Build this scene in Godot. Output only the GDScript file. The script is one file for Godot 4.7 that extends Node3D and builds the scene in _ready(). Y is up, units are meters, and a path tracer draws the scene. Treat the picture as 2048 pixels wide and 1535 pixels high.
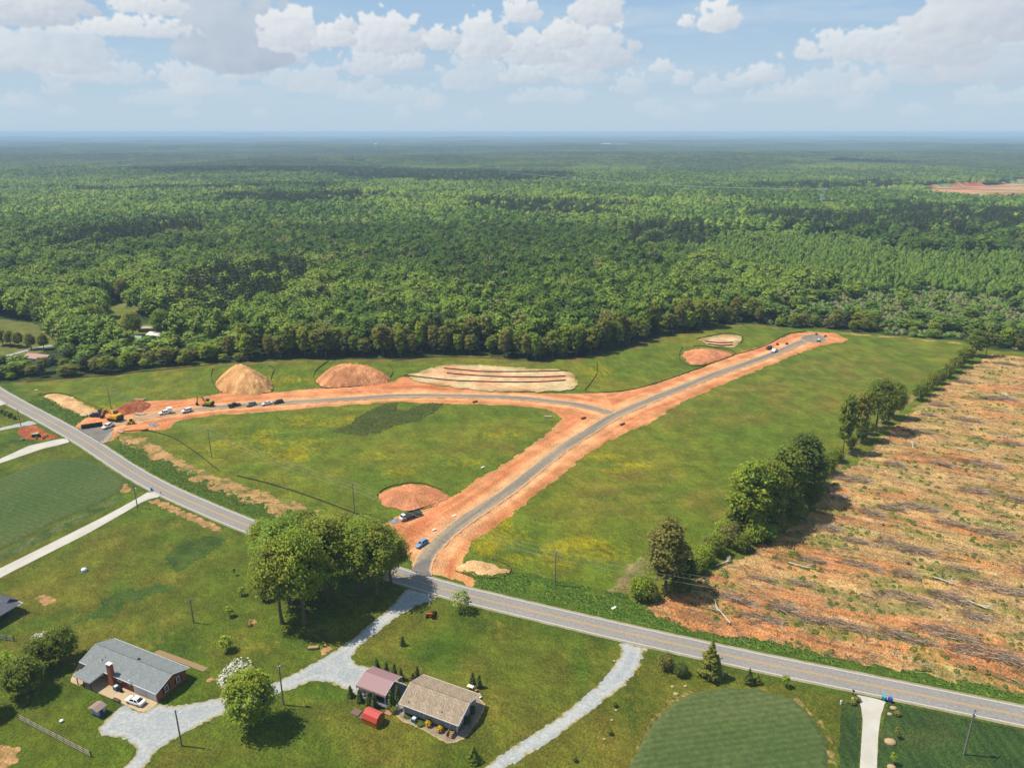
extends Node3D
# Aerial view over a Piedmont building site: camera 120 m up, looking north (-z). x east, z south, metres.

class MB:
	var v := PackedVector3Array()
	var n := PackedVector3Array()
	var c := PackedColorArray()
	func tri(a: Vector3, b: Vector3, d: Vector3, k: Color) -> void:   # a, b, d anticlockwise seen from outside
		var m = (b - a).cross(d - a).normalized()
		v.append(a); v.append(d); v.append(b)
		n.append(m); n.append(m); n.append(m)
		c.append(k); c.append(k); c.append(k)
	func quad(a: Vector3, b: Vector3, d: Vector3, e: Vector3, k: Color) -> void:
		tri(a, b, d, k); tri(a, d, e, k)
	func box(o: Vector3, s: Vector3, k: Color, t := Transform3D()) -> void:   # o = centre, s = size
		var h = s * 0.5
		var p = []
		for i in 8:
			p.append(t * (o + Vector3(h.x if i & 1 else -h.x, h.y if i & 2 else -h.y, h.z if i & 4 else -h.z)))
		quad(p[0], p[2], p[3], p[1], k); quad(p[4], p[5], p[7], p[6], k)
		quad(p[0], p[4], p[6], p[2], k); quad(p[1], p[3], p[7], p[5], k)
		quad(p[2], p[6], p[7], p[3], k); quad(p[0], p[1], p[5], p[4], k)
	func frustum(b0: Vector3, bs: Vector2, t0: Vector3, ts: Vector2, k: Color) -> void:   # base and top rectangles
		var p = []
		for i in 4:
			p.append(b0 + Vector3((bs.x if i == 1 or i == 2 else -bs.x) * 0.5, 0, (bs.y if i >= 2 else -bs.y) * 0.5))
		for i in 4:
			p.append(t0 + Vector3((ts.x if i == 1 or i == 2 else -ts.x) * 0.5, 0, (ts.y if i >= 2 else -ts.y) * 0.5))
		for i in 4:
			var j = (i + 1) % 4
			quad(p[j], p[i], p[i + 4], p[j + 4], k)
		quad(p[7], p[6], p[5], p[4], k); quad(p[0], p[1], p[2], p[3], k)
	func tube(a: Vector3, b: Vector3, r0: float, r1: float, k: Color, sides := 6, caps := true) -> void:
		var d = (b - a).normalized()
		var u = d.cross(Vector3.UP if absf(d.y) < 0.9 else Vector3.RIGHT).normalized()
		var w = d.cross(u)
		for i in sides:
			var p = u * cos(TAU * i / sides) + w * sin(TAU * i / sides)
			var q = u * cos(TAU * (i + 1) / sides) + w * sin(TAU * (i + 1) / sides)
			quad(a + p * r0, a + q * r0, b + q * r1, b + p * r1, k)
			if caps:
				tri(a, a + q * r0, a + p * r0, k); tri(b, b + p * r1, b + q * r1, k)
	func prism(poly: PackedVector2Array, z0: float, z1: float, k: Color, t := Transform3D()) -> void:   # outline in x, y, drawn out along z
		var o = poly
		var area := 0.0
		for i in o.size(): area += o[i].cross(o[(i + 1) % o.size()])
		if area < 0.0:
			o = poly.duplicate(); o.reverse()
		var f = Geometry2D.triangulate_polygon(o)
		for i in range(0, f.size(), 3):
			var a = o[f[i]]; var b = o[f[i + 1]]; var d = o[f[i + 2]]
			if (b - a).cross(d - a) < 0.0:
				var e = b; b = d; d = e
			tri(t * Vector3(a.x, a.y, z1), t * Vector3(b.x, b.y, z1), t * Vector3(d.x, d.y, z1), k)
			tri(t * Vector3(a.x, a.y, z0), t * Vector3(d.x, d.y, z0), t * Vector3(b.x, b.y, z0), k)
		for i in o.size():
			var a = o[i]; var b = o[(i + 1) % o.size()]
			quad(t * Vector3(a.x, a.y, z0), t * Vector3(b.x, b.y, z0), t * Vector3(b.x, b.y, z1), t * Vector3(a.x, a.y, z1), k)
	func blob(o: Vector3, r: Vector3, k: Color, rings := 4, segs := 7) -> void:
		for i in rings:
			for j in segs:
				var p = []
				for q in [[i, j], [i + 1, j], [i + 1, j + 1], [i, j + 1]]:
					var la = PI * q[0] / rings
					var lo = TAU * q[1] / segs
					p.append(Vector3(sin(la) * cos(lo), cos(la), sin(la) * sin(lo)))
				for m in ([[0, 2, 1], [0, 3, 2]]):
					var a = p[m[0]]; var b = p[m[1]]; var d = p[m[2]]
					if a.distance_squared_to(b) < 1e-6 or b.distance_squared_to(d) < 1e-6 or a.distance_squared_to(d) < 1e-6: continue
					for x in [a, d, b]:
						v.append(o + x * r); n.append((x / r).normalized()); c.append(k)
	func kite(p: Vector3, nn: Vector3, t: Vector3, s: float, sn: Vector3, k: Color, slim := 0.34) -> void:   # one leaf spray
		var b = nn.cross(t).normalized() * s * slim
		var a0 = p - t * s * 0.5
		var a1 = p + t * s * 0.5
		v.append(a0); v.append(p + b); v.append(a1); v.append(a0); v.append(a1); v.append(p - b)
		for i in 6:
			n.append(sn); c.append(k)
	func done() -> ArrayMesh:
		var m := ArrayMesh.new()
		if v.is_empty(): return m
		var a := []
		a.resize(Mesh.ARRAY_MAX)
		a[Mesh.ARRAY_VERTEX] = v; a[Mesh.ARRAY_NORMAL] = n; a[Mesh.ARRAY_COLOR] = c
		m.add_surface_from_arrays(Mesh.PRIMITIVE_TRIANGLES, a)
		return m

var M := {}
var used := {}
var rg := RandomNumberGenerator.new()
var n_a := FastNoiseLite.new()
var n_b := FastNoiseLite.new()
var n_c := FastNoiseLite.new()
var n_hill := FastNoiseLite.new()

# the county road, the two new streets and the edge of the woods, as lines on the ground
var ROAD := spline(PackedVector2Array([Vector2(-421.06, -486.53), Vector2(-310.75, -389.92), Vector2(-248.42, -337.15), Vector2(-210.41, -307.18), Vector2(-177.69, -281.09), Vector2(-145.95, -253.72), Vector2(-127.75, -239.11), Vector2(-110.52, -226.96), Vector2(-84.77, -210.27), Vector2(-65.34, -199.28), Vector2(-48.06, -190.29), Vector2(-32.07, -182.2), Vector2(-19.33, -175.84), Vector2(-3.23, -169.16), Vector2(28.18, -156.96), Vector2(57.22, -146.45), Vector2(76.18, -140.1), Vector2(111.27, -128.47), Vector2(132.74, -121.25)]), 6)
var ST_A := spline(PackedVector2Array([Vector2(-172.97, -278.48), Vector2(-175.1, -290.26), Vector2(-172.49, -297.64), Vector2(-161.72, -307.18), Vector2(-138.62, -317.93), Vector2(-108.82, -324.57), Vector2(-75.77, -330.4), Vector2(-53.21, -334.28), Vector2(-27.21, -334.28), Vector2(2.63, -331.45), Vector2(18.39, -326.6), Vector2(31.6, -321.22), Vector2(46.79, -309.65)]), 5)
var ST_B := spline(PackedVector2Array([Vector2(-25.56, -178), Vector2(-26.1, -187.62), Vector2(-23.87, -197.54), Vector2(-16.1, -212.53), Vector2(-1.24, -234.81), Vector2(18.26, -268.48), Vector2(32.88, -289.71), Vector2(48.76, -310.9), Vector2(75.35, -337.88), Vector2(106.7, -367.64), Vector2(146.82, -402.49), Vector2(171.31, -426.62), Vector2(183.15, -437.95)]), 5)
var EDGE := PackedVector2Array([Vector2(-342.45, -328.67), Vector2(-298.66, -339.34), Vector2(-269.69, -346.8), Vector2(-253.27, -352.2), Vector2(-247.4, -356.15), Vector2(-213.83, -365.96), Vector2(-167.92, -385.27), Vector2(-128.84, -391.8), Vector2(-102.36, -393.71), Vector2(-67.21, -393.71), Vector2(-40.22, -400.5), Vector2(-15.3, -400.5), Vector2(17.34, -388.05), Vector2(38.27, -397.57), Vector2(49.22, -402.49), Vector2(70.83, -419), Vector2(92.78, -442.64), Vector2(117.38, -454.77), Vector2(140.37, -470.16), Vector2(157.75, -475.5), Vector2(178.86, -464.93), Vector2(207.69, -458.53), Vector2(222.58, -451.07), Vector2(253.21, -440.28), Vector2(274.42, -431.09), Vector2(280.36, -413.71), Vector2(294.67, -407.52), Vector2(359.83, -398.54)])

func spline(p: PackedVector2Array, k: int) -> PackedVector2Array:
	var o := PackedVector2Array()
	for i in p.size() - 1:
		for j in k:
			o.append(p[i].cubic_interpolate(p[i + 1], p[maxi(i - 1, 0)], p[mini(i + 2, p.size() - 1)], float(j) / k))
	o.append(p[-1])
	return o

func near(q: Vector2, line: PackedVector2Array) -> Vector2:   # (signed distance, length along)
	var best := 1e12
	var out := Vector2.ZERO
	var along := 0.0
	for i in line.size() - 1:
		var a := line[i]
		var d := line[i + 1] - a
		var l := d.length()
		var t := clampf((q - a).dot(d) / (l * l), 0.0, 1.0)
		var r := q - a - d * t
		var s := r.length_squared()
		if s < best:
			best = s
			out = Vector2(sqrt(s) * (1.0 if d.cross(r) > 0.0 else -1.0), along + l * t)
		along += l
	return out

func road_z(x: float) -> float:
	for i in ROAD.size() - 1:
		if x <= ROAD[i + 1].x:
			return lerpf(ROAD[i].y, ROAD[i + 1].y, (x - ROAD[i].x) / (ROAD[i + 1].x - ROAD[i].x))
	return ROAD[-1].y

func hill(x: float, z: float) -> float:
	var r := sqrt(x * x + z * z)
	if r < 620.0: return 0.0
	return n_hill.get_noise_2d(x, z) * (22.0 * smoothstep(620.0, 2600.0, r) + 16.0 * smoothstep(3000.0, 9000.0, r)) - 4.0 * smoothstep(700.0, 3000.0, r) + n_hill.get_noise_2d(x * 0.4 + 900.0, z * 0.4) * 34.0 * smoothstep(9000.0, 18000.0, r) - r * r / 5.1e7

func lit(r: float, g: float, b: float, k := 1.0) -> Color:   # base colour of a flat surface that shows r, g, b in this daylight
	var s := 1.0 / (1.85 * k)
	return Color(pow(pow(r / 255.0, 2.2) * s, 0.4545), pow(pow(g / 255.0, 2.2) * s, 0.4545), pow(pow(b / 255.0, 2.2) * s, 0.4545))

func numbered(called: String) -> String:
	if not used.has(called):
		used[called] = 0
		return called
	used[called] += 1
	return "%s_%03d" % [called, used[called]]

func thing(called: String, label: String, category: String, at := Vector3.ZERO, turn := 0.0, group := "") -> Node3D:
	var o := Node3D.new()
	o.name = numbered(called)
	add_child(o)
	o.position = at
	o.rotation.y = turn
	tag(o, label, category, group)
	return o

func tag(o: Node, label: String, category := "", group := "") -> void:
	o.set_meta("label", label)
	if category: o.set_meta("category", category)
	if group: o.set_meta("group", group)

func part(parent: Node, called: String, mb, mat: Material) -> MeshInstance3D:
	var o := MeshInstance3D.new()
	o.mesh = mb.done() if mb is MB else mb
	o.name = called
	if o.mesh.get_surface_count(): o.set_surface_override_material(0, mat)
	parent.add_child(o, true)
	return o

func ground_piece(called: String, mesh: ArrayMesh, mat: Material, label: String, kind := "structure") -> MeshInstance3D:
	var o := MeshInstance3D.new()
	o.name = numbered(called)
	o.mesh = mesh
	o.set_surface_override_material(0, mat)
	add_child(o)
	o.set_meta("label", label)
	if kind: o.set_meta("kind", kind)
	return o

func noise_tex(freq: float, lo: Color, hi: Color, size := 512, kind := FastNoiseLite.TYPE_SIMPLEX_SMOOTH, oct := 5, gain := 0.6, sd := 1, bump := false) -> NoiseTexture2D:
	var t := NoiseTexture2D.new()
	t.width = size
	t.height = size
	t.seamless = true
	t.seamless_blend_skirt = 0.15
	var f := FastNoiseLite.new()
	f.seed = sd
	f.noise_type = kind
	f.frequency = freq
	f.fractal_octaves = oct
	f.fractal_gain = gain
	t.noise = f
	if not bump:
		var g := Gradient.new()
		g.offsets = PackedFloat32Array([0.0, 0.22, 0.78, 1.0])
		g.colors = PackedColorArray([lo, lo, hi, hi])
		t.color_ramp = g
	return t

func mat(rough := 0.85, metal := 0.0, tex: Texture2D = null, detail: Texture2D = null, bump: Texture2D = null, bump_cm := 0.0) -> StandardMaterial3D:
	var m := StandardMaterial3D.new()
	m.vertex_color_use_as_albedo = true
	m.vertex_color_is_srgb = true
	m.roughness = rough
	m.metallic = metal
	m.metallic_specular = 0.3
	if tex: m.albedo_texture = tex
	if detail:
		m.detail_enabled = true
		m.detail_albedo = detail
		m.detail_blend_mode = BaseMaterial3D.BLEND_MODE_MUL
		m.detail_uv_layer = BaseMaterial3D.DETAIL_UV_2
	if bump:
		m.heightmap_enabled = true
		m.heightmap_texture = bump
		m.heightmap_scale = bump_cm
	return m

func tri_mat(rough: float, tex: Texture2D, per_m: float, bump: Texture2D = null, bump_cm := 0.0) -> StandardMaterial3D:
	var m := mat(rough, 0.0, tex, null, bump, bump_cm)
	m.uv1_triplanar = true
	m.uv1_scale = Vector3.ONE * per_m
	return m

func flat_mesh(v: PackedVector3Array, n: PackedVector3Array, c: PackedColorArray, idx: PackedInt32Array, s1 := 40.0, s2 := 131.0) -> ArrayMesh:
	var uv := PackedVector2Array()
	var uw := PackedVector2Array()
	uv.resize(v.size())
	uw.resize(v.size())
	for i in v.size():
		uv[i] = Vector2(v[i].x, v[i].z) / s1
		uw[i] = Vector2(v[i].x * 0.8 + v[i].z * 0.6, v[i].z * 0.8 - v[i].x * 0.6) / s2
	var a := []
	a.resize(Mesh.ARRAY_MAX)
	a[Mesh.ARRAY_VERTEX] = v; a[Mesh.ARRAY_NORMAL] = n; a[Mesh.ARRAY_COLOR] = c; a[Mesh.ARRAY_TEX_UV] = uv; a[Mesh.ARRAY_TEX_UV2] = uw; a[Mesh.ARRAY_INDEX] = idx
	var m := ArrayMesh.new()
	m.add_surface_from_arrays(Mesh.PRIMITIVE_TRIANGLES, a)
	return m

func sd_poly(q: Vector2, p: PackedVector2Array) -> float:
	var best := 1e12
	var k := p.size()
	for i in k:
		var a := p[i]
		var d := p[(i + 1) % k] - a
		var t := clampf((q - a).dot(d) / maxf(d.length_squared(), 1e-9), 0.0, 1.0)
		best = minf(best, (q - a - d * t).length_squared())
	return sqrt(best) * (-1.0 if Geometry2D.is_point_in_polygon(q, p) else 1.0)

func strip(line: PackedVector2Array, w: float) -> PackedVector2Array:   # outline of a band along a line
	var l := PackedVector2Array()
	var r := PackedVector2Array()
	for i in line.size():
		var d := (line[mini(i + 1, line.size() - 1)] - line[maxi(i - 1, 0)]).normalized() * w * 0.5
		l.append(line[i] + Vector2(d.y, -d.x))
		r.append(line[i] - Vector2(d.y, -d.x))
	r.reverse()
	l.append_array(r)
	return l

# A patch of ground: inside of an outline (less holes), its edge frayed by noise. colf(x, z, inside) gives colour, hf(x, z, inside) height.
func region(outer: PackedVector2Array, holes: Array, cell: float, fray: float, freq: float, y: float, colf: Callable, hf = null, s1 := 40.0) -> ArrayMesh:
	var lo := outer[0]
	var hi := outer[0]
	for p in outer:
		lo = lo.min(p); hi = hi.max(p)
	lo -= Vector2.ONE * (fray + cell * 2)
	hi += Vector2.ONE * (fray + cell * 2)
	var nx := int(ceil((hi.x - lo.x) / cell)) + 1
	var nz := int(ceil((hi.y - lo.y) / cell)) + 1
	var K := 3
	var cx := nx / K + 2
	var cz := nz / K + 2
	var co := PackedFloat32Array()
	co.resize(cx * cz)
	for j in cz:
		for i in cx:
			var q := lo + Vector2(i, j) * cell * K
			var s := sd_poly(q, outer)
			for h in holes:
				s = maxf(s, -sd_poly(q, h))
			co[j * cx + i] = s
	var sd := PackedFloat32Array()
	sd.resize(nx * nz)
	var far := fray + cell * 3
	for j in nz:
		var fj := float(j) / K
		var j0 := int(fj)
		fj -= j0
		for i in nx:
			var fi := float(i) / K
			var i0 := int(fi)
			fi -= i0
			var b := j0 * cx + i0
			var s := lerpf(lerpf(co[b], co[b + 1], fi), lerpf(co[b + cx], co[b + cx + 1], fi), fj)
			if absf(s) < far and fray > 0.0:
				s += fray * (n_a.get_noise_2d((lo.x + i * cell) * freq, (lo.y + j * cell) * freq) * 1.1 + 0.5 * n_b.get_noise_2d((lo.x + i * cell) * freq * 4.0, (lo.y + j * cell) * freq * 4.0))
			sd[j * nx + i] = s
	var v := PackedVector3Array()
	var n := PackedVector3Array()
	var c := PackedColorArray()
	var idx := PackedInt32Array()
	var at := PackedInt32Array()
	at.resize(nx * nz)
	at.fill(-1)
	for j in nz - 1:
		for i in nx - 1:
			var ks := [j * nx + i, j * nx + i + 1, (j + 1) * nx + i + 1, (j + 1) * nx + i]
			var cnt := 0
			for k in ks:
				if sd[k] < 0.0: cnt += 1
			if cnt == 0: continue
			var ring := []
			for m in 4:
				var k: int = ks[m]
				var k2: int = ks[(m + 1) % 4]
				var px := lo.x + (k % nx) * cell
				var pz := lo.y + (k / nx) * cell
				if sd[k] < 0.0:
					if at[k] < 0:
						at[k] = v.size()
						v.append(Vector3(px, y + (hf.call(px, pz, -sd[k]) if hf else 0.0), pz))
						c.append(colf.call(px, pz, -sd[k]))
					ring.append(at[k])
				if (sd[k] < 0.0) != (sd[k2] < 0.0):
					var t := sd[k] / (sd[k] - sd[k2])
					var qx := px + ((k2 % nx) - (k % nx)) * cell * t
					var qz := pz + ((k2 / nx) - (k / nx)) * cell * t
					ring.append(v.size())
					v.append(Vector3(qx, y - 0.01, qz))
					c.append(colf.call(qx, qz, 0.0))
			for m in range(1, ring.size() - 1):
				idx.append(ring[0]); idx.append(ring[m]); idx.append(ring[m + 1])
	n.resize(v.size())
	if hf:
		n.fill(Vector3.ZERO)
		for t in range(0, idx.size(), 3):
			var m := (v[idx[t + 2]] - v[idx[t]]).cross(v[idx[t + 1]] - v[idx[t]])
			for q in 3: n[idx[t + q]] += m
		for i in n.size(): n[i] = n[i].normalized()
	else:
		n.fill(Vector3.UP)
	return flat_mesh(v, n, c, idx, s1)

func ribbon(line: PackedVector2Array, x0: float, x1: float, y: float, k, dash := 0.0) -> ArrayMesh:   # a painted or paved band between two offsets from a line
	var v := PackedVector3Array()
	var c := PackedColorArray()
	var idx := PackedInt32Array()
	var steps := maxi(1, int(ceil((x1 - x0) / 0.8)))
	var rows := 0
	for i in line.size():
		var d := (line[mini(i + 1, line.size() - 1)] - line[maxi(i - 1, 0)]).normalized()
		var nn := Vector2(-d.y, d.x)
		for s in steps + 1:
			var o := lerpf(x0, x1, float(s) / steps)
			var p := line[i] + nn * o
			v.append(Vector3(p.x, y, p.y))
			c.append(k.call(p.x, p.y, o) if k is Callable else k)
		rows += 1
	for i in rows - 1:
		for s in steps:
			var a := i * (steps + 1) + s
			var b := a + steps + 1
			for q in [a, b, b + 1, a, b + 1, a + 1]: idx.append(q)
	var n := PackedVector3Array()
	n.resize(v.size())
	n.fill(Vector3.UP)
	return flat_mesh(v, n, c, idx)

func dense(line: PackedVector2Array, step: float) -> PackedVector2Array:
	var o := PackedVector2Array()
	for i in line.size() - 1:
		var k := maxi(1, int((line[i + 1] - line[i]).length() / step))
		for j in k: o.append(line[i].lerp(line[i + 1], float(j) / k))
	o.append(line[-1])
	return o

func _ready() -> void:
	var cam := Camera3D.new()
	cam.name = "camera"
	cam.fov = 54.979
	cam.near = 1.0
	cam.far = 120000.0
	cam.position = Vector3(0, 120, 0)
	cam.rotation_degrees.x = -18.795
	add_child(cam)
	cam.current = true
	setup_noise()
	var env := Environment.new()
	env.background_mode = Environment.BG_SKY
	var sky := Sky.new()
	var sm := PanoramaSkyMaterial.new()
	sm.panorama = make_sky()
	sm.energy_multiplier = 0.71
	sky.sky_material = sm
	env.sky = sky
	env.tonemap_mode = Environment.TONE_MAPPER_LINEAR
	env.tonemap_exposure = 1.40
	env.sdfgi_enabled = true
	env.ssao_enabled = true
	env.ssil_enabled = true
	env.fog_enabled = true
	env.fog_density = 0.000115
	env.fog_light_color = Color(0.72, 0.84, 0.95)
	var we := WorldEnvironment.new()
	we.name = "world_environment"
	we.environment = env
	add_child(we)
	var sun := DirectionalLight3D.new()
	sun.name = "sun"
	sun.light_energy = 1.6
	sun.light_color = Color(1.0, 0.965, 0.9)
	sun.light_angular_distance = 0.53
	sun.shadow_enabled = true
	add_child(sun)
	sun.look_at_from_position(Vector3.ZERO, Vector3(0.495, -0.866, 0.071))
	setup_materials()
	build_ground()
	build_works()
	build_roads()
	build_forest()
	build_trees()
	build_houses()
	build_yard()
	build_vehicles()
	build_utilities()
	build_clearcut()
	build_far()

func setup_noise() -> void:
	rg.seed = 7
	n_a.seed = 11; n_a.frequency = 1.0; n_a.fractal_octaves = 4; n_a.noise_type = FastNoiseLite.TYPE_SIMPLEX_SMOOTH
	n_b.seed = 23; n_b.frequency = 1.0; n_b.fractal_octaves = 2; n_b.noise_type = FastNoiseLite.TYPE_SIMPLEX_SMOOTH
	n_c.seed = 5; n_c.frequency = 1.0; n_c.fractal_octaves = 3; n_c.noise_type = FastNoiseLite.TYPE_CELLULAR
	n_c.cellular_return_type = FastNoiseLite.RETURN_DISTANCE
	n_c.fractal_gain = 0.45
	n_hill.seed = 31; n_hill.frequency = 1.0 / 1900.0; n_hill.fractal_octaves = 3; n_hill.noise_type = FastNoiseLite.TYPE_SIMPLEX_SMOOTH

# ---------------------------------------------------------------- sky: air and cumulus as a computed panorama
func air(el: float) -> Color:
	var lo := Color8(190, 211, 226)
	var mid := Color8(160, 193, 225)
	var hi := Color8(122, 162, 208)
	if el < 12.0: return lo.lerp(mid, smoothstep(0.5, 11.0, el))
	return mid.lerp(hi, pow(clampf((el - 12.0) / 60.0, 0.0, 1.0), 0.8))

func make_sky() -> ImageTexture:
	var W := 4096
	var HH := 2048
	var im := Image.create(W, HH, false, Image.FORMAT_RGB8)
	var ppd := W / 360.0
	# high sky: broken cumulus field on a plane, coarse, then enlarged
	var cw := 1024
	var ch := 512
	var co := Image.create(cw, ch, false, Image.FORMAT_RGB8)
	for j in ch:
		var el := 90.0 - (j + 0.5) * 180.0 / ch
		if el < -1.0:
			co.fill_rect(Rect2i(0, j, cw, ch - j), Color8(150, 172, 176))
			break
		var ground := 1300.0 / tan(deg_to_rad(maxf(el, 6.0)))
		for i in cw:
			var az := (i + 0.5) / cw * TAU
			var x := sin(az) * ground
			var z := -cos(az) * ground
			var k := air(maxf(el, 0.0))
			var d := n_a.get_noise_2d(x / 1500.0 + 40.0, z / 1500.0) * 1.2 - n_c.get_noise_2d(x / 700.0, z / 700.0) * 0.45 - 0.32
			var a := smoothstep(0.0, 0.25, d) * 0.92
			var shade := clampf(0.9 - d * 0.55, 0.55, 1.0)
			k = k.lerp(Color(0.88 * shade, 0.91 * shade, 0.95 * shade), a)
			co.set_pixel(i, j, k)
	co.resize(W, HH, Image.INTERPOLATE_CUBIC)
	im.blit_rect(co, Rect2i(0, 0, W, HH), Vector2i.ZERO)
	# low band, fine: clear air first
	var top := 15.0
	var j0 := int((90.0 - top) / 180.0 * HH)
	var rows := HH / 2 - j0 + 1
	var buf := PackedFloat32Array()
	buf.resize(W * rows * 3)
	for j in rows:
		var el := 90.0 - (j0 + j + 0.5) * 180.0 / HH
		for i in W:
			var az := fposmod((i + 0.5) / W * 360.0 + 180.0, 360.0) - 180.0   # u = 0 looks north
			var k := air(maxf(el, 0.0))
			# thin milky veils
			var veil := n_a.get_noise_2d(az * 0.045, el * 0.30 + 9.0) * 0.75 + n_b.get_noise_2d(az * 0.22, el * 1.1) * 0.22
			k = k.lerp(Color8(203, 217, 230), clampf(veil * 1.2 - 0.04, 0.0, 0.5) * smoothstep(0.3, 3.0, el) * (1.0 - smoothstep(7.0, 12.5, el) * 0.4))
			var o := (j * W + i) * 3
			buf[o] = k.r; buf[o + 1] = k.g; buf[o + 2] = k.b
	# clouds: [azimuth and elevation of the base, width, height in degrees, greyness, softness]
	var cl := []
	for q in [[Vector2(-19.02, 4.88), 7.4, 5.4, 1.0, 0.3], [Vector2(-31.09, 6.5), 6.0, 2.2, 0.5, 0.3], [Vector2(-29.17, 7.07), 4.0, 2.0, 0.4, 0.3], [Vector2(-29.44, 3.99), 6.4, 2.6, 0.45, 0.3], [Vector2(-32.07, 3.94), 3.4, 2.4, 0.5, 0.3], [Vector2(-25.22, 6.01), 8.0, 1.2, 0.1, 0.8], [Vector2(-23.86, 7.4), 5.0, 1.4, 0.1, 0.5],
			[Vector2(-15.05, 5.67), 4.6, 2.5, 0.3, 0.2], [Vector2(-12.36, 5.87), 2.8, 1.3, 0.25, 0.3], [Vector2(-8.77, 5.71), 5.6, 2.3, 0.3, 0.2], [Vector2(-2.1, 5.49), 3.8, 2.6, 0.3, 0.2], [Vector2(-4.92, 5.79), 2.6, 1.4, 0.3, 0.4], [Vector2(-11.62, 6.75), 1.6, 0.9, 0.2, 0.4],
			[Vector2(-9.91, 4.09), 4.2, 1.6, 0.35, 0.25], [Vector2(-7.26, 4.48), 2.4, 1.2, 0.3, 0.3], [Vector2(-2.85, 3.32), 5.0, 2.4, 0.4, 0.3], [Vector2(-18.68, 3.65), 2.4, 1.2, 0.25, 0.25], [Vector2(-21.18, 2.66), 4.6, 1.6, 0.25, 0.3], [Vector2(-22.77, 3.46), 3.0, 1.1, 0.2, 0.5],
			[Vector2(-16.13, 4.65), 4.0, 1.0, 0.4, 0.4], [Vector2(-13.61, 2.91), 4.0, 1.6, 0.3, 0.4], [Vector2(-26.22, 3.22), 3.6, 1.3, 0.25, 0.5], [Vector2(-28.72, 3.44), 2.6, 1.0, 0.2, 0.4],
			[Vector2(0.74, 7.58), 2.8, 1.5, 0.2, 0.4], [Vector2(5.98, 7.48), 4.4, 2.2, 0.3, 0.3], [Vector2(3.75, 6.02), 3.4, 1.7, 0.25, 0.3], [Vector2(5.91, 4.75), 5.6, 2.6, 0.45, 0.25], [Vector2(1.28, 4.97), 4.6, 2.0, 0.35, 0.35], [Vector2(14.18, 6.84), 3.2, 1.8, 0.15, 0.5], [Vector2(12.14, 6.99), 1.2, 0.7, 0.1, 0.5],
			[Vector2(10.66, 4.18), 1.8, 0.75, 0.2, 0.3], [Vector2(15.85, 3.13), 2.0, 0.9, 0.25, 0.3], [Vector2(17.45, 3.58), 2.0, 0.9, 0.2, 0.3], [Vector2(14.03, 2.77), 2.2, 1.1, 0.3, 0.3], [Vector2(12.1, 3.35), 1.6, 0.9, 0.2, 0.3], [Vector2(8.46, 2.96), 2.6, 1.2, 0.3, 0.3],
			[Vector2(0.58, 3.59), 3.2, 1.2, 0.3, 0.3], [Vector2(5.24, 3.57), 3.4, 1.3, 0.3, 0.35], [Vector2(23.39, 4.86), 9.0, 1.7, 0.25, 0.7], [Vector2(29.43, 5.9), 7.0, 4.0, 0.45, 0.35], [Vector2(27.78, 4.4), 6.5, 2.4, 0.55, 0.35], [Vector2(31.2, 3.36), 6.0, 2.4, 0.6, 0.4], [Vector2(27.37, 3.48), 5.6, 2.6, 0.5, 0.4], [Vector2(21.86, 2.71), 4.6, 1.7, 0.3, 0.35],
			[Vector2(19.67, 2.56), 2.6, 1.0, 0.25, 0.3], [Vector2(24.44, 2.72), 2.2, 1.0, 0.25, 0.3], [Vector2(30.67, 1.88), 3.0, 1.0, 0.25, 0.35], [Vector2(18.75, 2.13), 5.0, 0.9, 0.3, 0.4], [Vector2(-8.07, 2.23), 6.0, 1.0, 0.25, 0.5], [Vector2(-23.75, 1.9), 5.0, 0.8, 0.2, 0.5], [Vector2(2.75, 2.31), 6.0, 0.9, 0.25, 0.45]]:
		cl.append(q)
	rg.seed = 91
	for i in 420:
		var el := 1.1 + 9.5 * pow(rg.randf(), 1.9)
		var az := rg.randf_range(-180.0, 180.0)
		if absf(az) < 36.0 and (el > 4.6 or rg.randf() < 0.25): continue
		var w := rg.randf_range(0.7, 1.5) * (0.9 + el * 0.42)
		cl.append([Vector2(az, el), w, w * rg.randf_range(0.3, 0.5), rg.randf_range(0.15, 0.5), rg.randf_range(0.25, 0.6)])
	cl.sort_custom(func(p, q): return p[0].y < q[0].y)
	var seed_off := 0.0
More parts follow.
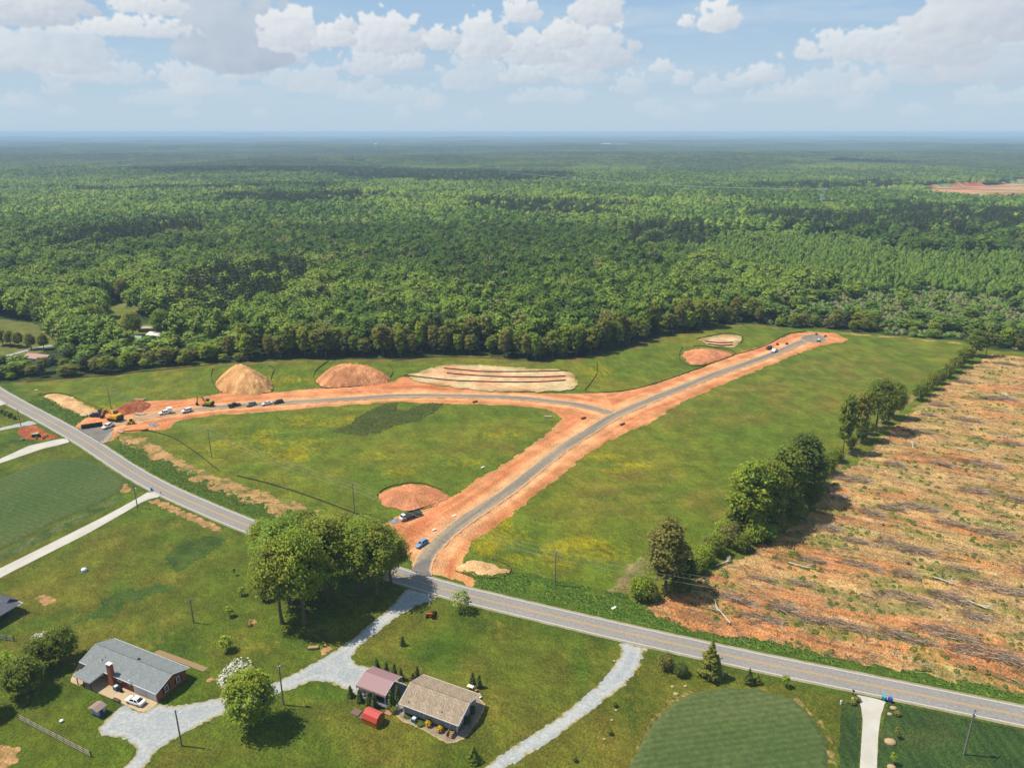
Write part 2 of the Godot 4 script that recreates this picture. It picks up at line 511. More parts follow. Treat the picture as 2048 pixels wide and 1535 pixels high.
	for q in cl:
		seed_off += 17.3
		var w: float = q[1]
		var h: float = q[2]
		var base: Vector2 = q[0]
		var grey: float = q[3]
		var soft: float = q[4]
		var f := 4.4 / h     # billows scale with the cloud
		var x0 := int(floor((base.x - w * 0.75) * ppd))
		var x1 := int(ceil((base.x + w * 0.75) * ppd))
		var y0 := maxi(0, int((90.0 - base.y - h * 1.5) * ppd) - j0)
		var y1 := mini(rows - 1, int((90.0 - base.y + h * 0.35) * ppd) - j0)
		var haze := 1.0 - smoothstep(0.2, 6.5, base.y)
		for j in range(y0, y1 + 1):
			var el := 90.0 - (j0 + j + 0.5) / ppd
			var b := (el - base.y) / h
			for i in range(x0, x1 + 1):
				var az := (i + 0.5) / ppd
				var a := (az - base.x) / (w * 0.5)
				var u := az * f + seed_off
				var s := el * f * 1.2
				var puff := -n_c.get_noise_2d(u * 0.55, s * 0.55) * 0.8 + n_a.get_noise_2d(u * 0.30 + 5.0, s * 0.30) * 0.7
				var e := 1.0 - a * a - (b * b * 1.15 if b > 0.0 else b * b * 26.0)
				var d := e * 0.9 + puff * 1.15 - 0.42
				if d <= 0.0: continue
				var al := smoothstep(0.0, 0.07 + 0.40 * soft, d) * (0.97 - 0.62 * haze)
				var p2 := -n_c.get_noise_2d((u - 0.35) * 0.55, (s + 0.5) * 0.55) * 0.75
				var p1 := -n_c.get_noise_2d(u * 0.55, s * 0.55) * 0.75
				var lightness := clampf(0.66 + 0.48 * b - 0.15 * a + (p1 - p2) * 0.55 * (1.0 - soft * 0.5), 0.0, 1.0)
				var dark := Color8(176, 190, 209).lerp(Color8(150, 167, 191), grey)
				var k := dark.lerp(Color8(238, 240, 241), lightness * (1.0 - grey * 0.42) + (0.0 if b < 0.7 else grey * 0.3))
				k = k.lerp(Color8(203, 216, 228), haze * 0.75)
				var o := (j * W + posmod(i, W)) * 3
				buf[o] = lerpf(buf[o], k.r, al); buf[o + 1] = lerpf(buf[o + 1], k.g, al); buf[o + 2] = lerpf(buf[o + 2], k.b, al)
	var ramp := int(3.0 * ppd)
	for j in rows:
		var t := clampf(float(j) / ramp, 0.0, 1.0)
		for i in W:
			var o := (j * W + i) * 3
			var k := Color(buf[o], buf[o + 1], buf[o + 2])
			if t < 1.0: k = im.get_pixel(i, j0 + j).lerp(k, t)
			im.set_pixel(i, j0 + j, k)
	im.fill_rect(Rect2i(0, HH / 2 + 2, W, HH / 2 - 2), Color8(150, 172, 176))
	return ImageTexture.create_from_image(im)

# ---------------------------------------------------------------- materials
func setup_materials() -> void:
	var grain := noise_tex(0.045, Color(0.62, 0.64, 0.60), Color(1, 1, 1), 1024, FastNoiseLite.TYPE_SIMPLEX_SMOOTH, 6, 0.85, 3)
	var blotch := noise_tex(0.02, Color(0.82, 0.82, 0.80), Color(1, 1, 1), 512, FastNoiseLite.TYPE_SIMPLEX_SMOOTH, 5, 0.6, 8)
	var soilg := noise_tex(0.045, Color(0.76, 0.72, 0.68), Color(1, 1, 1), 1024, FastNoiseLite.TYPE_SIMPLEX_SMOOTH, 6, 0.78, 14)
	var bump := noise_tex(0.045, Color.BLACK, Color.WHITE, 1024, FastNoiseLite.TYPE_SIMPLEX_SMOOTH, 6, 0.75, 19, true)
	var soft := noise_tex(0.04, Color(0.82, 0.84, 0.80), Color(1, 1, 1), 512, FastNoiseLite.TYPE_SIMPLEX_SMOOTH, 5, 0.7, 33)
	M.grass = mat(0.95, 0.0, grain, blotch, bump, 40.0)
	M.soil = mat(0.95, 0.0, soilg, blotch, bump, 30.0)
	M.crop = mat(0.9, 0.0, soft, null, bump, 12.0)
	M.slash = mat(0.95, 0.0, grain, blotch, bump, 60.0)
	var fine := noise_tex(0.08, Color(0.86, 0.86, 0.86), Color(1, 1, 1), 512, FastNoiseLite.TYPE_SIMPLEX_SMOOTH, 5, 0.8, 4)
	M.asphalt = mat(0.9, 0.0, fine, null)
	M.gravel = mat(0.95, 0.0, fine, null, bump, 4.0)
	M.paint = mat(0.7)
	M.plain = mat(0.85)
	M.wood = tri_mat(0.85, noise_tex(0.03, Color(0.75, 0.72, 0.7), Color.WHITE, 256, FastNoiseLite.TYPE_SIMPLEX_SMOOTH, 4, 0.7, 6), 0.6)
	M.satin = mat(0.5)
	M.metal = mat(0.4, 0.7)
	M.car = mat(0.35)
	M.car.clearcoat_enabled = true
	M.car.clearcoat = 0.6
	M.car.clearcoat_roughness = 0.08
	M.glass = mat(0.08)
	M.glass.metallic_specular = 0.6
	M.rubber = mat(0.9)
	M.bark = tri_mat(0.95, noise_tex(0.05, Color(0.6, 0.58, 0.55), Color.WHITE, 256, FastNoiseLite.TYPE_SIMPLEX_SMOOTH, 4, 0.7, 61), 0.8)
	M.fabric = mat(0.9)
	M.stick = mat(0.9)
	M.brick = tri_mat(0.9, brick_tex(), 0.8)
	M.shingle_grey = tri_mat(0.92, shingle_tex(0.80), 0.32)
	M.shingle_tan = tri_mat(0.92, shingle_tex(0.66), 0.32)
	M.siding = mat(0.7)
	for i in 16:   # leaf tints
		var m := mat(0.75)
		m.backlight_enabled = true
		m.backlight = Color(1.0, 1.0, 1.0)
		M["leaf%d" % i] = m
	M.forest = mat(0.8)
	M.forest.backlight_enabled = true
	M.forest.backlight = Color(0.6, 0.6, 0.6)
	M.weed = mat(0.85)
	M.weed.backlight_enabled = true
	M.weed.backlight = Color(0.5, 0.5, 0.5)
	var tints := [[118, 134, 52], [128, 142, 56], [104, 120, 50], [130, 150, 54], [120, 128, 58], [118, 124, 64], [92, 108, 52], [134, 158, 60], [122, 126, 68], [108, 126, 50], [132, 142, 74], [120, 148, 60], [90, 108, 50], [144, 158, 92], [108, 134, 50], [128, 128, 70]]
	for i in 16:
		M["leaf%d" % i].albedo_color = Color8(int(tints[i][0] * 1.36), int(tints[i][1] * 1.30), int(tints[i][2] * 1.25))

func brick_tex() -> ImageTexture:
	var im := Image.create(128, 128, false, Image.FORMAT_RGB8)
	im.fill(Color8(205, 195, 185))
	rg.seed = 3
	for j in 16:
		for i in 6:
			var s := rg.randf_range(0.74, 1.0)
			im.fill_rect(Rect2i(posmod(i * 22 + (j % 2) * 11, 128), j * 8, 20, 7), Color(s, s * rg.randf_range(0.9, 1.0), s * 0.92))
	return ImageTexture.create_from_image(im)

func shingle_tex(lo: float) -> ImageTexture:
	var im := Image.create(256, 256, false, Image.FORMAT_RGB8)
	rg.seed = 5
	for j in 20:
		for i in 16:
			var s := rg.randf_range(lo, 1.0)
			im.fill_rect(Rect2i(i * 16, j * 13, 16, 13), Color(s, s, s))
			im.fill_rect(Rect2i(i * 16, j * 13, 16, 2), Color(s * 0.85, s * 0.85, s * 0.85))
	return ImageTexture.create_from_image(im)

# ---------------------------------------------------------------- ground
func edge_z(x: float) -> float:
	if x <= EDGE[0].x: return EDGE[0].y
	for i in EDGE.size() - 1:
		if x <= EDGE[i + 1].x:
			return lerpf(EDGE[i].y, EDGE[i + 1].y, (x - EDGE[i].x) / maxf(0.01, EDGE[i + 1].x - EDGE[i].x))
	return EDGE[-1].y

var flowers := [[Vector2(-84.3, -276.43), 11.0, 9.0], [Vector2(-55.16, -266.08), 10.0, 5.0], [Vector2(-41.47, -251.54), 9.0, 4.0], [Vector2(-22.71, -259.09), 14.0, 4.0], [Vector2(-5.05, -286.96), 14.0, 4.0], [Vector2(-87.02, -268), 14.0, 10.0], [Vector2(-125.67, -268), 12.0, 5.0], [Vector2(-103.97, -280.56), 22.0, 14.0], [Vector2(-84.73, -302.94), 24.0, 9.0],
	[Vector2(36.61, -264.18), 9.0, 5.0], [Vector2(47.64, -257.28), 8.0, 4.0], [Vector2(38.58, -252.41), 9.0, 4.0], [Vector2(24.39, -196.68), 14.0, 9.0], [Vector2(0.31, -204.05), 10.0, 6.0], [Vector2(14.61, -193.86), 12.0, 6.0], [Vector2(-7.58, -200.16), 5.0, 9.0], [Vector2(-3.88, -210.91), 5.0, 12.0], [Vector2(8.31, -190.29), 14.0, 5.0], [Vector2(-118.94, -358.56), 26.0, 8.0], [Vector2(-188.93, -318.58), 9.0, 4.0], [Vector2(46.53, -371.05), 10.0, 16.0]]
var browns := [[Vector2(84.43, -309.03), 50.0, 20.0], [Vector2(41.85, -247.69), 26.0, 12.0], [Vector2(129.54, -335.71), 50.0, 30.0], [Vector2(37.28, -228.05), 20.0, 16.0], [Vector2(-4.79, -270.43), 22.0, 10.0], [Vector2(180.59, -375.39), 50.0, 30.0], [Vector2(67.42, -224.44), 18.0, 16.0]]

func spot(q: Vector2, list: Array) -> float:
	var s := 0.0
	for f in list:
		var d = q - f[0]
		var e: float = 1.0 - (d.x / f[1]) * (d.x / f[1]) - (d.y / f[2]) * (d.y / f[2])
		if e > s: s = e
	return s

func ground_col(x: float, z: float) -> Color:
	var a := n_a.get_noise_2d(x * 0.012, z * 0.012)
	var b := n_a.get_noise_2d(x * 0.06 + 50.0, z * 0.06)
	var f := n_b.get_noise_2d(x * 0.45, z * 0.45)
	var k: Color
	if z < edge_z(x) - 1.5 or absf(x) > 520.0:
		k = lit(60, 82, 40, 0.6).lerp(lit(92, 100, 54, 0.6), clampf(0.4 + b + 0.4 * f, 0.0, 1.0))
		return k
	var rz := road_z(x)
	if z > rz:
		k = lit(100, 124, 46, 0.6).lerp(lit(120, 126, 56, 0.6), smoothstep(-0.35, 0.6, a + 0.5 * b))
		k = k.lerp(lit(86, 116, 40, 0.6), smoothstep(0.05, 0.55, n_a.get_noise_2d(x * 0.025 + 90.0, z * 0.025)))
		k = k.lerp(lit(142, 132, 74, 0.6), smoothstep(0.38, 0.8, b + 0.5 * f) * 0.6)
		if x > 18.0 and z > rz + 6.0:      # sparse lawn beside the gravel lane
			k = k.lerp(lit(132, 120, 62, 0.6), 0.35 + 0.4 * f)
		elif x < -72.0 and z > -146.0:   # watered yard
			k = k.lerp(lit(92, 122, 36, 0.6), 0.55)
		var v := z - rz
		k = k.lerp(lit(92, 118, 48, 0.6), 0.7 * (1.0 - smoothstep(5.0, 9.0, v)))
	else:
		var stripe := n_b.get_noise_2d(x * 0.05 + z * 0.02, z * 0.30 - x * 0.05)
		k = lit(112, 136, 50, 0.6).lerp(lit(136, 144, 58, 0.6), smoothstep(-0.4, 0.5, a + 0.4 * b + 0.3 * stripe))
		k = k.lerp(lit(98, 130, 46, 0.6), 0.6 * smoothstep(0.0, 0.5, n_a.get_noise_2d(x * 0.03 + 20.0, z * 0.03)))
		var q := Vector2(x, z)
		k = k.lerp(lit(140, 132, 74, 0.6), clampf(spot(q, browns), 0.0, 1.0) * clampf(0.45 + b * 0.9, 0.0, 0.85))
		var y := spot(q, flowers)
		if y > 0.0: k = k.lerp(lit(168, 164, 34, 0.6), clampf(y * 1.5, 0.0, 1.0) * clampf(0.42 + 1.1 * b + 0.8 * f, 0.0, 0.9))
		var v := rz - z
		if v < 16.0: k = k.lerp(lit(84, 116, 50, 0.6), 0.75 * (1.0 - smoothstep(9.0, 16.0, v)))
	var w := 1.0 + 0.16 * f
	return Color(k.r * 1.05 * w, k.g * 0.99 * w, k.b * 0.80 * w)

func lines_to(a: float, b: float, step: float, grow: float, far: float) -> PackedFloat32Array:
	var o := PackedFloat32Array()
	var t := a
	while t < b:
		o.append(t)
		t += step
	o.append(b)
	t = b
	var s := step
	while t < far:
		s *= grow
		t += s
		o.append(minf(t, far))
	return o

func build_ground() -> void:
	var xs := PackedFloat32Array()
	var half := lines_to(0.0, 190.0, 1.15, 1.055, 46000.0)
	for i in range(half.size() - 1, 0, -1): xs.append(-half[i])
	xs.append_array(half)
	var zs := PackedFloat32Array()
	var fw := lines_to(96.0, 300.0, 1.1, 1.03, 46000.0)
	for i in range(fw.size() - 1, -1, -1): zs.append(-fw[i])
	for t in [-80.0, -50.0, 0.0, 100.0, 400.0, 1500.0, 6000.0]: zs.append(t)
	var v := PackedVector3Array()
	var n := PackedVector3Array()
	var c := PackedColorArray()
	var idx := PackedInt32Array()
	var w := xs.size()
	for z in zs:
		for x in xs:
			var far := absf(x) > 620.0 or z < -620.0
			v.append(Vector3(x, hill(x, z) if far else 0.0, z))
			if far:
				var e := 6.0
				n.append(Vector3(hill(x - e, z) - hill(x + e, z), 2.0 * e, hill(x, z - e) - hill(x, z + e)).normalized())
				var k := lit(62, 88, 44, 0.6).lerp(lit(82, 106, 50, 0.6), clampf(0.5 + n_a.get_noise_2d(x * 0.002, z * 0.004), 0.0, 1.0))
				c.append(k)
			else:
				n.append(Vector3.UP)
				c.append(ground_col(x, z))
	for j in zs.size() - 1:
		for i in w - 1:
			var a := j * w + i
			for q in [a, a + 1, a + w + 1, a, a + w + 1, a + w]: idx.append(q)
	ground_piece("ground", flat_mesh(v, n, c, idx), M.grass, "rolling green countryside of meadow and lawn reaching to the horizon")

	var rough := func(r: Color, s: Color, f: float, g: float): return func(x, z, i):
		var t = clampf(0.5 + n_a.get_noise_2d(x * f, z * f) * 1.1 + n_b.get_noise_2d(x * g, z * g) * 0.35, 0.0, 1.0)
		return r.lerp(s, t)
	# crops
	var crop := func(x, z, i):
		var row = sin((x * 0.423 - z * 0.906) * TAU / 1.9) * 0.014
		var k = lit(88, 112, 54, 1.02).lerp(lit(106, 122, 66, 1.02), clampf(0.5 + n_a.get_noise_2d(x * 0.02, z * 0.02) + 0.3 * n_b.get_noise_2d(x * 0.3, z * 0.3), 0.0, 1.0))
		k = k.lerp(lit(112, 122, 66, 1.02), clampf(1.0 - i / 3.5, 0.0, 1.0) * 0.7)
		return Color(k.r + row, k.g + row, k.b + row * 0.7)
	var crop_h := func(x, z, i): return minf(i, 1.0) * 0.45 + 0.05 * sin((x * 0.423 - z * 0.906) * TAU / 1.9)
	ground_piece("crop_field", region(PackedVector2Array([Vector2(-239.43, -217.5), Vector2(-202.61, -228.05), Vector2(-187.71, -244.77), Vector2(-183.34, -255.49), Vector2(-179.11, -261.84), Vector2(-167.33, -262.31), Vector2(-155.53, -255.04), Vector2(-143.17, -244.77), Vector2(-139.59, -238.71), Vector2(-138.48, -233.66), Vector2(-143.04, -221.97), Vector2(-151.35, -207.12), Vector2(-155.36, -195.55), Vector2(-166.92, -171.64), Vector2(-178.66, -151.94)]), [], 0.8, 0.8, 0.12, 0.02, crop, crop_h), M.crop, "dark green crop field beside the road on the left")
	var crop_b := func(x, z, i):
		var row = sin((x * 0.16 + z * 0.987) * TAU / 1.5) * 0.02
		var k = lit(96, 116, 64, 1.02).lerp(lit(114, 128, 76, 1.02), clampf(0.5 + n_a.get_noise_2d(x * 0.03, z * 0.05) + 0.3 * n_b.get_noise_2d(x * 0.4, z * 0.4), 0.0, 1.0))
		k = k.lerp(lit(120, 130, 78, 1.02), clampf(1.0 - i / 2.0, 0.0, 1.0) * 0.6)
		return Color(k.r + row, k.g + row, k.b + row * 0.7)
	var crop_bh := func(x, z, i): return minf(i, 1.0) * 0.5 + 0.05 * sin((x * 0.16 + z * 0.987) * TAU / 1.5)
	ground_piece("crop_field", region(PackedVector2Array([Vector2(24.35, -116.59), Vector2(29.41, -125.2), Vector2(35.71, -132.48), Vector2(42.73, -136.21), Vector2(49.86, -137.33), Vector2(57.55, -136.37), Vector2(63.24, -133.25), Vector2(65.4, -127.32), Vector2(65.55, -121.78), Vector2(63.4, -114.73), Vector2(57.73, -102.85), Vector2(17.15, -102.85)]), [], 0.45, 0.5, 0.25, 0.02, crop_b, crop_bh), M.crop, "round-cornered green grain field below the road at right")
	var bare := func(x, z, i): return lit(176, 150, 104, 0.6).lerp(lit(128, 124, 66, 0.6), clampf(0.5 + 1.4 * n_b.get_noise_2d(x * 0.5, z * 0.5) - i * 0.1, 0.0, 1.0))
	ground_piece("bare_soil", region(strip(PackedVector2Array([Vector2(23.86, -115.35), Vector2(29.27, -125.62), Vector2(35.58, -132.94), Vector2(42.27, -136.69)]), 1.1), [], 0.5, 0.9, 0.3, 0.012, bare), M.soil, "thin bare soil edge along the grain field")
	ground_piece("bare_soil", region(strip(PackedVector2Array([Vector2(63.58, -134.17), Vector2(65.95, -127.6), Vector2(66.17, -121.78), Vector2(63.06, -111.73)]), 1.3), [], 0.5, 0.9, 0.3, 0.012, bare), M.soil, "thin bare soil edge on the right of the grain field")
	# mown lawn with stripes at lower right
	var lawn := func(x, z, i):
		var s = smoothstep(-0.5, 0.5, sin((x + z * 0.03) * TAU / 2.3)) * 0.55
		var k = lit(66, 92, 46, 0.6).lerp(lit(84, 108, 52, 0.6), s)
		return k.lerp(lit(112, 116, 64, 0.6), clampf(n_a.get_noise_2d(x * 0.06, z * 0.06) * 1.2, 0.0, 0.55))
	ground_piece("lawn", region(PackedVector2Array([Vector2(83.84, -132.63), Vector2(95.44, -128.91), Vector2(108.67, -124.5), Vector2(123.83, -119.14), Vector2(106.57, -96.84), Vector2(64.15, -96.84), Vector2(73.09, -114.73), Vector2(77.41, -123.27)]), [], 0.45, 0.2, 0.3, 0.012, lawn), M.grass, "dark green striped lawn at lower right")
	ground_piece("lawn", region(PackedVector2Array([Vector2(72.56, -130.97), Vector2(77.19, -134.48), Vector2(77.09, -131.73), Vector2(75.55, -127.32), Vector2(69.3, -114.73), Vector2(60.8, -96.84), Vector2(57.61, -96.84), Vector2(67.26, -119.14)]), [], 0.45, 0.3, 0.3, 0.012, lawn), M.grass, "narrow mown strip left of the white concrete drive")
	# rough weedy strip between crop and drive
	ground_piece("weedy_strip", region(PackedVector2Array([Vector2(-165.14, -169.38), Vector2(-154.43, -194.14), Vector2(-150.22, -205.27), Vector2(-142.28, -220.58), Vector2(-137.17, -231.76), Vector2(-134.31, -229.52), Vector2(-139.87, -216.16), Vector2(-147.1, -200.16), Vector2(-151.2, -189.21), Vector2(-161.2, -164.36)]), [], 0.8, 1.2, 0.2, 0.02, rough.call(lit(84, 112, 52, 0.6), lit(134, 134, 88, 0.6), 0.2, 0.7), func(x, z, i): return minf(i, 1.5) * 0.25 * (0.6 + n_b.get_noise_2d(x, z))), M.grass, "weedy green strip between the crop field and the concrete drive")
	# dark weeds in the meadow
	var weeds := func(x, z, i): return lit(78, 92, 42, 0.6).lerp(lit(104, 114, 48, 0.6), clampf(0.4 + 1.5 * n_b.get_noise_2d(x * 0.5, z * 0.5) - i * 0.03, 0.0, 1.0))
	var weed_h := func(x, z, i): return minf(i, 2.0) * 0.2 * (0.7 + n_b.get_noise_2d(x * 0.6, z * 0.6))
	ground_piece("weed_patch", region(WEEDS, [], 0.9, 5.0, 0.06, 0.02, weeds, weed_h), M.grass, "dark brown-green patch of tall weeds in the triangular meadow")
	# darker rank grass in the back yard, left of the grove
	ground_piece("rank_grass", region(PackedVector2Array([Vector2(-103.56, -191.65), Vector2(-99.61, -200.16), Vector2(-95.17, -204.66), Vector2(-88.77, -202.24), Vector2(-90.45, -194.42), Vector2(-94.43, -187.62), Vector2(-97.7, -185)]), [], 0.6, 3.0, 0.12, 0.012, rough.call(lit(74, 98, 40, 0.6), lit(96, 116, 48, 0.6), 0.2, 0.6)), M.grass, "darker grass patch beside the oak grove")
	ground_piece("rank_grass", region(PackedVector2Array([Vector2(-114.01, -167.17), Vector2(-106.7, -173.95), Vector2(-97.8, -178.73), Vector2(-93.94, -176.31), Vector2(-99.56, -170.5), Vector2(-107.74, -162.87), Vector2(-113.69, -161.83)]), [], 0.6, 3.5, 0.12, 0.012, rough.call(lit(78, 104, 40, 0.6), lit(100, 118, 50, 0.6), 0.2, 0.6)), M.grass, "darker grass band above the brick house")
	# bare scars
	for q in [[strip(PackedVector2Array([Vector2(-124.25, -228.42), Vector2(-113.24, -220.92), Vector2(-101.73, -213.18), Vector2(-93.33, -207.75)]), 2.6), "pale dirt scar in the lawn below the county road"], [PackedVector2Array([Vector2(-141.5, -237.53), Vector2(-140.26, -241.51), Vector2(-136.72, -238.71), Vector2(-135.48, -233.66), Vector2(-137.93, -233.28)]), "bare orange corner beside the crop field"], [PackedVector2Array([Vector2(-130.52, -172.33), Vector2(-127.65, -173.25), Vector2(-123.71, -170.5), Vector2(-125.09, -167.82)]), "small bare patch by the grey-roofed house"],
			[PackedVector2Array([Vector2(-109.7, -119.8), Vector2(-106.18, -120.72), Vector2(-102.77, -119.93), Vector2(-100.27, -117.6), Vector2(-99.85, -114.73), Vector2(-104.19, -111.73)]), "pale bare patch at lower left"], [PackedVector2Array([Vector2(-47.51, -151.94), Vector2(-45.26, -152.88), Vector2(-44.14, -149.16), Vector2(-45.63, -148.25)]), "sawdust patch beside the stacked lumber"], [PackedVector2Array([Vector2(-68.94, -161.83), Vector2(-67.52, -162.25), Vector2(-66.44, -159.77), Vector2(-67.84, -159.36)]), "scuffed earth around the tree stump"], [PackedVector2Array([Vector2(-71.01, -139.94), Vector2(-69.17, -140.6), Vector2(-67.73, -138.63), Vector2(-69.32, -137.98)]), "small bare patch right of the brick house"]]:
		ground_piece("bare_soil", region(q[0], [], 0.5, 1.3, 0.3, 0.014, rough.call(lit(214, 168, 120, 0.6), lit(160, 132, 84, 0.6), 0.3, 0.9)), M.soil, q[1])
	# track into the meadow by the road
	ground_piece("farm_track", region(strip(PackedVector2Array([Vector2(39.76, -190.29), Vector2(36.68, -186.83), Vector2(31.85, -178.73), Vector2(27, -171.64), Vector2(23.75, -165.86)]), 4.6), [], 0.5, 1.8, 0.25, 0.014, rough.call(lit(168, 148, 104, 0.6), lit(126, 130, 74, 0.6), 0.2, 0.8)), M.soil, "faint tan farm track leading from the county road into the meadow")
	ground_piece("farm_track", region(strip(PackedVector2Array([Vector2(108.53, -233.66), Vector2(133.99, -268), Vector2(165.17, -304.14), Vector2(205.5, -346.8), Vector2(252.67, -398.54)]), 3.2), [], 0.8, 1.6, 0.15, 0.014, rough.call(lit(168, 146, 98, 0.6), lit(120, 130, 66, 0.6), 0.12, 0.7)), M.soil, "pale wheel track along the hedgerow at the field's right edge")
	# lawns among the woods at left
	ground_piece("lawn", region(PackedVector2Array([Vector2(-410.11, -472.82), Vector2(-348.46, -489.37), Vector2(-321.99, -479.59), Vector2(-291.56, -457.27), Vector2(-272.33, -424.42), Vector2(-271.25, -397.57), Vector2(-280.65, -386.19), Vector2(-328.86, -371.05)]), [], 2.0, 2.0, 0.1, 0.03, rough.call(lit(122, 132, 60, 0.6), lit(146, 142, 78, 0.6), 0.05, 0.3)), M.grass, "pale green lawn among the woods at far left")
	ground_piece("lawn", region(PackedVector2Array([Vector2(-300.34, -529.15), Vector2(-276.5, -546.09), Vector2(-269.89, -525.88), Vector2(-263.67, -486.53), Vector2(-239.93, -475.5), Vector2(-219.35, -466.22), Vector2(-206.65, -433.35), Vector2(-245.04, -431.09), Vector2(-271.65, -472.82)]), [], 2.0, 2.0, 0.1, 0.03, rough.call(lit(126, 136, 58, 0.6), lit(146, 142, 72, 0.6), 0.05, 0.3)), M.grass, "pale green clearing in the woods behind the white-roofed building")
	ground_piece("lawn", region(PackedVector2Array([Vector2(-137.37, -539.19), Vector2(-125.02, -560.38), Vector2(-100.65, -553.15), Vector2(-106.35, -542.62), Vector2(-122.19, -529.15)]), [], 2.0, 2.0, 0.1, 0.03, rough.call(lit(126, 136, 58, 0.6), lit(146, 142, 72, 0.6), 0.05, 0.3)), M.grass, "small bright clearing in the middle of the woods")

# ---------------------------------------------------------------- graded earth, mounds and basins
var WEEDS := PackedVector2Array([Vector2(-75.05, -291.37), Vector2(-70.51, -298.22), Vector2(-68.02, -307.79), Vector2(-64.01, -316.63), Vector2(-59.35, -323.22), Vector2(-53.71, -324.57), Vector2(-53.49, -315.34), Vector2(-48.29, -314.06), Vector2(-45, -320.55), Vector2(-37.99, -324.57), Vector2(-31.78, -323.22), Vector2(-37.36, -314.06), Vector2(-40.9, -301.75), Vector2(-48.75, -298.22), Vector2(-54.34, -292.5), Vector2(-60.4, -284.8), Vector2(-68.17, -286.96)])
var CORRIDOR := PackedVector2Array([Vector2(-189.54, -297.06), Vector2(-190.19, -304.14), Vector2(-187.28, -309.03), Vector2(-184.27, -314.06), Vector2(-181.91, -317.93), Vector2(-177.63, -321.88), Vector2(-175.88, -327.98), Vector2(-166.17, -327.98), Vector2(-153.35, -330.75), Vector2(-142.19, -337.88), Vector2(-134.92, -338.61), Vector2(-113.44, -340.07), Vector2(-98.38, -345.28), Vector2(-86.5, -347.56), Vector2(-72.65, -352.2), Vector2(-60.01, -355.35), Vector2(-56.68, -364.29), Vector2(-36.59, -369.34), Vector2(-5.89, -341.54), Vector2(23.29, -337.15), Vector2(36.29, -338.61), Vector2(54.48, -341.54), Vector2(70.74, -351.42), Vector2(94.77, -372.78), Vector2(106.97, -384.35), Vector2(127.48, -405.49), Vector2(152.35, -425.52), Vector2(165.51, -440.28), Vector2(176.48, -451.07), Vector2(190.38, -456.02), Vector2(204.78, -452.3), Vector2(206.73, -435.64), Vector2(198.22, -429.96), Vector2(187.07, -425.52), Vector2(166.13, -408.54), Vector2(147.68, -390.86), Vector2(113.3, -358.56), Vector2(79.8, -325.92), Vector2(60.81, -299.97), Vector2(39.81, -280.56), Vector2(25.99, -261.38), Vector2(15.7, -243.54), Vector2(4.46, -226.23), Vector2(-2.63, -214.83), Vector2(-7.77, -206.19), Vector2(-11.95, -201.05), Vector2(-13.89, -194.42), Vector2(-15.43, -190.29), Vector2(-15.89, -186.3), Vector2(-12.75, -182.45), Vector2(-9.78, -179.96), Vector2(-11.16, -176.55), Vector2(-17.57, -179.96), Vector2(-22.07, -182.45), Vector2(-26.72, -182.96), Vector2(-31, -190.29), Vector2(-35.42, -200.16), Vector2(-40.42, -207.12), Vector2(-42.66, -210.91), Vector2(-38.55, -215.82), Vector2(-32.51, -220.23), Vector2(-26.29, -225.16), Vector2(-21.52, -229.52), Vector2(-12.61, -243.95), Vector2(0.98, -263.24), Vector2(12.67, -282.67), Vector2(19.02, -295.91), Vector2(21.92, -304.14), Vector2(19.97, -312.79), Vector2(14.48, -317.28), Vector2(1.16, -321.22), Vector2(-12.62, -323.22), Vector2(-33.24, -323.89), Vector2(-54.24, -326.6), Vector2(-74.17, -322.55), Vector2(-105.88, -314.7), Vector2(-131.6, -309.65), Vector2(-145.44, -303.54), Vector2(-148.01, -298.8), Vector2(-146.48, -291.37), Vector2(-155.6, -290.82), Vector2(-164.86, -288.06), Vector2(-164.82, -280.56), Vector2(-166.1, -275.92)])

func soil(x: float, z: float, i: float, red := 0.0) -> Color:
	var q := Vector2(x, z)
	var a := near(q, ST_A)
	var b := near(q, ST_B)
	var d := a if absf(a.x) < absf(b.x) else b
	var streak := n_b.get_noise_2d(d.y * 0.03, d.x * 0.75) * 0.7 + n_a.get_noise_2d(d.y * 0.012 + 30.0, d.x * 0.22)
	var m := n_a.get_noise_2d(x * 0.05, z * 0.05)
	var k := lit(250, 176, 124, 0.60).lerp(lit(222, 132, 86, 0.60), clampf(0.35 + red + streak * 0.9 + m * 0.35, 0.0, 1.0))
	k = k.lerp(lit(255, 212, 158, 0.60), clampf(1.0 - absf(absf(d.x) - 4.6) / 2.4, 0.0, 1.0) * clampf(0.65 + streak, 0.0, 1.0))
	k = k.lerp(lit(255, 206, 156, 0.60), clampf(-streak * 0.9 - 0.25, 0.0, 0.7))
	if i < 2.5 and i > 0.0: k = k.lerp(lit(190, 160, 96, 0.62), 0.55 * (1.0 - i / 2.5))
	return k

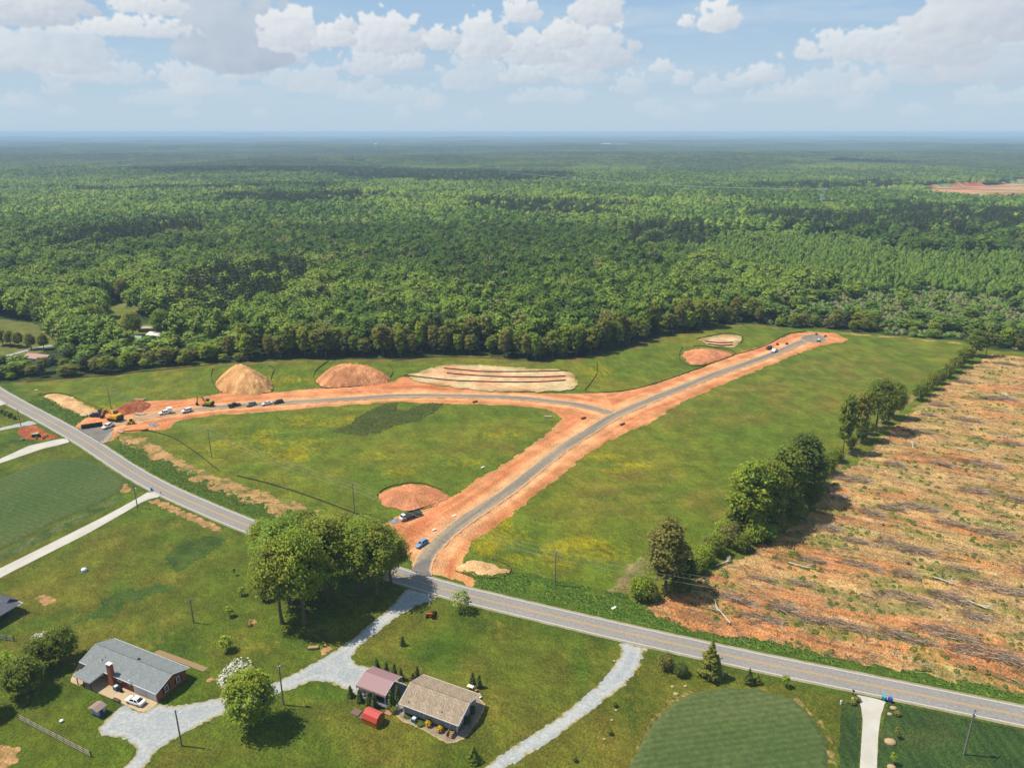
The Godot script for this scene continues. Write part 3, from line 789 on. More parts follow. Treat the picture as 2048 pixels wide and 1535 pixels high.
func build_works() -> void:
	var soil_h := func(x, z, i): return minf(i * 0.12, 0.22) * (0.6 + 0.8 * n_b.get_noise_2d(x * 0.25, z * 0.25))
	ground_piece("graded_earth", region(CORRIDOR, [strip(ROAD, 8.6)], 0.95, 1.6, 0.12, 0.02, func(x, z, i): return soil(x, z, i), soil_h), M.soil, "red-orange graded earth along both new streets")
	# red spoil thrown up at the west entrance
	var spoil := region(PackedVector2Array([Vector2(-181.77, -314.06), Vector2(-181.85, -320.55), Vector2(-179.04, -325.24), Vector2(-174.6, -327.29), Vector2(-169.79, -324.57), Vector2(-166.71, -317.93), Vector2(-167.73, -312.79), Vector2(-172.68, -309.03), Vector2(-177.22, -307.79)]), [], 0.7, 1.0, 0.2, 0.05, func(x, z, i): return lit(186, 100, 64, 0.7).lerp(lit(208, 130, 88, 0.7), clampf(0.5 + n_a.get_noise_2d(x * 0.3, z * 0.3), 0.0, 1.0)), func(x, z, i): return minf(i * 0.55, 2.4) * (0.85 + 0.5 * n_b.get_noise_2d(x * 0.35, z * 0.35)))
	var o := ground_piece("dirt_mound", spoil, M.soil, "rough red spoil heap behind the big yellow excavator", "")
	o.set_meta("category", "dirt mound")
	mound(PackedVector2Array([Vector2(-148.95, -349.87), Vector2(-151.03, -359.37), Vector2(-149.65, -366.8), Vector2(-142.72, -370.19), Vector2(-133.17, -366.8), Vector2(-125.6, -360.18), Vector2(-119.86, -349.87), Vector2(-118.08, -340.07), Vector2(-123.74, -335.71), Vector2(-133.89, -335.71), Vector2(-142.28, -340.07)]), 8.4, 10.5, [252, 204, 142], [226, 162, 106], "tall tan dirt mound with a flat top, leftmost of the big mounds")
	mound(PackedVector2Array([Vector2(-99.88, -356.15), Vector2(-100.05, -365.12), Vector2(-96.43, -371.91), Vector2(-85.22, -375.39), Vector2(-72.06, -371.91), Vector2(-64.62, -365.12), Vector2(-61.9, -359.37), Vector2(-64.71, -352.98), Vector2(-72.22, -349.87), Vector2(-86.33, -346.8), Vector2(-94.48, -347.56)]), 7.2, 11.5, [252, 184, 134], [226, 150, 104], "wide red dirt mound ringed by black silt fence")
	mound(PackedVector2Array([Vector2(96.52, -401.49), Vector2(99.44, -409.56), Vector2(105.27, -414.76), Vector2(115.53, -413.71), Vector2(125.75, -408.54), Vector2(126.62, -404.49), Vector2(119.04, -396.59), Vector2(104.74, -385.27), Vector2(98.18, -385.27)]), 3.4, 12.0, [244, 170, 124], [224, 146, 104], "low red dirt mound near the far end of the street")
	mound(PackedVector2Array([Vector2(-46.61, -229.16), Vector2(-46.45, -233.28), Vector2(-43.06, -237.53), Vector2(-36.27, -240.3), Vector2(-30.72, -239.11), Vector2(-24.56, -234.42), Vector2(-21.66, -229.16), Vector2(-26.05, -224.44), Vector2(-35.48, -219.89), Vector2(-43.7, -224.08)]), 1.5, 6.0, [240, 166, 120], [216, 140, 98], "low round red mound beside the flatbed truck")
	mound(PackedVector2Array([Vector2(-16.38, -187.09), Vector2(-12.76, -190.29), Vector2(-6.18, -188.41), Vector2(-0.72, -184.49), Vector2(-2.86, -182.2), Vector2(-7.86, -181.7), Vector2(-13.39, -183.47)]), 0.7, 4.0, [252, 214, 160], [236, 182, 128], "flat tan soil pad at the street's corner with the county road")
	mound(PackedVector2Array([Vector2(-226.07, -334.28), Vector2(-224.16, -337.15), Vector2(-220.46, -337.88), Vector2(-209.79, -331.45), Vector2(-196.69, -320.55), Vector2(-188.6, -314.06), Vector2(-189.97, -307.79), Vector2(-194.81, -309.65), Vector2(-201.81, -314.06), Vector2(-213.33, -323.22)]), 1.2, 6.0, [250, 210, 156], [226, 178, 124], "long flat tan soil pad beside the county road")
	# retention basins
	var basin := func(x, z, i):
		var t = n_a.get_noise_2d(x * 0.03, z * 0.06) + 0.3 * n_b.get_noise_2d(x * 0.4, z * 0.4)
		var k = lit(240, 216, 170, 0.60).lerp(lit(246, 184, 142, 0.60), smoothstep(-0.2, 0.35, t))
		return k.lerp(lit(150, 148, 84, 0.62), clampf(1.0 - i / 5.0, 0.0, 1.0) * clampf(0.6 + t, 0.0, 0.9))
	ground_piece("basin", region(PackedVector2Array([Vector2(-56.68, -364.29), Vector2(-47.62, -373.64), Vector2(-38.58, -382.53), Vector2(-30.7, -386.19), Vector2(-14.7, -383.44), Vector2(9.12, -377.15), Vector2(28.52, -374.52), Vector2(32.97, -366.8), Vector2(33.43, -353.77), Vector2(31.04, -343.03), Vector2(22.74, -340.07), Vector2(-13.2, -340.07), Vector2(-43.05, -351.42)]), [], 1.0, 2.2, 0.1, 0.45, basin, func(x, z, i): return 0.10 * n_b.get_noise_2d(x * 0.2, z * 0.2)), M.soil, "pale sediment basin crossed by three black wattles")
	ground_piece("basin", region(PackedVector2Array([Vector2(113.12, -436.79), Vector2(134.48, -449.85), Vector2(143.09, -443.83), Vector2(137.44, -427.73), Vector2(130.15, -417.93), Vector2(118.01, -421.15), Vector2(115.4, -431.09)]), [], 1.0, 1.4, 0.1, 0.3, basin), M.soil, "small pinkish sediment basin near the far end of the street")
	# eroded bank between county road and meadow
	var bank := func(x, z, i):
		var t = n_a.get_noise_2d(x * 0.09, z * 0.09) + 0.6 * n_b.get_noise_2d(x * 0.5, z * 0.5)
		return lit(206, 164, 112, 0.62).lerp(lit(126, 130, 66, 0.62), smoothstep(-0.15, 0.4, t - i * 0.02))
	ground_piece("eroded_bank", region(PackedVector2Array([Vector2(-163.86, -284.8), Vector2(-151.78, -282.67), Vector2(-130.94, -262.31), Vector2(-120.22, -254.6), Vector2(-100.72, -241.91), Vector2(-72.53, -224.44), Vector2(-60.04, -216.16), Vector2(-45.77, -210.27), Vector2(-45.88, -206.5), Vector2(-60.43, -210.91), Vector2(-71.32, -218.18), Vector2(-76.73, -215.16), Vector2(-95.91, -228.42), Vector2(-114.36, -241.1), Vector2(-130.27, -254.6), Vector2(-147.87, -268), Vector2(-159.65, -276.43)]), [], 0.8, 2.6, 0.12, 0.03, bank, func(x, z, i): return minf(i, 4.0) * 0.12 * (1.0 + n_b.get_noise_2d(x * 0.3, z * 0.3))), M.soil, "patchy tan eroded bank between the county road and the meadow")
	# brown strip under the woods
	ground_piece("bare_soil", region(strip(PackedVector2Array([Vector2(-249.21, -353.77), Vector2(-213.39, -365.12), Vector2(-167.2, -383.44), Vector2(-128.28, -389.92), Vector2(-101.91, -391.8), Vector2(-66.92, -391.8), Vector2(-39.96, -397.57), Vector2(-15.19, -397.57), Vector2(17.23, -385.27), Vector2(38.01, -394.67), Vector2(49, -400.5), Vector2(70.5, -416.87), Vector2(92.33, -440.28), Vector2(116.79, -452.3), Vector2(139.65, -467.53), Vector2(158.57, -472.82), Vector2(177.05, -459.8)]), 4.0), [], 1.2, 2.2, 0.08, 0.012, func(x, z, i): return lit(150, 122, 70, 0.6).lerp(lit(120, 118, 58, 0.6), clampf(0.5 + n_a.get_noise_2d(x * 0.1, z * 0.1), 0.0, 1.0))), M.soil, "brownish bare strip along the foot of the woods")
	ground_piece("bare_soil", region(strip(PackedVector2Array([Vector2(202.31, -454.77), Vector2(221.48, -448.63), Vector2(251.37, -436.79), Vector2(273.32, -426.62)]), 3.5), [], 1.5, 2.0, 0.08, 0.012, func(x, z, i): return lit(196, 160, 108, 0.6)), M.soil, "tan bare strip at the far edge of the right-hand field")
	# silt fences and wattles
	silt(PackedVector2Array([Vector2(-166.05, -289.15), Vector2(-155.34, -290.26), Vector2(-140.77, -282.67), Vector2(-124.1, -266.56), Vector2(-109.45, -250.68)]), "black silt fence curving along the meadow's left corner")
	silt(PackedVector2Array([Vector2(-101.56, -246.85), Vector2(-91.59, -242.32), Vector2(-83.02, -237.92), Vector2(-74.95, -233.28), Vector2(-62.14, -225.16), Vector2(-51.87, -218.18), Vector2(-42.82, -210.91)]), "long black silt fence along the meadow's lower edge")
	silt(PackedVector2Array([Vector2(-164.42, -284.27), Vector2(-159.03, -276.43), Vector2(-136.45, -258.18), Vector2(-117.06, -241.51)]), "dark silt fence at the foot of the eroded bank, upper stretch", true)
	silt(PackedVector2Array([Vector2(-113.07, -237.92), Vector2(-104.21, -232.52), Vector2(-95.52, -227.32), Vector2(-86.58, -221.62), Vector2(-76.79, -214.83)]), "dark silt fence at the foot of the eroded bank, lower stretch", true)
	silt(PackedVector2Array([Vector2(-246.91, -355.35), Vector2(-230.57, -360.99), Vector2(-213.39, -365.12), Vector2(-192.6, -373.64), Vector2(-167.2, -383.44), Vector2(-161.23, -387.12)]), "brown silt fence under the woods behind the left field", true)
	silt(PackedVector2Array([Vector2(-160.77, -378.04), Vector2(-156.53, -364.29), Vector2(-149.75, -350.64), Vector2(-142.28, -340.07), Vector2(-134.66, -337.88)]), "black silt fence around the left side of the tan mound")
	silt(PackedVector2Array([Vector2(-132.89, -383.44), Vector2(-127.7, -377.15), Vector2(-124.06, -360.18), Vector2(-117.33, -340.81), Vector2(-124.21, -337.88)]), "black silt fence around the right side of the tan mound")
	silt(PackedVector2Array([Vector2(-101.91, -391.8), Vector2(-104.5, -374.52), Vector2(-101.51, -358.56), Vector2(-94.29, -346.8), Vector2(-86.16, -346.04), Vector2(-72.36, -350.64), Vector2(-64.47, -357.75), Vector2(-63.18, -372.78), Vector2(-69.12, -389.92)]), "black silt fence ring around the wide red mound")
	silt(PackedVector2Array([Vector2(101.17, -420.07), Vector2(95.96, -405.49), Vector2(94.13, -391.8), Vector2(97.01, -382.53), Vector2(104.57, -383.44), Vector2(119.06, -395.63), Vector2(127.47, -404.49), Vector2(127.78, -412.67), Vector2(117.74, -420.07), Vector2(107.89, -422.24)]), "black silt fence ring around the low red mound by the far street end")
	silt(PackedVector2Array([Vector2(47.21, -391.8), Vector2(44.85, -370.19), Vector2(40.02, -353.77), Vector2(36.36, -339.34), Vector2(54.48, -341.54), Vector2(70.74, -351.42), Vector2(94.77, -372.78), Vector2(106.2, -383.44)]), "black silt fence bordering the grass plot right of the basin")
	silt(PackedVector2Array([Vector2(113.39, -437.95), Vector2(134.81, -451.07), Vector2(143.44, -445.02), Vector2(137.74, -427.73)]), "black silt fence behind the small pinkish basin")
	silt(PackedVector2Array([Vector2(126.05, -403.48), Vector2(136.47, -410.59), Vector2(150.39, -422.24), Vector2(165.51, -440.28), Vector2(175.54, -451.07), Vector2(187.51, -456.02)]), "dark silt fence along the far curve of the street")
	silt(PackedVector2Array([Vector2(-47.11, -231.01), Vector2(-46.35, -234.81), Vector2(-43.06, -238.71), Vector2(-36.37, -241.1), Vector2(-30.81, -239.9), Vector2(-24.84, -235.58)]), "dark silt fence behind the low round mound", true)
	silt(PackedVector2Array([Vector2(-35.34, -218.86), Vector2(-31, -221.62), Vector2(-25.95, -225.16)]), "short black silt fence in front of the low round mound")
	silt(PackedVector2Array([Vector2(-16.63, -184.49), Vector2(-12.9, -182.45), Vector2(-7.82, -180.7), Vector2(-2.85, -181.45), Vector2(-0.29, -184.23), Vector2(-1.17, -187.35), Vector2(-5.8, -190.83)]), "dark silt fence around the flat pad at the street corner", true)
	silt(PackedVector2Array([Vector2(-195.81, -309.03), Vector2(-211.77, -320.55), Vector2(-224.37, -331.45), Vector2(-227.13, -336.43), Vector2(-220.89, -338.61), Vector2(-210.99, -333.57), Vector2(-198.51, -323.89), Vector2(-187, -315.34)]), "dark silt fence around the long flat pad by the road", true)
	silt(PackedVector2Array([Vector2(-66.92, -391.8), Vector2(-53.06, -396.59), Vector2(-40.13, -399.52), Vector2(-15.19, -397.57), Vector2(7.22, -391.8)]), "dark silt fence under the woods behind the basin", true)
	silt(PackedVector2Array([Vector2(-158.53, -290.26), Vector2(-156.08, -291.37), Vector2(-155.75, -292.5)]), "short black silt fence stub by the west entrance")
	wattle(PackedVector2Array([Vector2(-36.49, -377.15), Vector2(-25.01, -373.64), Vector2(-14.28, -371.05), Vector2(6.87, -371.05), Vector2(29.2, -372.78)]), "upper black wattle across the pale basin")
	wattle(PackedVector2Array([Vector2(-34.15, -368.49), Vector2(-21.89, -365.12), Vector2(-6.47, -362.64), Vector2(11.89, -361.81), Vector2(27.77, -363.46)]), "middle black wattle across the pale basin")
	wattle(PackedVector2Array([Vector2(-56.02, -365.12), Vector2(-42.21, -360.18), Vector2(-28.79, -356.15), Vector2(-13.7, -354.56), Vector2(1.27, -353.77), Vector2(16.75, -354.56), Vector2(27.32, -356.95)]), "lower and longest black wattle across the pale basin")
	wattle(PackedVector2Array([Vector2(116.92, -431.09), Vector2(125.11, -427.73), Vector2(133.24, -428.84)]), "upper black wattle in the small pinkish basin")
	wattle(PackedVector2Array([Vector2(117.33, -425.52), Vector2(123.64, -422.24), Vector2(131.38, -423.32)]), "lower black wattle in the small pinkish basin")
	# stone
	var stone := func(x, z, i): return lit(164, 170, 174, 0.8).lerp(lit(136, 142, 146, 0.8), clampf(0.5 + n_b.get_noise_2d(x, z), 0.0, 1.0))
	var g := ground_piece("gravel_heap", region(PackedVector2Array([Vector2(-158.1, -297.06), Vector2(-157.17, -298.8), Vector2(-155.21, -298.8), Vector2(-152.41, -296.48), Vector2(-153.36, -294.76), Vector2(-155.95, -294.76)]), [], 0.4, 0.3, 0.5, 0.25, stone, func(x, z, i): return minf(i * 0.45, 0.9)), M.gravel, "grey gravel heap beside the west street entrance", "")
	g.set_meta("category", "gravel heap")
	g = ground_piece("gravel_heap", region(PackedVector2Array([Vector2(-40.28, -212.2), Vector2(-39.05, -214.83), Vector2(-37.18, -215.49), Vector2(-36.57, -213.51), Vector2(-38.13, -210.91)]), [], 0.4, 0.4, 0.5, 0.1, stone, func(x, z, i): return minf(i * 0.5, 0.9) * (0.8 + 0.6 * n_b.get_noise_2d(x * 1.5, z * 1.5))), M.gravel, "grey rock heap beside the flatbed truck", "")
	g.set_meta("category", "gravel heap")
	ground_piece("gravel_apron", region(PackedVector2Array([Vector2(-168.45, -289.71), Vector2(-165.6, -278.48), Vector2(-166.3, -275.92), Vector2(-169.22, -277.97), Vector2(-171.49, -290.26)]), [], 0.5, 0.6, 0.4, 0.26, func(x, z, i): return lit(186, 170, 150, 0.8).lerp(lit(160, 150, 138, 0.8), clampf(0.5 + n_b.get_noise_2d(x, z), 0.0, 1.0))), M.gravel, "pale crushed stone apron beside the white pickup")
	ground_piece("bare_soil", region(PackedVector2Array([Vector2(-209.75, -288.6), Vector2(-211.37, -294.19), Vector2(-209.49, -297.06), Vector2(-204.11, -295.33), Vector2(-197.06, -288.6), Vector2(-190.19, -284.8), Vector2(-190.81, -280.56), Vector2(-194.32, -280.56), Vector2(-202.73, -282.14)]), [], 0.6, 1.0, 0.25, 0.03, func(x, z, i): return lit(178, 92, 58, 0.62).lerp(lit(200, 122, 84, 0.62), clampf(0.5 + n_a.get_noise_2d(x * 0.2, z * 0.2), 0.0, 1.0)), func(x, z, i): return minf(i * 0.2, 0.5) * (0.6 + n_b.get_noise_2d(x * 0.4, z * 0.4))), M.soil, "red bare earth patch left of the county road")

func mound(outline: PackedVector2Array, h: float, w: float, ca: Array, cb: Array, label: String) -> void:
	var a := lit(ca[0], ca[1], ca[2], 0.62)
	var b := lit(cb[0], cb[1], cb[2], 0.62)
	var mid := Vector2.ZERO
	for p in outline: mid += p / outline.size()
	var colf := func(x, z, i):
		var d = Vector2(x, z) - mid
		var gully = n_b.get_noise_2d(atan2(d.y, d.x) * 5.0, d.length() * 0.03) + 0.5 * n_a.get_noise_2d(x * 0.2, z * 0.2)
		return a.lerp(b, clampf(0.45 + gully * 0.9, 0.0, 1.0))
	var hf := func(x, z, i):
		var t = clampf(i / w, 0.0, 1.0)
		var d = Vector2(x, z) - mid
		return h * (1.0 - pow(1.0 - t, 1.4)) * (1.0 + 0.05 * n_b.get_noise_2d(atan2(d.y, d.x) * 3.0, d.length() * 0.05)) + minf(t * 5.0, 1.0) * (0.04 * h + 0.25) * (n_a.get_noise_2d(x * 0.16, z * 0.16) * 1.6 + 0.5 * n_b.get_noise_2d(x * 0.5, z * 0.5))
	var o := ground_piece("dirt_mound", region(outline, [], 0.7, 1.3, 0.16, 0.15, colf, hf), M.soil, label, "")
	o.set_meta("category", "dirt mound")

func silt(line: PackedVector2Array, label: String, brown := false) -> void:
	var l := dense(spline(line, 4), 3.0)
	var mb := MB.new()
	var k := Color8(104, 80, 56) if brown else Color8(66, 64, 54)
	var hh := 0.42 if brown else 0.5
	for i in l.size() - 1:
		var a := Vector3(l[i].x, 0.0, l[i].y)
		var b := Vector3(l[i + 1].x, 0.0, l[i + 1].y)
		var lean := (b - a).normalized().cross(Vector3.UP) * 0.1
		var ha := Vector3.UP * hh * (1.0 + 0.2 * n_b.get_noise_2d(a.x, a.z)) + lean * n_b.get_noise_2d(a.x * 0.7, a.z)
		var hb := Vector3.UP * hh * (1.0 + 0.2 * n_b.get_noise_2d(b.x, b.z)) + lean * n_b.get_noise_2d(b.x * 0.7, b.z)
		var t := (b - a).normalized().cross(Vector3.UP) * 0.05
		mb.quad(a - t, b - t, b + hb, a + ha, k); mb.quad(b + t, a + t, a + ha * 1.001, b + hb * 1.001, k)
	var o := ground_piece("silt_fence", mb.done(), M.fabric, label, "")
	o.set_meta("category", "silt fence")

func wattle(line: PackedVector2Array, label: String) -> void:
	var l := dense(spline(line, 4), 2.0)
	var mb := MB.new()
	for i in l.size() - 1:
		mb.tube(Vector3(l[i].x, 0.62, l[i].y), Vector3(l[i + 1].x, 0.62, l[i + 1].y), 0.36, 0.36, Color8(58, 46, 36), 7, i == 0 or i == l.size() - 2)
	var o := ground_piece("wattle", mb.done(), M.fabric, label, "")
	o.set_meta("category", "wattle")

# ---------------------------------------------------------------- roads and drives
func build_roads() -> void:
	var rd := dense(ROAD, 1.5)
	var tar := func(x, z, o):
		var wear = 0.5 + 0.5 * cos(o * TAU / 1.65)
		var k = lit(158, 154, 150, 0.84).lerp(lit(174, 168, 162, 0.84), clampf(wear * 0.5 + n_a.get_noise_2d(x * 0.05, z * 0.05) * 0.5, 0.0, 1.0))
		return k.lerp(lit(198, 188, 170, 0.84), smoothstep(3.1, 3.4, absf(o)) * 0.7)
	var v := func(x, z, o): return lit(184, 172, 146, 0.84).lerp(lit(134, 132, 90, 0.84), clampf(absf(o) - 3.5 + n_b.get_noise_2d(x, z) * 0.8, 0.0, 1.0))
	ground_piece("road_shoulder", ribbon(rd, -4.0, 4.0, 0.05, v), M.gravel, "pale gravel shoulder of the county road")
	ground_piece("road", ribbon(rd, -3.4, 3.4, 0.075, tar), M.asphalt, "grey two-lane county road with yellow centre line")
	ground_piece("edge_line", ribbon(rd, -3.16, -2.96, 0.085, lit(232, 228, 216)), M.paint, "white edge line on the far side of the county road")
	ground_piece("edge_line", ribbon(rd, 2.96, 3.16, 0.085, lit(232, 228, 216)), M.paint, "white edge line on the near side of the county road")
	ground_piece("centre_line", ribbon(rd, -0.24, -0.08, 0.085, lit(232, 178, 84)), M.paint, "yellow centre line of the county road, far stripe of the pair")
	ground_piece("centre_line", ribbon(rd, 0.08, 0.24, 0.085, lit(232, 178, 84)), M.paint, "yellow centre line of the county road, near stripe of the pair")
	# new streets, dusty asphalt without kerbs
	var dust := func(x, z, i):
		var q := Vector2(x, z)
		var a := near(q, ST_A)
		var b := near(q, ST_B)
		var d := a if absf(a.x) < absf(b.x) else b
		var t = clampf(0.35 + 0.9 * n_a.get_noise_2d(d.y * 0.02, d.x * 0.4) + 0.3 * n_b.get_noise_2d(x * 0.5, z * 0.5), 0.0, 1.0)
		var k = lit(132, 126, 118, 0.80).lerp(lit(198, 172, 138, 0.80), t * 0.85)
		return k.lerp(lit(250, 200, 148, 0.84), clampf(1.0 - i / 1.2, 0.0, 1.0) * 0.9)
	var dusty := func(x, z, i):
		var k = dust.call(x, z, i)
		var west := smoothstep(-178.0, -125.0, x)
		return k.lerp(lit(244, 188, 136, 0.84), (1.0 - west) * (0.35 + 0.35 * smoothstep(-0.4, 0.3, n_a.get_noise_2d(x * 0.05, z * 0.08))))
	ground_piece("new_street", region(strip(dense(ST_A, 4.0), 5.6), [strip(ROAD, 6.9)], 0.7, 0.5, 0.3, 0.30, dusty), M.asphalt, "dusty new asphalt street curving across behind the meadow")
	var b_out := strip(dense(ST_B, 4.0), 5.9)
	ground_piece("new_street", region(b_out, [strip(ROAD, 6.9)], 0.5, 0.45, 0.3, 0.31, dust), M.asphalt, "dusty new asphalt street climbing from the county road to the far turning circle")
	ground_piece("turning_circle", region(PackedVector2Array([Vector2(177.86, -440.28), Vector2(181.93, -446.22), Vector2(188.33, -449.85), Vector2(193.52, -448.63), Vector2(195.18, -442.64), Vector2(193.27, -435.64), Vector2(187.65, -429.96), Vector2(181.17, -428.84), Vector2(177.31, -432.22)]), [], 0.8, 0.5, 0.2, 0.32, dust), M.asphalt, "dark asphalt turning circle at the far street end")
	var apron := func(x, z, i): return lit(126, 122, 120, 0.84).lerp(lit(150, 140, 128, 0.84), clampf(0.5 + n_a.get_noise_2d(x * 0.15, z * 0.15), 0.0, 1.0))
	ground_piece("street_apron", region(PackedVector2Array([Vector2(-187.3, -293.06), Vector2(-178.49, -284.8), Vector2(-172.58, -280.04), Vector2(-167.79, -276.43), Vector2(-169.99, -286.96), Vector2(-170.3, -292.5), Vector2(-174.25, -294.76), Vector2(-179.94, -295.33)]), [strip(ROAD, 6.9)], 0.5, 0.2, 0.3, 0.325, apron), M.asphalt, "dark asphalt apron where the west street meets the county road")
	ground_piece("street_apron", region(PackedVector2Array([Vector2(-29.62, -183.21), Vector2(-28.45, -187.62), Vector2(-26.47, -190.83), Vector2(-23.49, -190.83), Vector2(-24.35, -185), Vector2(-22.11, -179.96), Vector2(-25.56, -178)]), [strip(ROAD, 6.9)], 0.4, 0.15, 0.3, 0.325, apron), M.asphalt, "dark asphalt throat where the east street meets the county road")
	# concrete drives
	var conc := func(x, z, i): return lit(226, 220, 208).lerp(lit(210, 204, 192), clampf(0.5 + n_a.get_noise_2d(x * 0.12, z * 0.12) + 0.4 * n_b.get_noise_2d(x * 0.7, z * 0.7), 0.0, 1.0))
	for q in [[PackedVector2Array([Vector2(77.58, -135.11), Vector2(77.44, -132.03), Vector2(75.76, -127.32), Vector2(71.67, -119.14), Vector2(69.5, -114.73), Vector2(62.9, -100.79), Vector2(66.08, -100.79), Vector2(72.89, -114.73), Vector2(77.2, -123.27), Vector2(80.33, -128.76), Vector2(83.54, -132.94), Vector2(80.43, -134.17)]), "white concrete drive at lower right flaring to the county road"],
			[PackedVector2Array([Vector2(-128.44, -234.42), Vector2(-130.8, -227.32), Vector2(-135.09, -216.16), Vector2(-141.5, -202.24), Vector2(-149.11, -186.04), Vector2(-159.54, -162.25), Vector2(-168.78, -141.27), Vector2(-164.24, -136.37), Vector2(-154.77, -156.17), Vector2(-145.93, -181.2), Vector2(-144.23, -185), Vector2(-134.28, -205.88), Vector2(-129.02, -220.58), Vector2(-127.36, -226.23), Vector2(-125.46, -229.16), Vector2(-121.61, -231.01), Vector2(-125.26, -233.28)]), "long pale concrete drive below the crop field"],
			[PackedVector2Array([Vector2(-221.32, -236.36), Vector2(-199.24, -262.31), Vector2(-195.76, -274.91), Vector2(-188.64, -281.09), Vector2(-185.62, -282.67), Vector2(-181.06, -279), Vector2(-184.82, -274.91), Vector2(-188.18, -272.41), Vector2(-196.52, -258.18), Vector2(-217.65, -231.76)]), "pale concrete drive above the crop field"],
			[PackedVector2Array([Vector2(-256.07, -320.55), Vector2(-242.85, -328.67), Vector2(-236.87, -324.57), Vector2(-237.95, -321.22), Vector2(-251.47, -314.06)]), "short concrete drive at the far left of the county road"]]:
		ground_piece("concrete_drive", region(q[0], [], 0.6, 0.0, 1.0, 0.06, conc), M.paint, q[1])
	var pad := func(x, z, i): return lit(222, 196, 158).lerp(lit(206, 178, 140), clampf(0.5 + n_a.get_noise_2d(x * 0.25, z * 0.25), 0.0, 1.0))
	ground_piece("concrete_pad", region(PackedVector2Array([Vector2(-102.22, -139.12), Vector2(-99.73, -137.98), Vector2(-95.65, -136.37), Vector2(-93.87, -135.58), Vector2(-86.51, -132.18), Vector2(-83.96, -130.83), Vector2(-81.3, -129.64), Vector2(-79.94, -129.79), Vector2(-78.69, -132.33), Vector2(-78.58, -135.58), Vector2(-103.86, -146.45)]), [], 0.4, 0.0, 1.0, 0.09, pad), M.paint, "tan concrete apron in front of the brick house")
	ground_piece("concrete_walk", region(strip(PackedVector2Array([Vector2(-87.2, -149.71), Vector2(-79.7, -146.45), Vector2(-72.27, -143.14)]), 1.5), [], 0.3, 0.06, 0.5, 0.05, func(x, z, i): return lit(168, 140, 104)), M.paint, "narrow weathered walk behind the brick house")
	# gravel
	var grav := func(x, z, i):
		var t = n_a.get_noise_2d(x * 0.15, z * 0.15) + 0.5 * n_b.get_noise_2d(x * 0.8, z * 0.8)
		var k = lit(172, 180, 184, 0.84).lerp(lit(196, 198, 196, 0.84), clampf(0.5 + t * 0.6, 0.0, 1.0))
		k = k.lerp(lit(214, 212, 206, 0.80), clampf(1.0 - absf(i - 1.3) / 0.5, 0.0, 1.0) * 0.5)
		k = k.lerp(lit(196, 168, 118, 0.80), clampf(1.0 - i / 0.9, 0.0, 1.0) * clampf(0.5 + t * 1.5, 0.0, 0.9))
		return k.lerp(lit(132, 130, 72, 0.80), smoothstep(0.35, 0.1, i) * clampf(0.4 + 2.0 * t, 0.0, 1.0))
	ground_piece("gravel_drive", region(PackedVector2Array([Vector2(-29.1, -176.08), Vector2(-32.48, -167.38), Vector2(-39.03, -155.97), Vector2(-44.9, -147.71), Vector2(-54.1, -139.28), Vector2(-59.38, -135.74), Vector2(-64.08, -134.33), Vector2(-71.4, -132.18), Vector2(-75.07, -131.42), Vector2(-78.83, -132.63), Vector2(-79.94, -129.79), Vector2(-81.3, -129.64), Vector2(-83.96, -130.83), Vector2(-86.43, -132.03), Vector2(-87.1, -129.64), Vector2(-87.74, -127.32), Vector2(-88.36, -124.23), Vector2(-85, -122.86), Vector2(-80.71, -122.05), Vector2(-76.85, -119.02), Vector2(-77, -116.59), Vector2(-77.68, -114.73), Vector2(-79.46, -109.41), Vector2(-74.07, -108.27), Vector2(-73.59, -114.73), Vector2(-72.82, -119.4), Vector2(-69.48, -123.68), Vector2(-62.64, -129.49), Vector2(-57.93, -131.42), Vector2(-52.65, -135.58), Vector2(-45.52, -139.61), Vector2(-42, -138.95), Vector2(-39.11, -137.33), Vector2(-34.72, -134.79), Vector2(-27.06, -131.27), Vector2(-25.56, -130.83), Vector2(-23.76, -137.98), Vector2(-25.92, -139.44), Vector2(-34.17, -144), Vector2(-37.38, -145.22), Vector2(-38.97, -147.71), Vector2(-37.1, -152.5), Vector2(-30.53, -162.46), Vector2(-25.98, -167.82), Vector2(-19.66, -171.87), Vector2(-24.01, -174.19)]), [], 0.45, 0.55, 0.5, 0.04, grav), M.gravel, "blue-grey gravel drive forking from the county road to both houses")
	ground_piece("gravel_drive", region(PackedVector2Array([Vector2(26.66, -153.26), Vector2(26.68, -148.97), Vector2(24.46, -145.04), Vector2(20.67, -139.12), Vector2(15.07, -133.09), Vector2(7.72, -126.18), Vector2(-6.09, -114.73), Vector2(-15.52, -106.6), Vector2(-6.06, -106.6), Vector2(-1.3, -114.73), Vector2(7.48, -120.98), Vector2(17.57, -130.23), Vector2(26.08, -138.14), Vector2(30.25, -144), Vector2(32.04, -148.97), Vector2(34.29, -150.63)]), [], 0.45, 0.6, 0.5, 0.04, grav), M.gravel, "blue-grey gravel lane curving from the county road past the tan-roofed house")
	ground_piece("gravel_drive", region(PackedVector2Array([Vector2(-232.95, -276.43), Vector2(-220.19, -294.19), Vector2(-214.36, -299.97), Vector2(-212.48, -302.94), Vector2(-206.08, -298.22), Vector2(-213.95, -294.19), Vector2(-217.97, -290.82), Vector2(-229.63, -271.91)]), [], 0.6, 0.4, 0.5, 0.04, grav), M.gravel, "grey gravel drive at far left of the county road")
	# beds and patio round the tan-roofed house
	var mulch := func(x, z, i):
		var k = lit(150, 134, 118, 0.8).lerp(lit(176, 160, 142, 0.8), clampf(0.5 + n_a.get_noise_2d(x * 0.5, z * 0.5), 0.0, 1.0))
		return k.lerp(lit(222, 184, 122, 0.8), clampf(1.0 - i / 0.5, 0.0, 1.0) * 0.9)
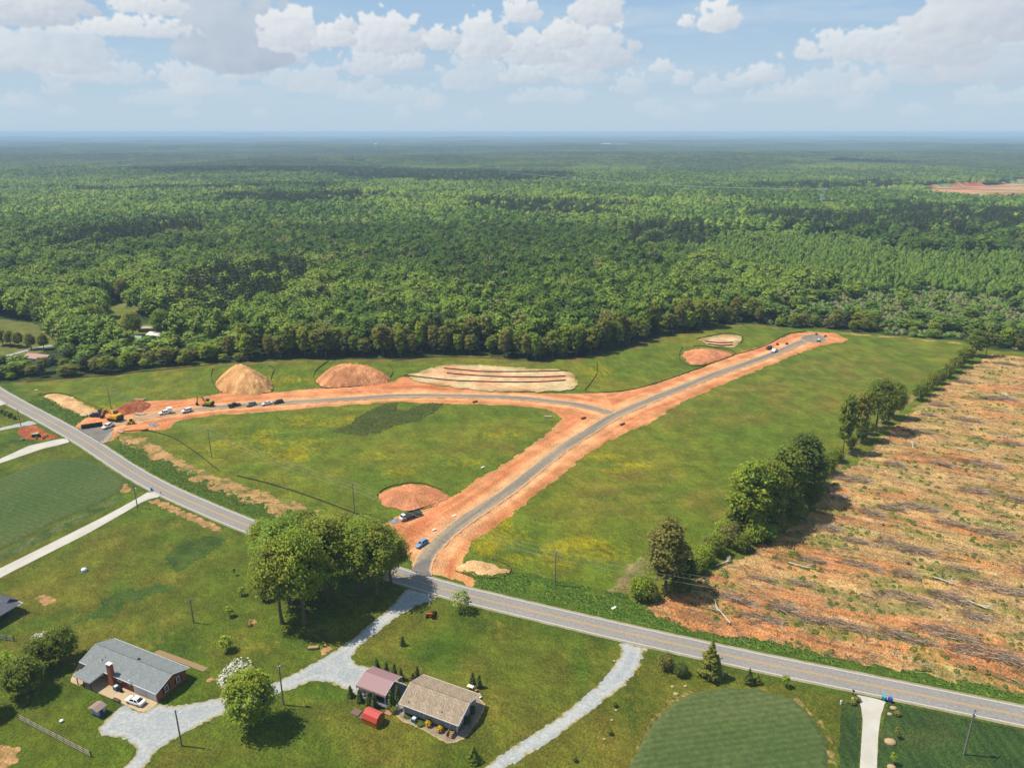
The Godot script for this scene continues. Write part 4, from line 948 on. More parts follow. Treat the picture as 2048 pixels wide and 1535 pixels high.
	ground_piece("mulch_bed", region(PackedVector2Array([Vector2(-26.91, -130.97), Vector2(-25.21, -128.47), Vector2(-23.83, -127.17), Vector2(-19.58, -124.92), Vector2(-14.15, -121.25), Vector2(-12.36, -120.98), Vector2(-9.93, -122.05), Vector2(-8.49, -124.5), Vector2(-6.74, -128.47), Vector2(-5.77, -132.03), Vector2(-7.41, -134.02), Vector2(-14.1, -136.37), Vector2(-23.94, -137.65)]), [], 0.35, 0.35, 0.6, 0.05, mulch), M.gravel, "grey mulch bed with tan stone border around the tan-roofed house")

# ---------------------------------------------------------------- trees
func dir_rand() -> Vector3:
	var y := rg.randf_range(-1.0, 1.0)
	var a := rg.randf() * TAU
	var s := sqrt(1.0 - y * y)
	return Vector3(s * cos(a), y, s * sin(a))

func grey(lo := 0.72, warm := 0.05) -> Color:
	var s := rg.randf_range(lo, 1.0)
	var w := rg.randf_range(-warm, warm)
	return Color(clampf(s + w, 0, 1), s, clampf(s - w * 1.5, 0, 1))

# Broadleaf crown: leafy lobes round a hollow middle. H top, y0 underside, R half width.
func crown(sd: int, H: float, y0: float, R: float, lobes: int, leaves: int, ls: float, core := 0.78, lobe_r := 0.34) -> MB:
	rg.seed = sd
	var mb := MB.new()
	var mid := Vector3(0, (H + y0) * 0.5, 0)
	var ext := Vector3(R, (H - y0) * 0.5, R)
	var L := []
	for i in lobes:
		var y := 1.0 - 1.75 * (i + 0.5) / lobes
		var a := i * 2.39996 + rg.randf_range(-0.4, 0.4)
		var s := sqrt(maxf(0.0, 1.0 - y * y))
		var r := R * lobe_r * rg.randf_range(0.75, 1.25)
		var reach := rg.randf_range(0.62, 0.98)
		var p := mid + Vector3(s * cos(a) * (ext.x - r * 0.8) * reach, y * (ext.y - r * 0.6) * rg.randf_range(0.8, 1.02), s * sin(a) * (ext.z - r * 0.8) * reach)
		L.append([p, r, grey(0.84, 0.04)])
		if core > 0.0: mb.blob(p, Vector3(r, r * 0.85, r) * core, Color(0.82, 0.82, 0.80), 3, 6)
	for i in leaves:
		var q = L[i % lobes]
		var d := dir_rand()
		if d.y < -0.35: d.y = -d.y * 0.8
		var p: Vector3 = q[0] + d * q[1] * rg.randf_range(0.6, 1.28)
		var o := (p - mid) / ext
		if o.length() < 0.5: continue
		var nn := (d * 0.7 + Vector3.UP * 0.5 + dir_rand() * 0.75).normalized()
		var t := nn.cross(dir_rand()).normalized()
		var k: Color = grey(0.72, 0.06) * q[2]
		k.a = 1.0
		mb.kite(p, nn, t, ls * rg.randf_range(0.65, 1.3), (d * 0.45 + o.normalized() * 0.15 + Vector3.UP * 0.7 + dir_rand() * 0.55).normalized(), k)
	return mb

# Pine: whorls of drooping sprays on a straight stem
func pine_crown(sd: int, H: float, y0: float, R: float, whorls: int, per: int, ls: float, taper := 1.0, round_top := 0.0) -> MB:
	rg.seed = sd
	var mb := MB.new()
	for w in whorls:
		var f := float(w) / maxf(1.0, whorls - 1.0)
		var y := lerpf(y0, H, f)
		var rr := R * (pow(1.0 - f, taper) * (1.0 - round_top) + round_top * sqrt(maxf(0.02, 1.0 - pow(f * 1.6 - 0.6, 2.0)))) + 0.12
		var arms := maxi(3, int(7.0 * (1.0 - f * 0.5)))
		for b in arms:
			var a := TAU * b / arms + w * 1.3 + rg.randf() * 0.5
			var reach := rr * rg.randf_range(0.6, 1.08)
			var d := Vector3(cos(a), rg.randf_range(-0.15, 0.2), sin(a))
			var c := Vector3(0, y, 0) + d * reach * 0.62
			mb.blob(c, Vector3(reach * 0.36, maxf(0.15, rr * 0.16), reach * 0.36), Color(0.8, 0.8, 0.8), 3, 5)
			for i in per:
				var e := dir_rand()
				var p := Vector3(0, y, 0) + d * reach * rg.randf_range(0.25, 1.0) + e * Vector3(0.36, 0.22, 0.36) * reach
				var nn := (e + Vector3.UP * 0.6 + dir_rand() * 0.5).normalized()
				mb.kite(p, nn, nn.cross(dir_rand()).normalized(), ls * rg.randf_range(0.6, 1.3), (e * 0.5 + d * 0.6 + Vector3.UP * 0.5).normalized(), grey(0.68, 0.04), 0.25)
	return mb

func trunk(sd: int, H: float, y0: float, R: float, r: float, limbs := 7) -> MB:
	rg.seed = sd
	var mb := MB.new()
	var k := Color8(118, 106, 92)
	var p := Vector3.ZERO
	var n := 5
	var top := lerpf(y0, H, 0.75)
	for i in n:
		var q := Vector3(rg.randf_range(-0.25, 0.25), top * (i + 1) / n, rg.randf_range(-0.25, 0.25))
		mb.tube(p, q, r * (1.0 - 0.8 * i / n) * (1.35 if i == 0 else 1.0), r * (1.0 - 0.8 * (i + 1) / n), k, 7, false)
		p = q
	for i in limbs:
		var a := TAU * i / limbs + rg.randf()
		var y := lerpf(y0 * 0.92, top, float(i) / limbs)
		var e := Vector3(cos(a) * R * 0.62, y + R * rg.randf_range(0.3, 0.65), sin(a) * R * 0.62)
		mb.tube(Vector3(0, y, 0), e, r * 0.34, r * 0.1, k, 5, false)
	return mb

var protos := {}

func plant(called: String, label: String, category: String, at: Vector2, h: float, r: float, proto: String, tint: int, group := "", turn := -1.0) -> Node3D:
	var d: Dictionary = protos[proto]
	var o := thing(called, label, category, Vector3(at.x, hill(at.x, at.y), at.y), 0.0, group)
	var ang := turn if turn >= 0.0 else fposmod(at.x * 12.9 + at.y * 7.7, TAU)
	var s := Vector3(r / d.r, h / d.h, r / d.r)
	for nm in d.parts:
		var p := part(o, nm, d.parts[nm], M.bark if nm in ["trunk", "stem"] else M.leaf13 if nm == "blossom" else M["leaf%d" % tint])
		if nm == "blossom": p.set_surface_override_material(0, M.blossom)
		p.rotation.y = ang
		p.scale = s
	return o

func proto(nm: String, h: float, r: float, parts: Dictionary) -> void:
	var d := {}
	for k in parts: d[k] = parts[k].done()
	protos[nm] = {"h": h, "r": r, "parts": d}

func make_protos() -> void:
	M.blossom = mat(0.8)
	M.blossom.albedo_color = Color8(214, 210, 186)
	for i in 3:
		proto("oak%d" % i, 24.0, 8.0, {"crown": crown(100 + i, 24.0, 5.0, 8.2, 44, 6800, 0.66, 0.5, 0.30), "trunk": trunk(110 + i, 24.0, 8.5, 8.0, 0.5, 9)})
	for i in 3:
		proto("full%d" % i, 14.0, 6.0, {"crown": crown(120 + i, 14.0, 1.0, 6.0, 44, 6000, 0.58, 0.52, 0.31), "trunk": trunk(130 + i, 14.0, 2.5, 6.0, 0.35)})
	for i in 3:
		proto("tall%d" % i, 22.0, 5.5, {"crown": crown(140 + i, 22.0, 2.6, 5.5, 40, 4400, 0.75, 0.5, 0.34), "trunk": trunk(150 + i, 22.0, 6.0, 5.5, 0.36)})
	for i in 3:
		proto("edge%d" % i, 20.0, 4.8, {"crown": crown(160 + i, 20.0, 1.6, 4.8, 26, 1700, 1.0, 0.66, 0.38), "trunk": trunk(170 + i, 20.0, 6.0, 4.8, 0.28, 4)})
	for i in 2:
		proto("bush%d" % i, 5.0, 3.2, {"foliage": crown(180 + i, 5.0, 0.2, 3.2, 24, 2400, 0.42, 0.6, 0.38), "stem": trunk(185 + i, 4.0, 0.6, 2.5, 0.12, 4)})
	proto("sapling", 4.0, 1.3, {"crown": crown(190, 4.0, 0.9, 1.3, 12, 420, 0.36, 0.5, 0.42), "trunk": trunk(191, 3.6, 0.9, 1.0, 0.06, 4)})
	proto("wisp", 6.5, 2.5, {"crown": crown(192, 6.5, 1.2, 2.5, 16, 620, 0.5, 0.0, 0.4), "trunk": trunk(193, 6.0, 1.2, 2.2, 0.1, 6)})
	proto("blossom", 5.0, 3.0, {"foliage": crown(194, 4.8, 0.3, 2.9, 18, 900, 0.4, 0.8, 0.4), "blossom": crown(195, 5.1, 0.7, 3.05, 18, 1500, 0.4, 0.0, 0.4), "stem": trunk(196, 4.0, 0.6, 2.5, 0.12, 4)})
	proto("pine0", 10.0, 3.4, {"crown": pine_crown(200, 10.0, 0.8, 3.4, 15, 26, 0.5, 0.8), "trunk": trunk(201, 9.5, 1.0, 1.0, 0.18, 0)})
	proto("column", 3.2, 0.62, {"foliage": pine_crown(203, 3.2, 0.12, 0.62, 14, 10, 0.26, 0.75), "stem": trunk(204, 2.6, 0.2, 0.3, 0.05, 0)})
	proto("shrub", 1.4, 0.9, {"foliage": crown(206, 1.4, 0.05, 0.9, 14, 420, 0.22, 0.85, 0.42), "stem": trunk(207, 1.0, 0.1, 0.5, 0.04, 3)})
	for i in 2:
		proto("loblolly%d" % i, 21.0, 3.6, {"crown": pine_crown(210 + i, 21.0, 9.0, 3.6, 11, 14, 1.0, 0.5, 0.6), "trunk": trunk(215 + i, 20.0, 9.0, 1.5, 0.26, 0)})

func build_trees() -> void:
	# the oak grove at the junction
	var g := "oaks of the grove beside the junction"
	for q in [[Vector2(-59.47, -160.59), 24.71, 7.0, 0, 1, "bare-trunked oak at the grove's lower left corner, leftmost trunk"], [Vector2(-53.67, -160.18), 27.75, 7.6, 1, 3, "oak with a long bare trunk nearest the camera in the grove"],
			[Vector2(-59.91, -168.93), 25.93, 8.2, 2, 11, "oak behind the two front trunks at the grove's left side"], [Vector2(-50.32, -171.64), 25.3, 8.4, 0, 1, "broad oak in the middle of the grove"],
			[Vector2(-41.95, -174.19), 22.4, 8.2, 1, 3, "thick-trunked oak right of the grove's centre"], [Vector2(-37.24, -173.25), 21.43, 8.0, 2, 1, "rightmost big oak of the grove, beside the gravel drive"],
			[Vector2(-56.46, -178), 23.32, 7.6, 1, 0, "oak at the back left of the grove, its crown the highest"], [Vector2(-47.33, -179.96), 20.1, 7.6, 2, 1, "oak at the back of the grove overhanging the county road"], [Vector2(-33.99, -178), 17.49, 6.0, 0, 1, "smaller oak at the grove's right tip by the street corner"], [Vector2(-70.08, -182.45), 17.77, 5.5, 1, 3, "oak at the grove's far left, leaning over the lawn"]]:
		plant("oak_tree", q[5], "tree", q[0], q[1], q[2], "oak%d" % q[3], q[4], g)
	# yard trees
	plant("round_tree", "big round bright green tree beside the gravel drive and the power pole", "tree", Vector2(-55.45, -125.62), 14.31 * 0.98, 6.0, "full0", 3)
	plant("flowering_tree", "white-flowering tree behind the big round green tree", "tree", Vector2(-62.21, -136.69), 6.4, 4.2, "blossom", 2)
	plant("flowering_tree", "white-flowering tree half hidden behind the dark tree left of the brick house", "tree", Vector2(-114.38, -149.16), 5.0, 2.8, "blossom", 2)
	plant("round_tree", "dark round tree left of the brick house, the upper of the clump", "tree", Vector2(-107.74, -146.1), 9.6, 4.6, "full1", 9, "trees left of the brick house")
	plant("round_tree", "lower dark tree of the clump left of the brick house, nearest the fence", "tree", Vector2(-110.06, -135.58), 9.2, 5.0, "full2", 9, "trees left of the brick house")
	plant("round_tree", "dark tree between two others left of the brick house", "tree", Vector2(-111.36, -142.97), 8.6, 4.0, "full0", 2, "trees left of the brick house")
	plant("shrub", "light green shrub at the left frame edge by the tree clump", "shrub", Vector2(-119.62, -142.97), 4.6, 3.0, "bush0", 7)
	plant("round_tree", "tree just off the left frame edge, its shadow on the lawn", "tree", Vector2(-114.95, -128.76), 9.0, 4.0, "full1", 4)
	for q in [[Vector2(-69.97, -150.07), 3.9, 2.0, 3, "bright green sapling above the white-flowering tree"], [Vector2(-74.1, -163.51), 2.9, 1.2, 3, "small sapling in the lawn left of the grove"], [Vector2(-74.18, -172.79), 2.6, 1.1, 3, "small leafy sapling just left of the grove"], [Vector2(-79.68, -182.45), 2.6, 0.6, 8, "thin bare-looking sapling at the lawn's top, left of the grove"], [Vector2(62.49, -137.49), 3.2, 1.1, 3, "slim bright green young tree at the roadside, right of the shrubs"]]:
		plant("sapling", q[4], "young tree", q[0], q[1], q[2], "sapling", q[3], "saplings planted in the lawns")
	plant("shrub", "dense dark shrub beside the grove's front trunks", "shrub", Vector2(-66.88, -170.96), 3.2, 2.3, "bush0", 12)
	plant("feathery_tree", "pale feathery tree at the roadside beside the flagpole", "tree", Vector2(-13.52, -165.64), 6.2, 2.9, "wisp", 13)
	plant("pine_tree", "bushy dark green pine between the road and the grain field", "tree", Vector2(46.08, -140.94), 9.93, 3.6, "pine0", 4)
	plant("shrub", "olive shrub left of the bushy pine beside the road", "shrub", Vector2(36.35, -143.65), 4.0, 2.2, "bush1", 8)
	plant("shrub", "dark low shrub between the olive shrub and the bushy pine", "shrub", Vector2(39.46, -141.61), 2.8, 2.0, "bush0", 12)
	plant("pine_tree", "small dark pine right of the bushy pine, above the grain field", "tree", Vector2(54.48, -138.63), 4.2, 1.6, "pine0", 6)
	plant("pine_tree", "smaller pine seedling touching the small dark pine above the grain field", "tree", Vector2(56.44, -138.63), 2.8, 1.2, "pine0", 4)
	plant("pine_tree", "small dense evergreen between the tan-roofed house and the gravel lane", "tree", Vector2(-7.67, -116.34), 3.9, 1.7, "pine0", 9)
	for q in [[Vector2(22.78, -131.42), "lone tiny shrub right of the curving gravel lane, upper"], [Vector2(20.66, -123.4), "lone tiny shrub right of the curving gravel lane, middle"], [Vector2(12.71, -116.34), "lone tiny shrub right of the curving gravel lane, lowest"]]:
		plant("shrub", q[1], "shrub", q[0], 1.3, 0.6, "shrub", 9, "tiny shrubs beside the gravel lane")
	# columns of arborvitae
	var ga := "columnar evergreens round the carport"
	for q in [[Vector2(-31.82, -142.8), 3.4, "first columnar evergreen behind the carport, from the drive"], [Vector2(-29.39, -141.61), 3.5, "second columnar evergreen behind the carport, from the drive"], [Vector2(-27.39, -140.77), 3.6, "third columnar evergreen behind the carport, from the drive"], [Vector2(-25.73, -139.77), 3.2, "fourth columnar evergreen behind the carport, at its right corner"],
			[Vector2(-22.81, -138.63), 2.8, "short columnar evergreen at the back left corner of the tan-roofed house"], [Vector2(-21.81, -138.95), 4.4, "tall columnar evergreen at the back left corner of the tan-roofed house"], [Vector2(-9.07, -137.98), 3.6, "left one of two columnar evergreens behind the tan-roofed house"], [Vector2(-7.55, -137.33), 3.4, "right one of two columnar evergreens behind the tan-roofed house"],
			[Vector2(-36.31, -134.33), 3.0, "columnar evergreen farthest left in front of the carport"], [Vector2(-33.91, -132.94), 3.4, "second columnar evergreen in front of the carport"], [Vector2(-31.7, -131.88), 3.4, "third columnar evergreen in front of the carport"], [Vector2(-30.35, -131.12), 4.0, "columnar evergreen right behind the red barn-shaped shed"],
			[Vector2(-26.51, -130.53), 5.4, "tallest columnar evergreen, between carport and tan-roofed house"], [Vector2(-25.41, -132.79), 4.4, "columnar evergreen in the passage between carport and house"], [Vector2(-27.1, -151.94), 2.7, "lone columnar evergreen in the lawn above the carport"]]:
		plant("columnar_evergreen", q[2], "evergreen", q[0], q[1], 0.62 + 0.06 * q[1], "column", 12 if q[1] < 3.5 else 6, ga if q[0].y > -147.0 else "")
	plant("shrub", "green ball shrub at the house corner beside the tallest columnar evergreen", "shrub", Vector2(-25.8, -129.49), 1.6, 0.95, "shrub", 0)
	M.yellow_leaf = mat(0.7)
	M.yellow_leaf.albedo_color = Color8(206, 170, 20)
	for q in [[Vector2(-17.84, -125.62), "left one of two yellow ball shrubs by the grey wall"], [Vector2(-15.24, -124.09), "right one of two yellow ball shrubs by the grey wall"]]:
		var o := plant("yellow_shrub", q[1], "shrub", q[0], 1.5, 0.85, "shrub", 3)
		(o.get_node("foliage") as MeshInstance3D).set_surface_override_material(0, M.yellow_leaf)
	for q in [[Vector2(-9.44, -126.32), 2.0, 0.9, "dark shrub against the right gable of the tan-roofed house"], [Vector2(-8.49, -128.76), 2.6, 0.8, "tall dark shrub at the back right corner of the tan-roofed house"], [Vector2(-19.53, -126.32), 0.5, 1.3, "low grey-green spreading shrub left of the yellow shrubs"], [Vector2(-22.71, -128.47), 0.4, 1.0, "low ground-hugging juniper by the house corner"]]:
		plant("shrub", q[3], "shrub", q[0], q[1], q[2], "shrub", 6, "shrubs in the mulch bed")
	for q in [[Vector2(-230.68, -311.53), 2.0, 1.3, "dark clipped shrub at the frame's left edge, first of a row of four"], [Vector2(-227.47, -309.03), 2.0, 1.3, "dark clipped shrub, second from the left in a row of four"], [Vector2(-223.86, -306.57), 2.4, 1.5, "largest dark clipped shrub of the row of four by the left drive"], [Vector2(-220.31, -304.14), 1.7, 1.1, "smallest clipped shrub, right end of the row of four by the left drive"]]:
		plant("clipped_shrub", q[3], "shrub", q[0], q[1], q[2], "shrub", 12, "clipped shrubs in a row by the left drive")
	for q in [[Vector2(77.03, -133.09), "green ball shrub left of the white drive's mouth, nearer the road"], [Vector2(75.67, -132.03), "green ball shrub left of the white drive's mouth, farther from the road"], [Vector2(83.93, -128.76), "green ball shrub right of the white drive's mouth"]]:
		plant("shrub", q[1], "shrub", q[0], 1.1, 0.85, "shrub", 8, "shrubs flanking the white drive")
	plant("sapling", "thin sapling on the striped lawn right of the white drive", "young tree", Vector2(80.59, -122.45), 2.6, 0.7, "sapling", 8)
	plant("sapling", "thin sapling at the bottom of the striped lawn", "young tree", Vector2(76.51, -115.6), 2.8, 0.8, "sapling", 3)
	# hedgerow between field and clear-cut
	var gh := "hedgerow between the right field and the clear-cut"
	for q in [[Vector2(42.46, -174.66), 21.84, 5.6, "tall1", 8, "tall olive oak standing alone at the hedgerow's near end"], [Vector2(35.28, -171.41), 5.8, 3.3, "bush0", 3, "leafy bush at the hedgerow's near end, by the road"], [Vector2(37.71, -170.5), 4.4, 2.2, "bush1", 8, "olive bush under the tall olive oak"], [Vector2(48.66, -177.03), 9.5, 2.6, "edge1", 12, "dark slender tree behind the tall olive oak"],
			[Vector2(46.19, -174.66), 5.0, 2.4, "bush1", 9, "dark undergrowth bush right of the tall olive oak"], [Vector2(56.44, -188.15), 5.6, 2.8, "bush0", 3, "bush in the hedgerow's low stretch, nearest the olive oak"], [Vector2(61.39, -193.58), 6.2, 3.0, "bush1", 0, "bush in the hedgerow's low stretch, second from the olive oak"], [Vector2(66.56, -198.12), 7.0, 3.0, "bush0", 8, "bush in the hedgerow's low stretch, below the bright tree"],
			[Vector2(70.98, -207.12), 9.0, 3.2, "edge0", 0, "slim tree at the left foot of the bright tree"], [Vector2(74.24, -205.27), 25.26, 6.4, "tall0", 3, "tall bright yellow-green tree in the hedgerow"], [Vector2(81.55, -210.27), 22.44, 5.6, "tall1", 0, "mid-green tree right of the bright tree"],
			[Vector2(89.2, -217.5), 24.19, 6.2, "tall2", 9, "dark broad tree in the hedgerow's thickest clump"], [Vector2(99.41, -228.05), 24.63, 6.6, "tall0", 12, "darkest and tallest tree of the hedgerow's thickest clump"], [Vector2(108.37, -238.71), 11.5, 4.6, "full2", 9, "round tree at the right end of the thickest clump"], [Vector2(116.98, -249.39), 7.0, 3.6, "bush1", 9, "bush at the right end of the thickest clump"],
			[Vector2(75.17, -200.16), 6.5, 3.4, "bush0", 3, "light undergrowth bush below the bright tree"], [Vector2(83.07, -207.12), 6.0, 3.6, "bush1", 8, "olive undergrowth bush below the dark broad tree"], [Vector2(92.85, -217.5), 6.0, 3.6, "bush0", 0, "undergrowth bush below the tallest hedgerow tree"], [Vector2(69.27, -195.83), 5.0, 3.0, "bush1", 9, "dark undergrowth bush left of the bright tree"],
			[Vector2(131.01, -267.52), 25.19, 3.2, "edge2", 9, "narrow ivy-clad tree left of the three tall trees"], [Vector2(142.33, -280.56), 21.43, 3.6, "edge0", 4, "left one of the three tall trees by the clear-cut"], [Vector2(142.59, -277.45), 7.5, 2.4, "bush1", 12, "dark bush at the foot of the three tall trees"], [Vector2(154.7, -290.26), 23.51, 6.4, "oak2", 9, "middle and broadest of the three tall trees by the clear-cut"],
			[Vector2(169.31, -305.35), 16.42, 4.4, "tall1", 0, "right one of the three tall trees by the clear-cut"], [Vector2(162.46, -299.39), 5.5, 2.6, "bush0", 9, "low bush right of the three tall trees"],
			[Vector2(52.98, -183.47), 5.0, 2.8, "bush1", 0, "bush just right of the dark slender tree"], [Vector2(59.56, -194.7), 4.6, 2.4, "bush0", 8, "small bush on the field side of the low stretch"], [Vector2(65.84, -202.24), 6.0, 3.0, "bush1", 3, "bush on the field side, left of the bright tree"], [Vector2(78.92, -217.5), 8.0, 3.6, "full1", 0, "round tree behind the bright tree on the field side"], [Vector2(89.91, -228.05), 9.0, 4.0, "full2", 11, "round tree behind the dark broad tree on the field side"],
			[Vector2(102.13, -240.3), 10.0, 4.4, "full0", 4, "round tree on the field side of the tallest hedgerow tree"], [Vector2(103.2, -228.05), 6.5, 3.8, "bush0", 9, "dark bush on the clear-cut side of the tallest hedgerow tree"], [Vector2(79.49, -201.05), 5.0, 3.0, "bush1", 11, "bright bush on the clear-cut side of the dark broad tree"], [Vector2(125.12, -260), 5.0, 2.6, "bush0", 0, "bush between the thickest clump and the ivy-clad tree"], [Vector2(135.48, -271.42), 5.6, 2.2, "bush1", 4, "bush right of the ivy-clad tree"], [Vector2(150.22, -286.96), 5.0, 2.2, "bush0", 0, "bush left of the broadest of the three tall trees"],
			[Vector2(192.57, -328.67), 7.0, 3.0, "bush0", 9, "first round bush of the far hedge, nearest the three tall trees"], [Vector2(199.63, -335.71), 7.4, 3.2, "bush1", 0, "second round bush of the far hedge"], [Vector2(207.76, -344.53), 7.6, 3.2, "bush0", 4, "third round bush of the far hedge"], [Vector2(215.86, -352.98), 6.6, 3.0, "bush1", 9, "fourth round bush of the far hedge"], [Vector2(225.03, -362.64), 6.8, 3.2, "bush0", 0, "fifth round bush of the far hedge"], [Vector2(233.65, -371.91), 7.6, 3.4, "bush1", 4, "sixth round bush of the far hedge"], [Vector2(242.16, -380.72), 8.4, 3.4, "bush0", 9, "seventh round bush of the far hedge"], [Vector2(251.03, -389.92), 9.6, 3.8, "edge1", 0, "young tree near the far end of the hedge"], [Vector2(262.89, -401.49), 15.5, 4.6, "tall2", 9, "dark full tree at the hedge's far end"], [Vector2(269.13, -401.49), 17.0, 2.6, "loblolly0", 5, "thin tall pine beside the hedge's far end"]]:
		plant("hedgerow_tree" if q[1] > 8.5 else "hedgerow_bush", q[5], "tree" if q[1] > 8.5 else "bush", q[0], q[1] * (1.0 if q[1] > 8.5 else 1.12), q[2] * 1.18, q[3], q[4], gh)

# ---------------------------------------------------------------- forest
var Z := [
	["pine", PackedVector2Array([Vector2(-259.22, -581.48), Vector2(-241.17, -618.56), Vector2(-202.55, -644.08), Vector2(-175.55, -649.43), Vector2(-153.83, -588.11), Vector2(-160.11, -501.55), Vector2(-172.56, -467.42), Vector2(-180.59, -429.77), Vector2(-202.44, -442.55)])], ["pine", PackedVector2Array([Vector2(-512.49, -801.61), Vector2(-485.38, -882.4), Vector2(-436.91, -945.51), Vector2(-371.93, -956.89), Vector2(-343.27, -835.69), Vector2(-399.66, -720.32), Vector2(-453.01, -720.32)])],
	["pine", PackedVector2Array([Vector2(-99.8, -1218.59), Vector2(-37.91, -1307.1), Vector2(173.84, -1218.59), Vector2(149.71, -1044.53), Vector2(37.86, -1017.95), Vector2(-67.72, -1087.02)])], ["pine", PackedVector2Array([Vector2(-550.68, -1409.06), Vector2(-291.68, -1459.53), Vector2(-260.76, -1218.59), Vector2(-461.97, -1218.59)])], ["pine", PackedVector2Array([Vector2(327.36, -1082.8), Vector2(425.69, -1040.99), Vector2(630.55, -1230.3), Vector2(807.72, -1112.53), Vector2(651.81, -890.88), Vector2(456.93, -826.18), Vector2(406.39, -900.93), Vector2(309.65, -977.84)])], ["pine", PackedVector2Array([Vector2(-551.85, -2618.38), Vector2(196.34, -2392.53), Vector2(165.09, -1855.97), Vector2(-147.27, -1815.07), Vector2(-411.49, -1943.43)])], ["pine", PackedVector2Array([Vector2(-1602.18, -2994.13), Vector2(-871.35, -2890.56), Vector2(-483.72, -2618.38), Vector2(-436.56, -2202.1), Vector2(-1067.62, -2262.17)])], ["pine", PackedVector2Array([Vector2(142.28, -945.51), Vector2(242.27, -968.53), Vector2(216.98, -818.31), Vector2(122.01, -770.1)])],  # the two farthest bands here imitate cloud shadows by dark pine colour
	["pine", PackedVector2Array([Vector2(-1074.17, -1775.91), Vector2(-354.17, -1667.77), Vector2(-348.31, -1542.19), Vector2(-932.51, -1571.82)])], ["pine", PackedVector2Array([Vector2(518.48, -1775.91), Vector2(985.55, -1943.43), Vector2(870.12, -1667.77), Vector2(491.01, -1571.82)])],
	["young", PackedVector2Array([Vector2(125.08, -842.36), Vector2(223.11, -885.07), Vector2(341.19, -952.31), Vector2(404.84, -952.31), Vector2(397.28, -876.2), Vector2(412.37, -757.68), Vector2(588.37, -774.67), Vector2(414.96, -534.71), Vector2(332.39, -587.51), Vector2(270.25, -583.42), Vector2(243.03, -595.86), Vector2(223.81, -636.34), Vector2(190.66, -710.69), Vector2(118.09, -774.67)])],
	["scrub", PackedVector2Array([Vector2(171.52, -482.48), Vector2(212.64, -534.7), Vector2(272.25, -596.43), Vector2(339.87, -600.6), Vector2(425.69, -548.54), Vector2(351.66, -446.1), Vector2(266.57, -462.34), Vector2(223.91, -475.59)])],
	["none", PackedVector2Array([Vector2(396.48, -760.38), Vector2(421.34, -753.94), Vector2(439.77, -741.35), Vector2(404.52, -678.66), Vector2(371.4, -668.32), Vector2(369.5, -705.86)])], ["none", PackedVector2Array([Vector2(416.38, -831.13), Vector2(429.37, -823.5), Vector2(414.85, -794.26), Vector2(402.17, -801.39)])],
	["none", PackedVector2Array([Vector2(-410.11, -472.82), Vector2(-354.17, -498.05), Vector2(-326.29, -486.53), Vector2(-291.76, -459.8), Vector2(-271.14, -424.42), Vector2(-261.4, -413.71), Vector2(-245.1, -382.53), Vector2(-256.45, -373.64), Vector2(-264.43, -373.64), Vector2(-325.47, -366.8)])], ["none", PackedVector2Array([Vector2(-305.64, -539.19), Vector2(-277.68, -556.74), Vector2(-266.98, -525.88), Vector2(-261.98, -486.53), Vector2(-241.19, -478.22), Vector2(-220.22, -472.82), Vector2(-198.54, -422.24), Vector2(-199.71, -407.52), Vector2(-217.96, -409.56), Vector2(-240.44, -422.24), Vector2(-271.65, -472.82)])],
	["none", PackedVector2Array([Vector2(-140.05, -542.62), Vector2(-125.79, -564.07), Vector2(-100.49, -556.74), Vector2(-103.63, -535.81), Vector2(-120.79, -522.65)])], ["none", PackedVector2Array([Vector2(890.18, -1746.51), Vector2(1067.05, -1924.35), Vector2(1337.48, -2094.32), Vector2(1635.42, -2242.42), Vector2(1021.4, -1385.17), Vector2(906.35, -1406.06), Vector2(806.74, -1427.58)])], ["none", PackedVector2Array([Vector2(-289.74, -1406.06), Vector2(-237.5, -1427.58), Vector2(-224.16, -1345.14), Vector2(-273.98, -1345.14)])]]

func zone(p: Vector2) -> String:
	for z in Z:
		if Geometry2D.is_point_in_polygon(p, z[1]): return z[0]
	return ""

func dome(sd: int, r: float, h: float, y0: float, rough: float, leaves: int, ls: float, rings := 6, segs := 9) -> MB:
	rg.seed = sd
	var mb := MB.new()
	var f := FastNoiseLite.new()
	f.seed = sd
	f.frequency = 1.0
	f.fractal_octaves = 2
	var P := []
	for i in rings + 1:
		var la := PI * 0.62 * i / rings
		for j in segs:
			var lo := TAU * (j + 0.5 * (i % 2)) / segs
			var d := Vector3(sin(la) * cos(lo), cos(la), sin(la) * sin(lo))
			var s := 1.0 + rough * f.get_noise_3dv(d * 1.6)
			P.append(Vector3(0, y0 + (h - y0) * 0.42, 0) + d * Vector3(r, (h - y0) * 0.58, r) * s)
	for i in rings:
		for j in segs:
			var a = P[i * segs + j]; var b = P[(i + 1) * segs + j]; var c = P[(i + 1) * segs + (j + 1) % segs]; var e = P[i * segs + (j + 1) % segs]
			var k := grey(0.78, 0.03)
			if i > 0: mb.tri(a, e, b, k)
			mb.tri(e, c, b, k)
	for i in leaves:
		var d := dir_rand()
		d.y = absf(d.y) - 0.25
		d = d.normalized()
		var p := Vector3(0, y0 + (h - y0) * 0.42, 0) + d * Vector3(r, (h - y0) * 0.58, r) * (1.0 + rough * f.get_noise_3dv(d * 1.6)) * rg.randf_range(0.96, 1.1)
		var nn := (d + dir_rand() * 0.7).normalized()
		mb.kite(p, nn, nn.cross(dir_rand()).normalized(), ls * rg.randf_range(0.6, 1.3), (d + Vector3.UP * 0.2 + dir_rand() * 0.3).normalized(), grey(0.80, 0.05))
	return mb

